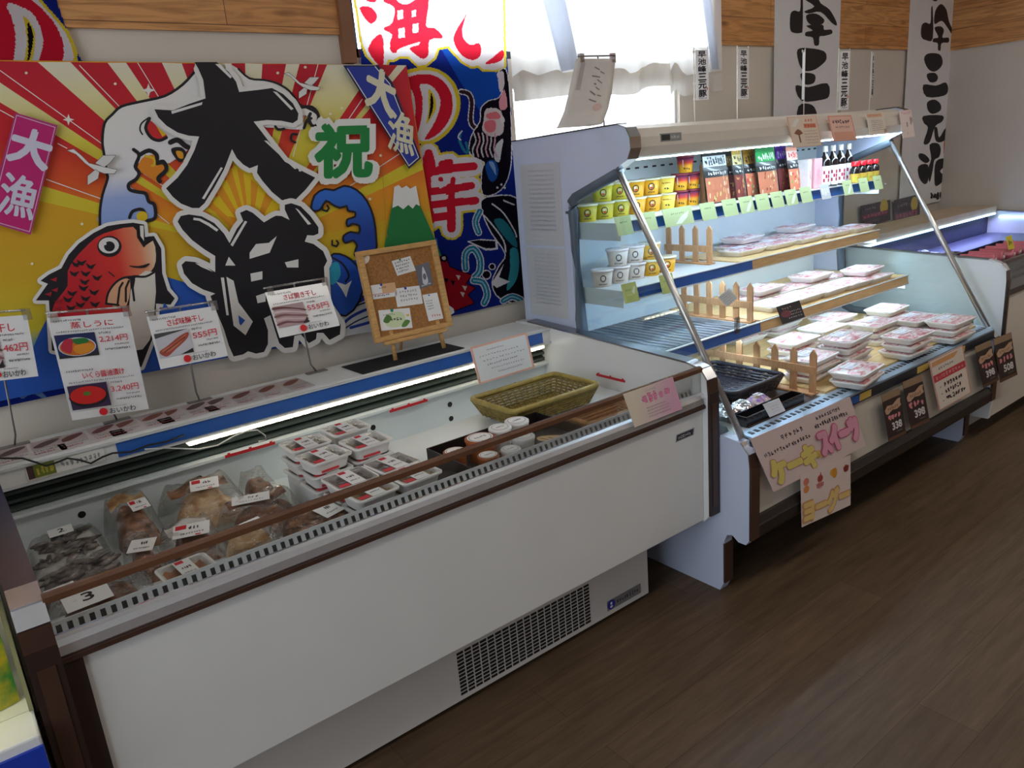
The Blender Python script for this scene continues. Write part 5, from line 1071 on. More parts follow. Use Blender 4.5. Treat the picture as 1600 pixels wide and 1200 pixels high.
def slab_fish(m, m2=None, jag=.10, rug=.006):
    """one flat split fish filling the bag; m2 colours its far edge"""
    def f(mb, w, d, hf, seed):
        R = random.Random(seed); ph = [R.uniform(0, 6.3) for _ in range(5)]
        def fn(u, v):
            th = 2*math.pi*u; r = v*(1 + jag*math.sin(3*th+ph[0]) + jag*.6*math.sin(5*th+ph[1]))/(1+jag)
            cx, cy = math.cos(th), math.sin(th); k = 1/max(abs(cx), abs(cy))**.6
            x, y = w/2*r*cx*k*.93, d/2*r*cy*k*.93; e = max(0, 1-v**5)
            return (x, y, .001 + e*(hf(x, y) - .004 + rug*math.sin(x*70+ph[2])*math.sin(y*85+ph[3])))
        mb.grid(fn, 40, 10, m)
        if m2:
            mb.grid(lambda u, v: (lambda x, y: (x, y, hf(x, y) - .002 + .006*math.sin(math.pi*u)*math.sin(math.pi*v)))((u-.5)*w*.8, d*(.22 + .22*v) + .012*math.sin(u*7+ph[4])), 20, 6, m2)
    return f
def small_fish(n, m, rx=.024, ry=.0065, tray=False):
    def f(mb, w, d, hf, seed):
        R = random.Random(seed)
        mb.grid(lambda u, v: ((u-.5)*w, (v-.5)*d, max(.001, hf((u-.5)*w, (v-.5)*d) - .010)*(min(1, 9*min(u, 1-u))*min(1, 9*min(v, 1-v)))**.5 + .0005), 16, 12, FOAM if tray else m)
        for i in range(n):
            x, y = R.uniform(-.40, .40)*w, R.uniform(-.40, .40)*d
            lump(mb, x, y, hf(x, y) - .006 + R.uniform(0, .006), rx*R.uniform(.8, 1.2), ry*R.uniform(.8, 1.2), .006, R.uniform(-.6, .6) + (R.random() < .3)*1.2, seed*17+i, m, 9, 5)
    return f
NR = dict(red=False)
bag('clear bag of small dark fish on a white tray at far left', .052, .236, 1.99, 2.19, DLOW, .03, .075, small_fish(34, SIL, tray=True), 201, (0, .055, .055, .035, 0), dict(red=False, big='2'))
bag('tall clear bag of brown fish against the back panel, red and white label', .242, .370, 2.00, 2.205, DLOW, .04, .12, slab_fish(BRN, TAN), 205, (.022, .01, .045, .042, .1), {})
bag('large clear bag holding a pale tan flat fish with a brown edge', .376, .598, 1.985, 2.205, DLOW, .035, .10, slab_fish(TAN, BRN), 211, (.015, .035, .075, .05, -.3), {})
bag('narrow clear bag of brown fish between the tan fish and the tray stacks', .604, .690, 2.00, 2.20, DLOW, .03, .08, slab_fish(BRN), 213, None)
bag('second clear bag of small dark fish, in front of the white tray one', .052, .236, 1.775, 1.975, DLOW, .045, .075, small_fish(26, SIL, .03, .008), 203, (-.05, -.05, .06, .04, .1), NR)
bag('small clear bag with a slanted blank label beside the split brown fish', .242, .315, 1.80, 1.985, DLOW, .05, .085, slab_fish(BRN), 207, (0, -.005, .058, .05, -.5), NR)
bag('clear bag of split brown fish with a red and white label', .321, .462, 1.765, 1.975, DLOW, .045, .085, slab_fish(DARKF, FOAM), 209, (0, .01, .085, .055, -.35), {})
bag('clear bag of dark brown fish with a long white label, beside the tray stacks', .468, .690, 1.765, 1.985, DLOW, .045, .090, slab_fish(DARKF, BRN), 215, (-.02, .05, .095, .038, -.35), NR)
FR = .6055
bag('flat bag of reddish brown fish at the left front corner', .052, .256, 1.54, 1.735, FR, .045, .075, slab_fish(DARKF), 217, (-.03, .0, .085, .06, .05), dict(red=False, big='3'))
bag('clear bag of silver and tan fish scraps just behind the front grille', .395, .535, 1.54, 1.632, FR, .045, .06, small_fish(18, TAN, .024, .010), 219, None)
bag('crumpled clear bag of pale fish behind the fish scraps bag', .395, .535, 1.64, 1.735, FR, .055, .075, slab_fish(TAN), 221, (.02, .01, .05, .03, .2), NR)
bag('clear bag of brown small fish with a blank crumpled label behind the front grille', .541, .697, 1.54, 1.735, FR, .045, .08, small_fish(40, BRN, .03, .010), 223, (.03, .0, .055, .055, .3), NR)

# foam trays with labels
def foam_tray(mb, a, b, h, r, t=.006, m=FOAM):
    L = lambda k, z: (mb.rloop(a-k, b-k, r), z)
    mb.rings([L(.009, 0), L(.002, h-.005), L(-.004, h-.004), L(-.004, h), L(.006, h), L(.012, .006)], m)
def make_tray(label, filling, clear=False, grp='white foam trays in the front case'):
    t = thing('foam_tray', label, 'food tray', (0, 0, 0), grp)
    mb = MB(); foam_tray(mb, .056, .050, .034, .016); mb.build('tray', t)
    fl = MB(); fl.grid(lambda u, v: ((u-.5)*.092, (v-.5)*.080, .022 + .005*math.sin(u*21+v*9)*math.sin(v*17)), 12, 10, filling); fl.build('fish', t)
    MB(FILM if clear else LIDF).box(-.054, .054, -.048, .048, .0345, .0350).build('film_lid', t)
    s = Sheet((-.018, -.049, .0358), (.038, 0, 0), (0, .098, 0), base=LABP, thick=.0005)
    s.rect(.1, .80, .6, .97, 'c8202c'); s.squig(.2, .45, .8, .6, 4, '3a3638', seed=4); s.squig(.15, .2, .85, .28, 8, '7a7678', seed=6); s.mb.build('label_band', t)
    MB(mat('red_label', 'd83a44', .4)).box(-.047, -.021, -.046, -.028, .0352, .0356).build('red_label', t); MB(mat('red_label')).box(-.035, .015, -.0478, -.0468, .005, .011).build('red_strip', t)
    return t
TG = fish_mat('grey_brown_fish_in_sauce', 'a89880', '786850'); TGO = fish_mat('golden_fish_in_sauce', 'c8a868', '8a6838')
proto = {}
def put_tray(kind, px, z, zz, rz, label):
    p = atz(px[0], px[1], z)
    if kind not in proto:
        proto[kind] = make_tray(label, {'g': TG, 'o': TGO, 'c': SIL}[kind], kind == 'c'); o = proto[kind]; o.location = (p.x, p.y, zz); o.rotation_euler = (0, 0, rz); return
    dup(proto[kind], (p.x, p.y, zz), rz, label)
TH = .0372
def stack(kind, px, n, rz, names):
    zt = DZ + n*TH
    for i in range(n):
        z = DZ + i*TH + .0005*i; p = Vector((px[0]*.955 + .008, px[1]*.955, 0))
        jx, jy = random.uniform(-.002, .002), random.uniform(-.002, .002)
        lab = names + ('' if n == 1 else (', topmost of its stack' if i == n-1 else (', lowest of its stack' if i == 0 else ', %s from its bottom' % ORD[i])))
        if kind not in proto:
            proto[kind] = make_tray(lab, {'g': TG, 'o': TGO, 'c': SIL}[kind], kind == 'c'); o = proto[kind]
        else: o = dup(proto[kind], (0, 0, 0), 0, lab)
        o.location = (p.x + jx, p.y + jy, z); o.rotation_euler = (0, 0, rz + random.uniform(-.06, .06))
stack('g', (.765, 2.037), 3, .03, 'fish tray in the leftmost stack')
stack('g', (.758, 1.902), 3, .03, 'fish tray in the stack before the leftmost')
stack('g', (.892, 1.912), 3, .03, 'fish tray in the rightmost tall stack')
stack('g', (.905, 2.065), 3, .03, 'fish tray hidden behind the rightmost stack')
stack('c', (.772, 1.785), 2, .03, 'shiny film-wrapped tray before the tall stacks')
stack('c', (.902, 1.792), 2, .03, 'shiny film-wrapped tray right of the tall stacks')
stack('o', (.772, 1.678), 2, .03, 'golden fish tray in the left front pair')
stack('o', (.902, 1.680), 2, .03, 'golden fish tray in the right front pair')
p = make_tray('white tray of orange fish beside the brown minced fish bag', ORA); p.scale = (.95,)*3; p.location = (.325, 1.690, FR); p.rotation_euler = (0, 0, .06)
p = make_tray('white tray of pink fish just behind the front grille at left', PNK); p.scale = (.95,)*3; p.location = (.325, 1.585, FR); p.rotation_euler = (0, 0, .05)

# black boxes with cups, and the wicker trays at the right end
def open_box(name, label, x0, x1, y0, y1, h, m, t=.004, grp=None, z=DZ):
    mb = MB(m); mb.box(x0, x1, y0, y1, z, z+.003); mb.box(x0, x1, y0, y0+t, z+.003, z+h); mb.box(x0, x1, y1-t, y1, z+.003, z+h); mb.box(x0, x0+t, y0+t, y1-t, z+.003, z+h); mb.box(x1-t, x1, y0+t, y1-t, z+.003, z+h)
    return tag(mb.build(name, origin=((x0+x1)/2, (y0+y1)/2, z)), label, 'box', grp)
CARD = mat('black_card', '1b181a', 0.5, noise=.15, scale=30)
open_box('black_card_box', 'low black open box behind the handrail holding lidded cups', 1.012, 1.412, 1.536, 1.772, .052, mat('black_card_brown', '231c1a', 0.5, noise=.2, scale=30))
def card_pack(label, x, y, w, d, h, rz, z=DZ):
    t = thing('black_card_pack', label, 'pack', (0, 0, 0))
    MB(CARD).box(-w/2, w/2, -d/2, d/2, 0, h).build('box', t, bevel=.002)
    s = Sheet((-w/2, -d/2, h+.0006), (w, 0, 0), (0, d, 0), base=None); s.ell(.62, .45, .13, .13*s.ar, 'd88a5a'); s.ell(.62, .45, .09, .09*s.ar, 'efe4dc'); s.ell(.60, .45, .05, .05*s.ar, '8a3a2a'); s.mb.build('emblem', t)
    t.location = (x, y, z); t.rotation_euler = (0, 0, rz); return t
q = atz(697, 738, DZ+.04); card_pack('flat black pack with an orange round emblem beside the golden fish trays', 0.968, 1.60, .066, .09, .028, .03)
s = Sheet((1.276, 1.548, DZ+.026), (.125, 0, 0), (0, .13, 0), base=CARD, thick=.018)
s.poly(smooth([(.18, .62), (.3, .78), (.5, .70), (.72, .50), (.82, .30), (.66, .22), (.45, .35), (.25, .48)]), 'd8b078')
for k in range(3): s.stroke([(.3+k*.16, .70-k*.13), (.36+k*.14, .45-k*.08)], .03, '4a2c1c')
tag(s.mb.build('black_card_pack', origin=(1.34, 1.61, DZ)), 'black pack with a tan leaf-like picture, right of the cups', 'pack')
LIDW = mat('white_lid', 'eceae8', .3); LIDB = mat('amber_lid', 'b0602c', .3, noise=.15)
def cup(label, px, z, r, h, m, lid, grp='lidded cups in the black box', base=DZ+.0035):
    p = Vector((px[0], px[1], 0)); t = thing('lidded_cup', label, 'cup', (0, 0, 0), grp)
    MB(m).lathe([(r*.82, 0), (r*.96, h-.008), (r*.96, h-.006)], n=24).build('cup', t)
    MB(lid).lathe([(r, h-.006), (r, h), (r*.93, h+.002), (r*.90, h+.0015)], n=24).build('lid', t)
    s = Sheet((-r, -r, h+.0022), (2*r, 0, 0), (0, 2*r, 0), base=None); s.ell(.5, .5, .42, .42, 'efeae4', 24); s.ell(.5, .5, .37, .37, '3a4a68', 24); s.ell(.5, .5, .35, .35, 'f0ece6', 24); s.squig(.28, .42, .72, .58, 5, '6a6a78', seed=int(px[0]*100)); s.mb.build('lid_print', t)
    t.location = (p.x, p.y, base)
cup('amber cup with a white printed lid, largest of the cups in the black box', (1.14, 1.69), 0, .044, .062, LIDB, LIDB)
cup('amber cup to the left of the largest amber cup', (1.053, 1.69), 0, .033, .048, LIDB, LIDB)
cup('small amber cup in front of the largest amber cup', (1.10, 1.600), 0, .030, .046, LIDB, LIDB)
cup('tall white lidded cup just right of the largest amber cup', (1.222, 1.705), 0, .034, .066, FOAM, LIDW)
cup('white lidded cup at the right end of the row of cups', (1.30, 1.726), 0, .037, .060, FOAM, LIDW)
cup('white lidded cup in front of the tall white cup', (1.236, 1.618), 0, .034, .056, FOAM, LIDW)
cup('low white lidded cup at the front of the black box', (1.168, 1.588), 0, .028, .046, FOAM, LIDW)

def wicker(name, label, cx, cy, a0, b0, a1, b1, h, rows, r, m, mrim, z, rz=0, rim=.008, herring=False, cat='basket', spokes=40):
    """basket: rows of woven strands between a smaller foot and a wider rim"""
    t = thing(name, label, cat, (0, 0, 0))
    w = MB(m); n = spokes
    def P(f, s, hh): # point on rounded rectangle walk, parameter f 0..1
        a, b = a0 + (a1-a0)*s, b0 + (b1-b0)*s; per = 2*(a+b)*2; d = f*per
        for (x0, y0, x1, y1, l) in ((-a, -b, a, -b, 2*a), (a, -b, a, b, 2*b), (a, b, -a, b, 2*a), (-a, b, -a, -b, 2*b)):
            if d <= l: k = d/l; return (x0+(x1-x0)*k, y0+(y1-y0)*k)
            d -= l
        return (-a, -b)
    for i in range(rows):
        s_ = (i+.5)/rows; pts = []
        for k in range(n*2):
            f = (k+.5)/(n*2); x, y = P(f, s_, 0); L_ = math.hypot(x/(a1), y/(b1)); o = 1 + (.010 if (k//1+i) % 2 else -.010); pts.append((x*o, y*o, .004 + s_*h))
        w.tube(pts, r, n=5, closed=True)
    for k in range(n):
        f = (k+.5)/n; x0, y0 = P(f, 0, 0); x1, y1 = P(f, 1, 0); w.tube([(x0, y0, .002), (x1, y1, h)], r*.75, n=4)
    w.build('woven_wall', t)
    b = MB(m); nb = int(a0*2/(r*2.6)); 
    for k in range(nb): x = -a0 + 2*a0*(k+.5)/nb; b.tube([(x, -b0 + 2*b0*j/10, .003 + (.0015 if (j+k) % 2 else -.0005)) for j in range(11)], r*.9, n=4)
    for k in range(8): y = -b0 + 2*b0*(k+.5)/8; b.tube([(-a0, y, .004), (a0, y, .004)], r*.7, n=4)
    b.build('woven_base', t)
    rm = MB(mrim); rm.tube([(x, y, h+rim*.3) for x, y in rm.rloop(a1, b1, .02)], rim, n=8, closed=True)
    if herring: rm.tube([(x*.985, y*.985, h-.006) for x, y in rm.rloop(a1, b1, .02)], rim*.7, n=6, closed=True)
    rm.build('rim', t)
    t.location = (cx, cy, z); t.rotation_euler = (0, 0, rz); return t
OLV = mat('olive_wicker', '9a8440', .5, noise=.35, scale=60); OLVR = mat('olive_rim', 'b09a50', .5, noise=.25, scale=40)
wicker('wicker_basket', 'large olive wicker basket at the right end of the front case', 1.512, 1.893, .152, .09, .182, .112, .060, 7, .0042, OLV, OLVR, DZ+.006, 0.0, .009)
TANW = mat('tan_wicker', 'c08a58', .5, noise=.3, scale=60)
wicker('wicker_tray', 'tan wicker tray with a broad woven edge behind the pink notice', 1.545, 1.602, .10, .045, .118, .060, .048, 5, .0055, TANW, TANW, DZ+.006, 0.0, .008, True, 'basket', 30)
# ================================================================== IN THE GLOWING SHELF CASE
# ---- picket fences
def fence(label, x, y0, y1, z, n, h, hr=.5):
    t = thing('picket_fence', label, 'small fence', (x, (y0+y1)/2, z), 'little wooden fences between the products')
    for i in range(n):
        y = y0 + (y1-y0)*i/(n-1) if n > 1 else y0; w = .013
        MB(FENCEW).prism([(y-w, z+.001), (y+w, z+.001), (y+w, z+h-.018), (y, z+h), (y-w, z+h-.018)], x-.005, x+.001).build('picket', t)
    for zz in ((hr,) if n > 1 else (.55,)):
        MB(FENCEW).box(x-.0115, x-.0052, y0-.016, y1+.016, z+h*zz-.013, z+h*zz+.013).build('rail', t)
    if n > 1: MB(FENCEW).box(x-.022, x+.018, y0-.013, y1+.013, z+.0005, z+.006).build('foot_rail', t)
    return t
fence('wooden picket fence on the lowest deck, beside the black wicker tray', 2.405, 1.44, 1.90, DK+.004, 7, .163, .55)
fence('wooden picket fence on the bottom shelf, left of the meat packs', 2.49, 1.76, 2.08, SLW, 6, .155, .45)
fence('wooden picket fence on the middle shelf, behind the cups', 2.53, 1.98, 2.19, SM, 4, .155, .40)
fence('single wooden fence post between the mini cups and the pouches on the top shelf', 2.607, 2.07, 2.07, ST, 1, .165)

# ---- wooden boards under the packs
BOARD = mat('pale_pine_board', 'e0bd84', .5, noise=.2, scale=8, stretch=(1, 12, 1))
def board(label, x0, x1, y0, y1, z, t=.006):
    tag(MB(BOARD).box(x0, x1, y0, y1, z+.0005, z+t).build('wooden_board', origin=((x0+x1)/2, (y0+y1)/2, z), bevel=.001), label, 'board', 'boards under the meat packs')
board('pale wooden board under the meat packs on the lowest deck', 2.44, 3.655, 1.41, 2.19, DK, .010); board('pale wooden board under the meat packs on the bottom shelf', 2.52, 3.655, 1.735, 2.19, SLW); board('pale wooden board under the meat packs on the middle shelf', 2.60, 3.655, 1.885, 2.19, SM)
tag(MB(mat('dark_brown_board', '4a3a34', .5, noise=.2, scale=20)).box(1.99, 2.40, 1.405, 1.80, DK+.0005, DK+.004).build('dark_board', origin=(2.2, 1.6, DK)), 'dark brown board on the lowest deck under the black wicker tray', 'board')

# ---- meat packs
def meat_mat():
    m = bpy.data.materials.new('wrapped_pink_meat'); m.use_nodes = True; nt = m.node_tree; b = nt.nodes['Principled BSDF']; tc = nt.nodes.new('ShaderNodeTexCoord')
    oi = nt.nodes.new('ShaderNodeObjectInfo'); va = nt.nodes.new('ShaderNodeVectorMath'); va.operation = 'ADD'; vs = nt.nodes.new('ShaderNodeVectorMath'); vs.operation = 'SCALE'; vs.inputs[3].default_value = 9
    cb = nt.nodes.new('ShaderNodeCombineXYZ'); nt.links.new(oi.outputs['Random'], cb.inputs[0]); nt.links.new(cb.outputs[0], vs.inputs[0]); nt.links.new(tc.outputs['Object'], va.inputs[0]); nt.links.new(vs.outputs[0], va.inputs[1])
    mp = nt.nodes.new('ShaderNodeMapping'); mp.inputs['Scale'].default_value = (1, 2.4, 1); nt.links.new(va.outputs[0], mp.inputs[0])
    n = nt.nodes.new('ShaderNodeTexNoise'); n.inputs['Scale'].default_value = 15; n.inputs['Detail'].default_value = 4; n.inputs['Distortion'].default_value = 1.5; nt.links.new(mp.outputs[0], n.inputs['Vector'])
    cr = nt.nodes.new('ShaderNodeValToRGB'); e = cr.color_ramp.elements; e[0].position = .36; e[0].color = rgb('c8626a'); e[1].position = .62; e[1].color = rgb('f4ecea'); k = e.new(.48); k.color = rgb('e6b0b2')
    nt.links.new(n.outputs['Fac'], cr.inputs[0]); nt.links.new(cr.outputs[0], b.inputs['Base Color']); b.inputs['Roughness'].default_value = .35; b.inputs['Coat Weight'].default_value = .8; b.inputs['Coat Roughness'].default_value = .1
    return m
MEAT = meat_mat()
def make_pack(label, a=.098, b=.066, h=.024, grp=None, redside=False):
    t = thing('meat_pack', label, 'meat pack', (0, 0, 0), grp)
    mb = MB(); L = lambda k, z: (mb.rloop(a-k, b-k, .014), z)
    mb.rings([L(.014, 0), L(.003, h*.75), L(0, h*.8), L(0, h), L(.006, h)], mat('white_meat_tray', 'eeebe6', .4)); mb.build('tray', t)
    m2 = MB(MEAT); m2.grid(lambda u, v: ((u-.5)*2*(a-.006), (v-.5)*2*(b-.006), h + .0005 + .006*math.sin(math.pi*u)**.5*math.sin(math.pi*v)**.5 + .0012*math.sin(u*40+v*9)), 16, 12); m2.build('wrapped_meat', t)
    s = Sheet((-.052, -.005, h+.0075), (.085, 0, 0), (0, .045, 0), base=mat('meat_label', 'f0eff2', .4), thick=.0005)
    s.squig(.08, .66, .9, .86, 7, '8a8aa8', seed=2); s.rect(.08, .1, .5, .5, 'd8d4e2'); s.squig(.55, .12, .92, .4, 4, '5a5a70', seed=3); s.mb.build('label', t)
    return t
PK = {}
def put_pack(loc, rz, label, grp, sc=1.0):
    if 'p' not in PK:
        PK['p'] = make_pack(label, grp=grp); o = PK['p']
    else: o = dup(PK['p'], (0, 0, 0), 0, label, sc)
    o.location = loc; o.rotation_euler = (0, 0, rz); o.scale = (sc,)*3; o['group'] = grp
GD, GB, GM = 'meat packs on the lowest deck', 'meat packs on the bottom shelf', 'meat packs on the middle shelf'
PH = .031
def pack_stack(px, n, rz, lab, z0=DK+.0108, grp=GD, sc=1.0):
    p = atz(px[0], px[1], z0 + n*PH)
    for i in range(n):
        l = lab + ('' if n == 1 else (', topmost of its stack' if i == n-1 else (', lowest of its stack' if i == 0 else ', %s from its bottom' % ORD[i])))
        put_pack((min(p.x, 3.55) + random.uniform(-.006, .006), min(p.y, 2.11) + random.uniform(-.005, .005), z0 + i*PH + .0004), rz + random.uniform(-.07, .07), l, grp, sc)
pack_stack((1338, 572), 2, .12, 'meat pack in the lone low front stack')
pack_stack((1322, 522), 4, .05, 'meat pack in the white stack right of the fence')
pack_stack((1418, 518), 3, .02, 'meat pack in the broad front right stack')
pack_stack((1484, 496), 3, .0, 'meat pack in the far right deck stack')
pack_stack((1268, 552), 3, .05, 'meat pack in the stack behind the fence end')
pack_stack((1240, 526), 3, .0, 'meat pack in the stack behind the pickets')
pack_stack((1366, 500), 3, .05, 'meat pack in the stack behind the white stack')
pack_stack((1430, 492), 3, -.03, 'meat pack in the stack behind the broad stack')
pack_stack((1285, 507), 3, .02, 'meat pack in the back stack below the dark card')
pack_stack((1216, 500), 2, .02, 'meat pack in the leftmost back stack of the deck')
pack_stack((1300, 492), 3, .02, 'meat pack in the middle back stack of the deck')
pack_stack((1160, 512), 2, .0, 'meat pack in the stack left of the deck fence')
pack_stack((1385, 478), 3, .02, 'meat pack in the right back stack of the deck')
def leaning_row(px0, px1, n, zt, grp, lab, sc=1.0, second=True):
    a, b = atz(*px0, zt+.03), atz(*px1, zt+.03)
    for i in range(n):
        p = a.lerp(b, i/(n-1)); put_pack((p.x, p.y, zt + .0068 + (.0008 if i % 2 else 0)), .03*(i % 3 - 1), 'meat pack on the %s, %s from the left in the front row' % (lab, ORD[i]), grp, sc)
        if second and i < n-1:
            q = a.lerp(b, (i+.35)/(n-1)); put_pack((q.x + .02, min(q.y + .15, 2.10), zt + .0068), .02*(i % 2), 'meat pack on the %s, %s from the left in the back row' % (lab, ORD[i]), grp, sc)
            if i % 2 == 0: put_pack((q.x + .06, min(q.y + .145, 2.10), zt + .0068 + PH), .05, 'meat pack on the %s, on top of the back row behind the %s pack' % (lab, ORD[i]), grp, sc)
leaning_row((1160, 388), (1336, 353), 5, SM, GM, 'middle shelf', .93, True)
leaning_row((1208, 472), (1360, 430), 5, SLW, GB, 'bottom shelf', 1.0, True)
put_pack((3.46, 1.84, SLW + .0068 + PH), .1, 'red meat pack on top at the right end of the bottom shelf', GB)

# ---- cups
def art_on_cup(t, R0, R1, h, ang, cols, seed, name='print'):
    """emblem wrapped on the front of a tapered cup"""
    def fn(u, v, L):
        z = .1*h + v*h*.8; r = R0 + (R1-R0)*(z/h) + .0004 + L*.0003; th = ang + (u-.5)*1.5
        return Vector((r*math.cos(th), r*math.sin(th), z))
    a = Art(fn); cols(a); a.mb.build(name, t)
def make_cup(name, label, R0, R1, h, body, lid, art, grp, cat='cup'):
    t = thing(name, label, cat, (0, 0, 0), grp)
    MB(body).lathe([(R0, 0), (R1, h), (R1*.97, h)], n=24).build('cup', t)
    MB(lid).lathe([(R1*1.06, h-.003), (R1*1.08, h), (R1*1.02, h+.004), (R1*.9, h+.004)], n=24).build('lid', t)
    art_on_cup(t, R0, R1, h, math.radians(-128), art, 1)
    return t
def emb(a):
    a.ell(.5, .55, .22, .3, '18161a', 18); a.ell(.46, .62, .09, .1, 'efe6d8', 10); a.ell(.52, .44, .10, .08, 'c83a2a', 10); a.squig(.25, .06, .75, .16, 6, '4a3018', w=.05, seed=6)
def emb2(a):
    a.ell(.5, .55, .2, .28, '1c1a1c', 18); a.stroke([(.42, .6), (.5, .48), (.58, .64)], .05, 'e0dad0'); a.squig(.2, .05, .8, .14, 7, '2a2426', w=.05, seed=7)
def emb3(a): a.rect(.1, .4, .9, .6, 'e8b820'); a.squig(.3, .15, .75, .35, 2, '1a1614', w=.06, seed=9); a.squig(.2, .65, .8, .75, 6, 'c06a20', w=.04, seed=10)
YELC = mat('yellow_cup', 'e8a81c', .4, noise=.06, scale=20); BEIC = mat('beige_cup', 'd8c4b4', .4, noise=.06, scale=20); PYEL = mat('pale_yellow_cup', 'e8cc50', .4); TINTYELC = mat('glass_tinted_yellow_cup', 'c8b428', .4, noise=.06)  # left cups are orange-yellow too; green tint of the side glass put into their colour
LIDC = mat('cup_clear_lid', 'e8dfc0', .25, coat=.5); LIDP = mat('cup_pink_lid', 'e6d4cc', .25, coat=.5)
CUPS = {}
def cup_at(kind, x, y, z, label, grp, rz=0):
    if kind not in CUPS:
        bd, ld, em = {'y': (YELC, LIDC, emb), 'g': (TINTYELC, LIDC, emb), 'p': (PYEL, LIDC, emb3), 'b': (BEIC, LIDP, emb2)}[kind]
        CUPS[kind] = make_cup('dessert_cup', label, .032, .041, .058, bd, ld, em, grp); o = CUPS[kind]
    else: o = dup(CUPS[kind], (0, 0, 0), 0, label)
    o['group'] = grp; o.location = (x, y, z); o.rotation_euler = (0, 0, rz)
GT = 'cups on the top shelf'; CH = .0625
x0 = 1.985
for i, (k, nm) in enumerate((('g', 'glass-tinted-yellow'), ('g', 'glass-tinted-yellow'), ('g', 'glass-tinted-yellow'), ('y', 'orange-yellow'), ('y', 'orange-yellow'), ('p', 'pale yellow'))):
    cup_at(k, 1.966 + i*.0855, 2.085, ST+.0005, '%s cup in the lower cup row on the top shelf, %s from left' % (nm, ORD[i]), GT)
for i, (k, nm) in enumerate((('g', 'glass-tinted-yellow'), ('g', 'glass-tinted-yellow'), ('y', 'orange-yellow'), ('y', 'orange-yellow'), ('p', 'pale yellow'))):
    cup_at(k, 2.0515 + i*.0855, 2.088, ST+.001+CH, '%s cup in the upper cup row on the top shelf, %s from left' % (nm, ORD[i]), GT)
GMC = 'cups on the middle shelf'
xm = [atz(x, y, SM).x for x, y in ((943, 465), (969, 462), (995, 459), (1020, 455), (1040, 452))]
for i, (k, nm) in enumerate((('b', 'beige'), ('b', 'beige'), ('b', 'beige'), ('y', 'orange-yellow'), ('y', 'orange-yellow'))):
    cup_at(k, 1.974 + i*.087, 2.03, SM+.0005, '%s cup in the lower cup row on the middle shelf, %s from left' % (nm, ORD[i]), GMC)
for i, (k, nm) in enumerate((('b', 'beige'), ('b', 'beige'), ('y', 'orange-yellow'))):
    cup_at(k, 2.061 + i*.087, 2.033, SM+.001+CH, '%s cup in the upper cup row on the middle shelf, %s from left' % (nm, ORD[i]), GMC)
# mini cups: purple, red and yellow
MINI = grad_mat('mini_cup_print', [(0, 'e8b020'), (.45, 'e8a01c'), (.62, 'd8402a'), (.85, '7a2450'), (1, '401c40')], 'z', 0, .060)
MINI2 = None
def mini(x, y, z, label):
    if 'm' not in CUPS:
        CUPS['m'] = make_cup('mini_noodle_cup', label, .026, .033, .060, MINI, mat('mini_lid', '8a2a3a', .3), lambda a: (a.squig(.2, .1, .8, .3, 3, '2a1a12', w=.05, seed=12), a.rect(.12, .35, .2, .9, 'd8cfe0')), 'mini cups on the top shelf'); o = CUPS['m']
    else: o = dup(CUPS['m'], (0, 0, 0), 0, label)
    o.location = (x, y, z)
mini(2.475, 2.08, ST+.0005, 'mini cup in purple, red and yellow, bottom left of the mini cup pile'); mini(2.546, 2.08, ST+.0005, 'mini cup in purple, red and yellow, bottom right of the mini cup pile')
mini(2.476, 2.08, ST+.0655, 'mini cup in purple, red and yellow, left one in the middle of the pile'); mini(2.547, 2.08, ST+.0655, 'mini cup in purple, red and yellow, right one in the middle of the pile')
mini(2.511, 2.08, ST+.1305, 'mini cup in purple, red and yellow on top of the mini cup pile')
# ---- seasoning pouches
def pouch(label, xl, xr, y, h, cols, lean=.03, seed=1):
    w = xr-xl; t = thing('seasoning_pouch', label, 'pouch', ((xl+xr)/2, y, ST+.0005), 'pouches on the top shelf'); z = ST+.0006
    mb = MB(mat('pouch_' + cols[0], cols[0], .35, noise=.15, scale=40, coat=.4))
    def fn(u, v): bul = .016*math.sin(math.pi*u)*math.sin(math.pi*min(1, v*1.05)); return (xl + w*u, y - bul + lean*v, z + h*v)
    def fb(u, v): bul = .016*math.sin(math.pi*u)*math.sin(math.pi*min(1, v*1.05)); return (xr - w*u, y + .002 + bul + lean*v, z + h*v)
    mb.grid(fn, 10, 12); mb.grid(fb, 10, 12); mb.build('bag', t)
    def af(u, v, L):
        bul = .016*math.sin(math.pi*u)*math.sin(math.pi*min(1, v*1.05)); return Vector((xl + w*u, y - bul + lean*v - .0015 - EPS*L, z + h*v))
    a = Art(af); R = random.Random(seed)
    def band(v0, v1, c, u0=.02, u1=.98):
        a.up()
        for i in range(6):
            ua, ub = u0+(u1-u0)*i/6, u0+(u1-u0)*(i+1)/6
            a.poly([(ua, v0), (ub, v0), (ub, (v0+v1)/2), (ua, (v0+v1)/2)], c, True); a.poly([(ua, (v0+v1)/2), (ub, (v0+v1)/2), (ub, v1), (ua, v1)], c, True)
    band(.70, .90, cols[1]); band(.90, .99, cols[2]); a.squig(.08, .72, .92, .88, max(3, int(w*60)), cols[3], w=.035, seed=seed)
    band(.02, .50, cols[4][0]); band(.52, .62, '1a1718'); a.squig(.1, .535, .9, .605, max(4, int(w*70)), 'd8d4d0', w=.018, seed=seed+1)
    for k in range(26): a.ell(R.uniform(.1, .9), R.uniform(.06, .48), .07*.14/w*.5*R.uniform(.5, 1.2), .05*R.uniform(.5, 1.1), R.choice(cols[4]), 8)
    a.mb.build('print', t)
F1, F2, F3 = ['b86a4a', 'd89a6a', '8a3a2a', 'c8c070', 'e0c0a0'], ['7a2f2a', '9a4a3a', '5a2420', 'c08a50'], ['d87a5a', 'e8b08a', 'c84a3a', '8aa04a', 'f0d0b0']
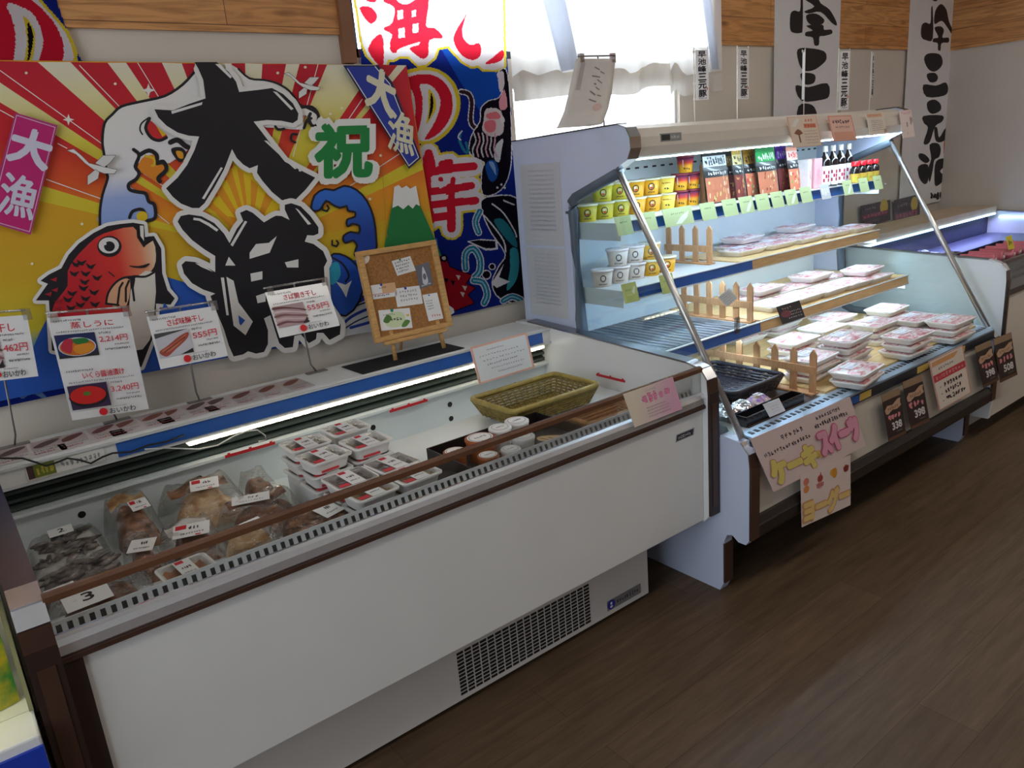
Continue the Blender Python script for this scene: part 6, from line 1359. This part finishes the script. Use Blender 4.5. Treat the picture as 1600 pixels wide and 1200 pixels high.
for i, (a, b, dy, h, cols, lab) in enumerate(((1105, 1142, 0, .205, ('22201f', 'e6e8ea', '16161a', '2a3a4a', F1), 'big black and white seasoning pouch at the left of the row of pouches'), (1141, 1150, .045, .195, ('3a2a20', '8a6a34', '2a2420', 'd8c8a0', F2), 'narrow brown seasoning pouch behind the big black and white one'),
        (1151, 1166, -.005, .20, ('2a2220', 'd8c890', 'c09a40', '4a3a24', F2), 'gold-topped seasoning pouch left of the brown one with red meat'), (1168, 1186, .03, .195, ('2c201c', 'b8862a', 'a87820', '3a2c1c', F3), 'amber seasoning pouch left of the green pouch'), (1187, 1217, -.01, .20, ('1c2a1c', '1f9a44', '17803a', 'e0ead8', F1), 'green seasoning pouch left of the purple one'), (1218, 1235, .035, .20, ('2a1c30', '6a2ab0', '58249c', 'e0d8ea', F2), 'purple seasoning pouch right of the green one'), (1235, 1252, -.01, .19, ('3a2018', 'f0d8cc', 'e89a80', 'd83a2a', F3), 'white and orange seasoning pouch'))):
    y = 2.00+dy; pouch(lab, aty(a, 290, y).x, aty(b, 290, y).x, y, h, cols, seed=130+i*3)
for px, c, lab in ((1259, 'e9e6e6', 'thin white packet standing between the orange pouch and the pink packet'), (1272, 'f0a8ac', 'pink packet standing beside the dark bottles')):
    p = aty(px, 297, 1.97); t = thing('slim_packet', lab, 'packet', (p.x, 1.97, ST+.0005)); w = .013 if px < 1265 else .03
    MB(mat('packet_'+c, c, .35, noise=.08, scale=40, coat=.3)).box(p.x-w, p.x+w, 1.95, 2.01, ST+.0006, ST+.13).build('box', t, bevel=.004)
    s = Sheet((p.x-w*.8, 1.9495, ST+.01), (w*1.6, 0, 0), (0, 0, .11), base=None); s.squig(.2, .1, .8, .8, 2, 'c87a80', w=.02, seed=151); s.mb.build('print', t)
# ---- bottles
SAUCE = mat('dark_sauce', '1c1012', .15, coat=.6)
def bottle(label, px, y, h, r, kind):
    p = aty(px, 290, y); k = 'bot'+kind
    if k not in CUPS:
        t = thing('sauce_bottle', label, 'bottle', (0, 0, 0), 'bottles on the top shelf')
        if kind == 'w':
            MB(SAUCE).lathe([(r*.9, 0), (r, .004), (r, h*.62), (r*.8, h*.70), (r*.45, h*.78), (r*.40, h*.9)], n=20).build('bottle', t)
            MB(mat('white_cap', 'e8e2d8', .3)).lathe([(r*.46, h*.86), (r*.46, h), (r*.40, h)], n=16).build('cap', t); cl = 'ece9e8'
            MB(mat('bottle_label_white', cl, .45)).lathe([(r*1.012, h*.05), (r*1.012, h*.52)], n=20, cap=False).build('label', t)
            art_on_cup(t, r*1.01, r*1.01, h*.6, math.radians(-130), lambda a: ([a.rect(.12+.27*i, .15+.2*j, .32+.27*i, .32+.2*j, 'a81c38') for i in range(3) for j in range(3) if (i+j) % 2 == 0 or i == 2]), 1)
        else:
            MB(SAUCE).lathe([(r*.9, 0), (r, .003), (r, h*.66), (r*.7, h*.74), (r*.55, h*.80)], n=20).build('bottle', t)
            MB(mat('red_cap', 'd8202c', .3)).lathe([(r*.8, h*.80), (r*.8, h*.98), (r*.7, h)], n=16).build('cap', t)
            MB(mat('bottle_label_gold', 'd8b048', .45, noise=.1)).lathe([(r*1.015, h*.06), (r*1.015, h*.46)], n=20, cap=False).build('label', t)
            art_on_cup(t, r*1.01, r*1.01, h*.5, math.radians(-130), lambda a: (a.rect(.2, .2, .45, .7, 'b8c03a'), a.squig(.5, .3, .9, .6, 3, '8a4a1c', w=.05, seed=13)), 1)
        CUPS[k] = t
    else: t = dup(CUPS[k], (0, 0, 0), 0, label)
    t.location = (p.x, y, ST+.0005)
for i, px in enumerate((1288, 1300, 1312, 1324)): bottle('tall dark sauce bottle with a white label, %s from the left' % ORD[i], px, 1.955, .178, .0235, 'w')
for i, px in enumerate((1336, 1346, 1356, 1366)): bottle('small red-capped sauce bottle, %s from the left' % ORD[i], px - 1, 1.904, .098, .0215, 'r')

# ---- price cards on the shelf rails
PGREEN = mat('pale_green_card', 'c9dba4', .35, coat=.4, noise=.05, scale=10)
def rail_card(px, yf, zt, w, h, label, base, seed, grp, draw=None, dz=-.034, name='price_card'):
    x = aty(px, 300, yf-.01).x if zt > 1.1 else px
    s = Sheet((x-w/2, yf-.012, zt+dz), (w, 0, 0), (0, .016, h), base=base, thick=.0012)
    if draw: draw(s)
    else: s.squig(.3, .66, .72, .76, 6, '5a6a48', seed=seed); s.squig(.55, .25, .9, .5, 2, 'eef4e2', w=.06, seed=seed+1) if seed % 3 == 0 else None
    tag(s.mb.build(name, origin=(x, yf-.012, zt+dz)), label, 'price card', grp)
GPC = 'price cards on the top shelf rail'
def px_at(px, py, y): return aty(px, py, y).x
pcs = [(976, 340, .075), (1014, 333, .080), (1061, 325, .155), (1108, 320, .085), (1142, 318, .085), (1168, 309, .085), (1193, 306, .085), (1216, 304, .08), (1238, 301, .08), (1261, 298, .08), (1287, 296, .06), (1326, 290, .075), (1351, 287, .075), (1373, 284, .072)]
pcs.sort()
for i, (px, py, w) in enumerate(pcs):
    if px == 1287: continue
    x = px_at(px, py, 1.85); s = Sheet((x-w/2, 1.844, ST-.036), (w, 0, 0), (0, .018, .062), base=PGREEN, thick=.0012)
    s.squig(.25, .62, .72, .72, 7, '5a6a48', seed=160+i)
    if i % 3 == 2: s.poly([(.35, .1), (.6, .5), (.9, .75), (.8, .4), (.55, .08)], 'eef4e2')
    tag(s.mb.build('price_card', origin=(x, 1.844, ST-.036)), 'pale green price card on the top shelf rail, %s from the left' % (ORD[i]), 'price card', GPC)
x = px_at(1290, 296, 1.85); s = Sheet((x-.035, 1.842, ST-.036), (.07, 0, 0), (0, .018, .062), base=mat('silver_card', 'd8dadc', .25, coat=.4), thick=.0012); s.squig(.1, .2, .9, .8, 6, 'f4f4f6', w=.05, seed=180); tag(s.mb.build('price_card', origin=(x, 1.842, ST-.036)), 'shiny silver-white price card below the dark bottles on the top shelf rail', 'price card', GPC)
for px, lab, i in (((982, 445), 'olive green price card on the middle shelf rail, left of the aluminium bar', 0), ((1040, 430), 'olive green price card on the middle shelf rail, right of the aluminium bar', 1)):
    p = aty(px[0], px[1], 1.86); s = Sheet((p.x-.036, 1.843, SM-.036), (.072, 0, 0), (0, .018, .066), base=mat('olive_card', 'c0c070', .35, coat=.4), thick=.0012); s.squig(.2, .6, .6, .7, 6, '5a5a38', seed=190+i); s.poly([(.6, .5), (.8, .8), (.9, .75), (.75, .4)], 'eeeedc'); tag(s.mb.build('price_card', origin=(p.x, 1.851, SM-.036)), lab, 'price card', 'price cards on the middle shelf rail')
s = px_sheet((1213, 480), (1249, 469), (1223, 507), 1.708, base='2a2526', lean=False); s.squig(.15, .72, .6, .86, 4, 'b8a8a0', seed=195); s.ell(.28, .5, .22, .2, '7a3a44')
for i in range(3): s.squig(.45 if i < 2 else .3, .5-i*.16, .92, .58-i*.16, 6, 'd0ccc8', seed=196+i)
tag(s.mb.build('price_card', origin=tuple(s.O)), 'dark card with a maroon spot hanging from the bottom shelf rail', 'price card')
t = thing('card_clip_stand', 'white striped card in a clear clip on the bottom shelf rail, before the fence', 'price card', tuple(aty(1150, 500, 1.715)))
s = px_sheet((1122, 464), (1139, 450), (1136, 480), 1.708, base='e9ecee', lean=False)
for i in range(5): s.squig(.1, .8-i*.17, .9, .86-i*.17, 9, '7a8088', seed=200+i)
s.mb.build('card', t); MB(CLIPM).box(t.location.x-.012, t.location.x+.012, 1.706, 1.714, SLW-.005, SLW+.055).build('clip', t)

# ---- lowest deck, left part: black wicker tray, box, foil bags
BW = mat('black_wicker', '3c3840', .3, noise=.4, scale=60); z = DK+.0045
wicker('wicker_tray', 'black wicker tray on the lowest deck, left of the wooden fence', 2.245, 1.700, .125, .135, .145, .155, .05, 5, .0055, BW, BW, z+.006, 0.0, .008, False, 'basket', 36)
open_box('black_glossy_box', 'low black open box with foil packs at the front left of the lowest deck', 1.985, 2.31, 1.415, 1.465, .032, mat('black_gloss', '17151a', .2, coat=.5), z=z)
def foil(label, px, zz, w, d, h, m, seed):
    p = atz(px[0], px[1], zz); R = random.Random(seed); ph = [R.uniform(0, 6) for _ in range(4)]
    mb = MB(m)
    fn = lambda sgn: (lambda u, v: ((u-.5)*w*sgn, (v-.5)*d, h*.5 + sgn*h*.5*(math.sin(math.pi*u)*math.sin(math.pi*v))**.6*(1 + .25*math.sin(u*23+ph[0]+v*9)+.2*math.sin(v*27+ph[1]))))
    mb.grid(fn(1), 16, 12); mb.grid(fn(-1), 16, 12)
    t = thing('foil_pack', label, 'foil pack', (0, 0, 0), 'foil packs by the black wicker tray'); mb.build('pouch', t); s = Sheet((-w*.2, -d*.2, h*1.05), (w*.4, 0, 0), (0, d*.4, 0), base='e6e4e8', thick=.0006); s.squig(.1, .2, .9, .8, 5, '7a7a80', seed=seed); s.mb.build('label', t)
    t.location = (max(p.x, 1.995), max(p.y, 1.495), z + .010); t.rotation_euler = (0, 0, R.uniform(-.4, .4))
FOILM = mat('silver_foil', 'd0d0d6', .18, .9, noise=.2, scale=40, bump=.6)
foil('crumpled silver foil pack standing at the left front of the lowest deck', (1130, 645), .585, .09, .08, .04, FOILM, 3); foil('silver foil pack lying in front of the black wicker tray', (1158, 636), .585, .09, .07, .035, FOILM, 5)
foil('colourful sweet pack with a violet spot in front of the black wicker tray', (1190, 622), .60, .08, .06, .04, mat('sweet_pack', 'd8c49a', .3, noise=.6, scale=45, hx2='8a4ac0', coat=.4), 7)
s = px_sheet((1192, 632), (1217, 622), (1203, 652), 1.402, base='f0eff2', lean=False)
for i in range(3): s.squig(.3, .6-i*.2, .75, .66-i*.2, 4, '8a8a92', seed=210+i)
tag(s.mb.build('price_card', origin=tuple(s.O)), 'small white price card standing on the air slots before the black wicker tray', 'price card')

# ---- posters and price tags on the front of the case
def front_sheet(tl, tr, bl, y, base): return px_sheet(tl, tr, bl, y, base=base, lean=False)
POS1 = grad_mat('pink_poster_paper', [(0, 'ecd2cc'), (1, 'f0dada')], 'x', 0, .6)
# main sweets poster: a rectangle lying against the front
s = front_sheet((1172, 686), (1328, 620), (1209, 769), 1.3185, mat('poster_paper', 'ecd3d0', .5, noise=.03, scale=5))
O_ = s.O
s.squig(.24, .77, .46, .86, 6, '3a3236', seed=220); s.squig(.05, .60, .50, .685, 16, '3a3236', seed=221); s.squig(.60, .84, .86, .92, 9, '3a3236', seed=222); s.squig(.56, .71, .92, .80, 14, '3a3236', seed=223)
def bubble(t, box, fill, line, quad=None):
    s.text(t, box, line, .11); s.text(t, box, fill, .08)
bubble('ケーキ', (.05, .10, .48, .50), 'ecd878', 'd89a80'); s.text('&', (.49, .20, .535, .34), 'e8c070', .03); bubble('スイーツ', (.55, .22, .97, .64), 'f2a8c0', 'd85a80')
tag(s.mb.build('poster', origin=tuple(O_)), 'large pink sweets poster on the front panel of the shelf case', 'poster')
s = front_sheet((1251, 741), (1329, 711), (1253, 824), 1.3150, mat('poster_paper2', 'eedad2', .5, noise=.03, scale=5)); O_ = s.O
for x, y, c in ((.10, .82, 'e0806a'), (.10, .68, 'e8924a'), (.37, .78, 'a84a3a'), (.36, .66, 'd8a098'), (.62, .80, 'e8a83a'), (.90, .78, 'a03a3a')): s.ell(x, y, .055, .07, c, 12)
s.ell(.66, .78, .05, .10, 'e09a30', 12); s.poly([(.86, .72), (.94, .72), (.96, .82), (.84, .82)], '8a2c30'); s.poly([(.30, .62), (.43, .62), (.44, .70), (.29, .70)], 'c87a78'); s.stroke([(.37, .80), (.38, .88)], .03, 'd84040')
s.text('ヨーグー', (.03, .06, .97, .48), 'd8a070', .11); s.text('ヨーグー', (.05, .08, .95, .46), 'f0cc80', .08)
tag(s.mb.build('poster', origin=tuple(O_)), 'small pink poster with sweets pictures below the large sweets poster', 'poster')
def dark_tag(tl, tr, bl, price, label, seed):
    s = front_sheet(tl, tr, bl, 1.3185, '3a2a26'); O_ = s.O; s.rect(0, .86, 1, 1, 'a08468'); s.poly([(.05, .66), (.2, .74), (.5, .72), (.8, .80), (.98, .80), (.92, .72), (.96, .64), (.7, .60), (.45, .62), (.2, .56), (.08, .58)], 'd0a88a'); s.squig(.2, .63, .8, .70, 6, '8a6248', seed=seed)
    s.squig(.12, .42, .88, .54, 4, 'e8929a', w=.045, seed=seed+1); s.text(price, (.30, .20, .84, .35), 'ece8e4', .04); s.squig(.5, .12, .82, .15, 6, 'b0a8a0', seed=seed+2); s.rect(0, 0, 1, .07, '6a4a38')
    tag(s.mb.build('price_tag', origin=tuple(O_)), label, 'price tag', 'dark price tags on the shelf case front')
dark_tag((1377, 618), (1405, 606), (1389, 690), '338', 'dark brown price tag reading 338, leftmost on the case front', 230)
dark_tag((1410, 597), (1440, 585), (1424, 671), '398', 'dark brown price tag reading 398, second from the left on the case front', 234)
dark_tag((1523, 542), (1548, 531), (1537, 606), '398', 'dark brown price tag reading 398, right of the cream bulletin', 238)
dark_tag((1552, 530), (1580, 519), (1563, 598), '508', 'dark brown price tag reading 508, rightmost on the case front', 242)
s = front_sheet((1451, 565), (1504, 539), (1468, 642), 1.3170, 'eeddd0'); O_ = s.O; s.rect(0, 0, 1, 1, 'e0a090'); s.rect(.03, .02, .97, .98, 'f0e2d4')
s.poly([(.05, .86), (.7, .86), (.85, .95), (.06, .95)], 'e8a870'); s.squig(.2, .76, .65, .82, 7, '6a5a52', seed=250); s.rect(.03, .56, .97, .70, 'd0404c'); s.squig(.08, .59, .92, .67, 9, 'e8b0a8', seed=251)
for i in range(3): s.squig(.12, .42-i*.14, .2, .45-i*.14, 1, '4a3c38', seed=252); s.squig(.26, .40-i*.14, .85-.1*(i == 1), .49-i*.14, 7, '3a302c', w=.022, seed=253+i)
tag(s.mb.build('bulletin', origin=tuple(O_)), 'cream bulletin with a red band on the front of the shelf case', 'poster')

# ---- pop cards hanging from the canopy
def pop(tl, tr, bl, label, draw, base):
    s = px_sheet(tl, tr, bl, 1.772, base=base, lean=False); draw(s); tag(s.mb.build('pop_card', origin=tuple(s.O)), label, 'pop card', 'pop cards taped to the canopy')
def d1(s):
    s.rect(0, 0, 1, 1, 'e8b098'); s.rect(.03, .02, .97, .98, 'ecd8c4'); s.poly([(.08, .7), (.3, .95), (.4, .9), (.2, .66)], 'efeae4'); s.squig(.55, .80, .85, .92, 3, 'e08868', w=.03, seed=260); s.rect(.5, .62, .92, .76, 'e08868'); s.squig(.52, .64, .9, .74, 4, 'c85040', seed=261)
    s.poly([(.25, .15), (.30, .15), (.30, .40), (.42, .45), (.36, .55), (.28, .60), (.20, .55), (.12, .46), (.25, .40)], '8a5a40')
    for i in range(5): s.squig(.46, .50-i*.10, .92, .54-i*.10, 8, '6a5a52', seed=262+i)
pop((1229, 183), (1275, 181), (1240, 231), 'cream pop card with a brown cross-shaped figure, leftmost on the canopy', d1, 'ecd8c4')
def d2(s):
    s.rect(0, 0, 1, 1, 'e89a80'); s.rect(.04, .04, .96, .96, 'f0c4b4'); s.squig(.12, .68, .85, .84, 7, '5a4444', w=.04, seed=270); s.squig(.2, .50, .8, .60, 8, '7a5a58', seed=271); s.rect(.08, .06, .92, .36, 'e8a890')
pop((1293, 181), (1330, 180), (1303, 221), 'salmon pink pop card, second from the left on the canopy', d2, 'f0c4b4')
def d3(s):
    s.rect(.02, .82, .9, .98, 'e8b898'); s.squig(.1, .84, .8, .96, 6, 'd08a5a', seed=275)
    for i in range(3): s.squig(.2, .62-i*.18, .85, .68-i*.18, 8, '7a6a62', seed=276+i); s.rect(.2, .56-i*.18, .9, .57-i*.18, '5a4a48')
    s.poly([(.85, .05), (1, .05), (1, .2), (.9, .25)], 'c89a8a')
pop((1353, 178), (1380, 176), (1359, 211), 'cream ruled pop card with an orange heading on the canopy', d3, 'eee2d4')
def d4(s):
    s.squig(.1, .84, .9, .95, 5, 'e0a0b0', seed=280); s.squig(.75, .45, .95, .78, 2, 'a08a8a', seed=281); s.squig(.42, .3, .55, .7, 1, '8a7a7a', seed=282); s.squig(.4, .12, .5, .2, 1, 'b09a9a', seed=283)
pop((1405, 173), (1424, 171), (1411, 216), 'pale pink pop card at the right end of the canopy', d4, 'ecdcd8')

# ---- mini banners and the paper scroll on top of the case
def topz(y): return 1.5012 + .017*(2.37 - y)/.535
TOPZ = topz(2.0)
def nobori(label, x, y, z0, z1, w, ang, seed, fx=0, fy=0):
    TOPZ = topz(y - .02)
    t = thing('mini_banner', label, 'mini banner', (x, y, TOPZ), 'mini banners standing on the shelf case')
    ux = Vector((math.cos(ang), math.sin(ang), 0))
    pm = MB(mat('nobori_pole', 'e8e4dc', .4)); pm.tube([(x, y, TOPZ+.002), (x, y, z1+.012)], .0022, n=6); pm.tube([Vector((x, y, z1+.004)) - ux*.002, Vector((x, y, z1+.004)) + ux*(w+.004)], .0018, n=6); pm.tube([Vector((x, y, z1-.0)) + ux*(w), Vector((x, y, z1+.012)) + ux*w], .0018, n=6)
    pm.box(x-.02, x+.02, y-.02, y+.02, TOPZ+.0005, TOPZ+.004); pm.build('pole', t)
    for k in range(4):
        zz = z1 - .006 - (z1-z0-.012)*k/3; MB(mat('nobori_pole')).slab(Vector((x, y, zz-.005)) - ux*.005 , ux*.012, (0, 0, .009), (0, .001, 0)).build('loop', t)
    s = Sheet(Vector((x, y-.003, z0)) + ux*.004, ux*(w-.004), (0, 0, z1-z0), base=mat('nobori_cloth', 'f0eef0', .7), thick=.0008)
    for i, ch in enumerate('早池峰三元豚'): 
        h = .135 if i < 3 else .16; top_ = .965 - (i*.145 if i < 3 else .435 + (i-3)*.165)
        s.text(ch, (.20, top_-h*.86, .80, top_), '201a28', .035)
    s.ell(.86, .22, .05, .03, 'd85a5a', 8); s.squig(.2, .02, .85, .05, 6, '3a3444', seed=seed); s.mb.build('cloth', t)
def nb_px(label, top, bot, w, ang, seed, y=2.1):
    a = aty(*top, y); b = aty(*bot, y); nobori(label, a.x, y, b.z, a.z, w, ang, seed)
nb_px('mini white banner standing in front of the curtain, leftmost of the mini banners', (1084, 78), (1086, 157), .062, math.radians(-20), 290)
nb_px('mini white banner facing the room in front of the plain wall, second from the left', (1152, 76), (1154, 155), .085, math.radians(5), 291)
nb_px('mini white banner seen nearly edge-on before the big calligraphy banner', (1258, 80), (1256, 155), .05, math.radians(46), 292)
nb_px('mini white banner seen at a slant, just right of the big calligraphy banner', (1311, 80), (1310, 172), .075, math.radians(-6), 293, 1.97)
a_ = aty(1362, 85, 1.90); nobori('mini white banner seen edge-on, rightmost of the mini banners', a_.x, 1.90, 1.575, a_.z, .05, math.radians(17), 294)
# wall switch plate seen between the slanted banner and the calligraphy banner
tag(MB(mat('switch_plate', 'b9b2a8', .4)).box(*(lambda p: (p.x-.06, p.x+.06))(aty(1304, 150, 2.445)), 2.437, 2.4495, 1.50, 1.66).build('wall_box', origin=(4.2, 2.44, 1.5), bevel=.004), 'grey box on the wall behind the slanted mini banner', 'wall box')
# hanging paper scroll on a wire stand
pc = thing('paper_scroll_stand', 'curling sheet of paper clipped to a wire stand on top of the shelf case', 'paper stand', (2.09, 2.0, TOPZ))
yb = 2.0; L_, R_ = aty(903, 88, yb), aty(961, 87, yb); PB = aty(944, 190, yb)
wm = MB(mat('grey_wire')); wm.tube([L_, R_], .0028, n=6); wm.tube([aty(934, 88, yb), aty(940, 140, yb), Vector((PB.x, yb, TOPZ+.004))], .0028, n=6); wm.box(PB.x-.03, PB.x+.03, yb-.02, yb+.02, TOPZ+.0005, TOPZ+.004); wm.build('stand', pc)
for q in (L_.lerp(R_, .08), L_.lerp(R_, .93)): MB(CLIPM).box(q.x-.009, q.x+.009, yb-.006, yb+.006, q.z-.022, q.z+.008).build('clip', pc)
lft = [aty(*p, yb) for p in ((899, 92), (892, 120), (886, 145), (876, 175), (856, 209))]; rgt = [aty(*p, yb) for p in ((960, 92), (957, 120), (953, 145), (945, 170), (930, 195))]
yoff = [0, .0, .004, .012, .03]
def scroll(u, v):
    f = v*4; i = min(3, int(f)); k = f-i; a = lft[i].lerp(lft[i+1], k); b = rgt[i].lerp(rgt[i+1], k); p = a.lerp(b, u); p.y = yb - .005 - (yoff[i]*(1-k) + yoff[i+1]*k); p.z = max(p.z, 1.528); return p
MB(mat('scroll_paper', 'd9d2cc', .8, noise=.04)).grid(lambda u, v: scroll(u, v), 8, 24).build('paper', pc, solid=.0006)
a = Art(lambda u, v, L: scroll(u, v) - Vector((0, .0012 + EPS*L, 0)))
a.rect(.14, .05, .24, .45, 'b4aca8'); R = random.Random(9)
for k in range(9): a.stroke([(.5 + .04*math.sin(k*2)+.12*(k % 2), .12+k*.06), (.62 + .04*math.sin(k)+.1*(k % 2), .15+k*.06+R.uniform(-.02, .03))], .018, '8a8486')
a.ell(.72, .72, .10, .06, 'd8b8b0', 12); a.mb.build('writing', pc)
# notices on the left side panel
for tl, tr, bl, lab, sd in (((812, 258), (868, 282), (822, 382), 'faint printed sheet under plastic on the upper side panel of the shelf case', 300), ((822, 386), (868, 384), (830, 490), 'faint printed sheet under plastic on the lower side panel of the shelf case', 301)):
    xx = 1.8805; A_, B_, D_ = atx(*tl, xx), atx(*tr, xx), atx(*bl, xx); y0 = max(A_.y, B_.y); y0 = min(y0, 2.37); z1, z0 = A_.z, D_.z
    s = Sheet((xx, y0, z0), (0, -(y0-2.12), 0), (0, 0, z1-z0), base=mat('sheet_under_plastic', 'c9cccf', .25, coat=.4), thick=.0008)
    for i in range(14): s.squig(.2, .9-i*.055, .85, .93-i*.055, 16, 'a8acb4', seed=sd+i)
    tag(s.mb.build('notice_sheet', origin=tuple(s.O)), lab, 'notice')
# ---- two dark posters hung on the far side of the case
for tl, tr, bl, lab, sd in (((1345, 322), (1391, 312), (1346, 355), 'dark poster with a yellow disc, left one of the two hung beyond the glass', 320), ((1397, 313), (1437, 303), (1398, 362), 'dark poster with a yellow disc, right one of the two hung beyond the glass', 330)):
    s = px_sheet(tl, tr, bl, 2.43, base='54464a', lean=False); s.ell(.78, .72, .14, .14*s.ar, 'e0c050'); s.squig(.1, .72, .5, .84, 5, 'a89a9c', seed=sd); s.rect(.04, .34, .9, .54, '8a4a54'); s.squig(.06, .36, .9, .52, 7, 'c87080', w=.04, seed=sd+1); s.squig(.1, .1, .6, .2, 6, '9a8a90', seed=sd+2)
    tag(s.mb.build('dark_poster', origin=tuple(s.O)), lab, 'poster')

# ================================================================== IN THE CORNER CASE AND THE NEIGHBOUR CASE
def roll(label, x, y, z, r, L, ang, m):
    t = thing('sausage_pack', label, 'sausage', (x, y, z), 'pink packs in the blue-lit case'); u = Vector((math.cos(ang), math.sin(ang), 0))*L/2; c = Vector((x, y, z+r))
    MB(m).tube([c-u*1.0, c-u*.9, c+u*.9, c+u], r, n=12).build('roll', t)
    for k in (-1, 1): MB(mat('roll_tie', 'e8c8cc', .3)).tube([c+u*k, c+u*k*1.12], r*.4, n=8).build('tied_end', t)
PKM = mat('pink_sausage', 'd8707c', .35, noise=.2, scale=40, coat=.5); z3 = .6405
z3 = .7355
cb_ = open_box('grey_crate', 'dark shallow crate holding the pink packs in the blue-lit case', 4.10, 4.78, 1.46, 1.76, .05, mat('crate_dark', '2c2c40', .4), z=z3)
for i, (x, y, an) in enumerate(((4.17, 1.63, 1.9), (4.27, 1.63, 1.75), (4.37, 1.62, 1.9), (4.47, 1.63, 1.75), (4.57, 1.62, 1.9), (4.67, 1.62, 1.7))):
    roll('pink sausage pack in the dark crate, %s from the left' % ORD[i], x, y, z3+.004, .031, .15, an, PKM)
for x, y, lab in ((4.32, 1.545, 'yellow card among the pink packs'), (4.45, 1.452, 'small yellow card at the front of the crate')):
    s = Sheet((x, y, z3+.068 if y > 1.5 else z3+.02), (.07, 0, 0), (0, .02, .065), base='e8d840', thick=.001); s.squig(.2, .3, .8, .7, 4, '6a6030', seed=340); tag(s.mb.build('price_card', origin=(x, y, z3+.055)), lab, 'price card')
for i in range(10):
    x, y = 3.90 + (i % 5)*.125 + (.66 if i > 4 else 0)*0, (1.84, 2.005)[i//5]; t = thing('wrapped_tray', 'glossy wrapped tray in the blue-lit case, %s row, %s from the left' % ('front' if i < 5 else 'back', ORD[i % 5]), 'food tray', (x, y, z3), 'wrapped trays in the blue-lit case')
    mb = MB(); mb.rings([(mb.rloop(.045, .065, .01), 0), (mb.rloop(.055, .075, .012), .022), (mb.rloop(.05, .07, .012), .024)], FOAM)
    for v_ in range(len(mb.v)): mb.v[v_] = (mb.v[v_][0]+x, mb.v[v_][1]+y, mb.v[v_][2]+z3+.0005)
    mb.build('tray', t); m2 = MB(SIL); lump(m2, x, y, z3+.025, .042, .058, .012, .2*i, 400+i, None, 14, 6); m2.build('food', t)
# products in the case cut off at the lower left
GRN = mat('yellow_green_pack', 'c8b020', .35, noise=.5, scale=30, hx2='3a8a3a', coat=.4); CL = clear_mat('clear_plastic_tub', (.8, .86, .82, 1), .25, .1, .5, 60)
for i, (x, y, lab) in enumerate(((-.072, 1.545, 'yellow and green snack pack at the front of the cut-off case'), (-.18, 1.57, 'second yellow and green snack pack in the cut-off case'))):
    t = thing('snack_pack', lab, 'snack pack', (x, y, .5705), 'packs in the cut-off case'); mb = MB(GRN)
    mb.grid(lambda u, v: (x-.045+.09*u, y-.01*math.sin(math.pi*u)+.02*v, .571+.13*v), 6, 6); mb.grid(lambda u, v: (x+.045-.09*u, y+.012+.01*math.sin(math.pi*u)+.02*v, .571+.13*v), 6, 6); mb.build('bag', t)
for i, (x, y, lab) in enumerate(((-.075, 1.67, 'clear plastic tub behind the snack packs in the cut-off case'), (-.19, 1.70, 'second clear plastic tub in the cut-off case'))):
    t = thing('clear_tub', lab, 'tub', (x, y, .5705), 'tubs in the cut-off case'); MB(CL).lathe([(.035, 0), (.045, .12), (.047, .13), (.04, .135)], (x, y, .571), n=18).build('tub', t); MB(mat('tub_food', '7a7060', .5, noise=.4, scale=60)).lathe([(.032, .004), (.038, .08), (.01, .095)], (x, y, .571), n=14).build('food', t)
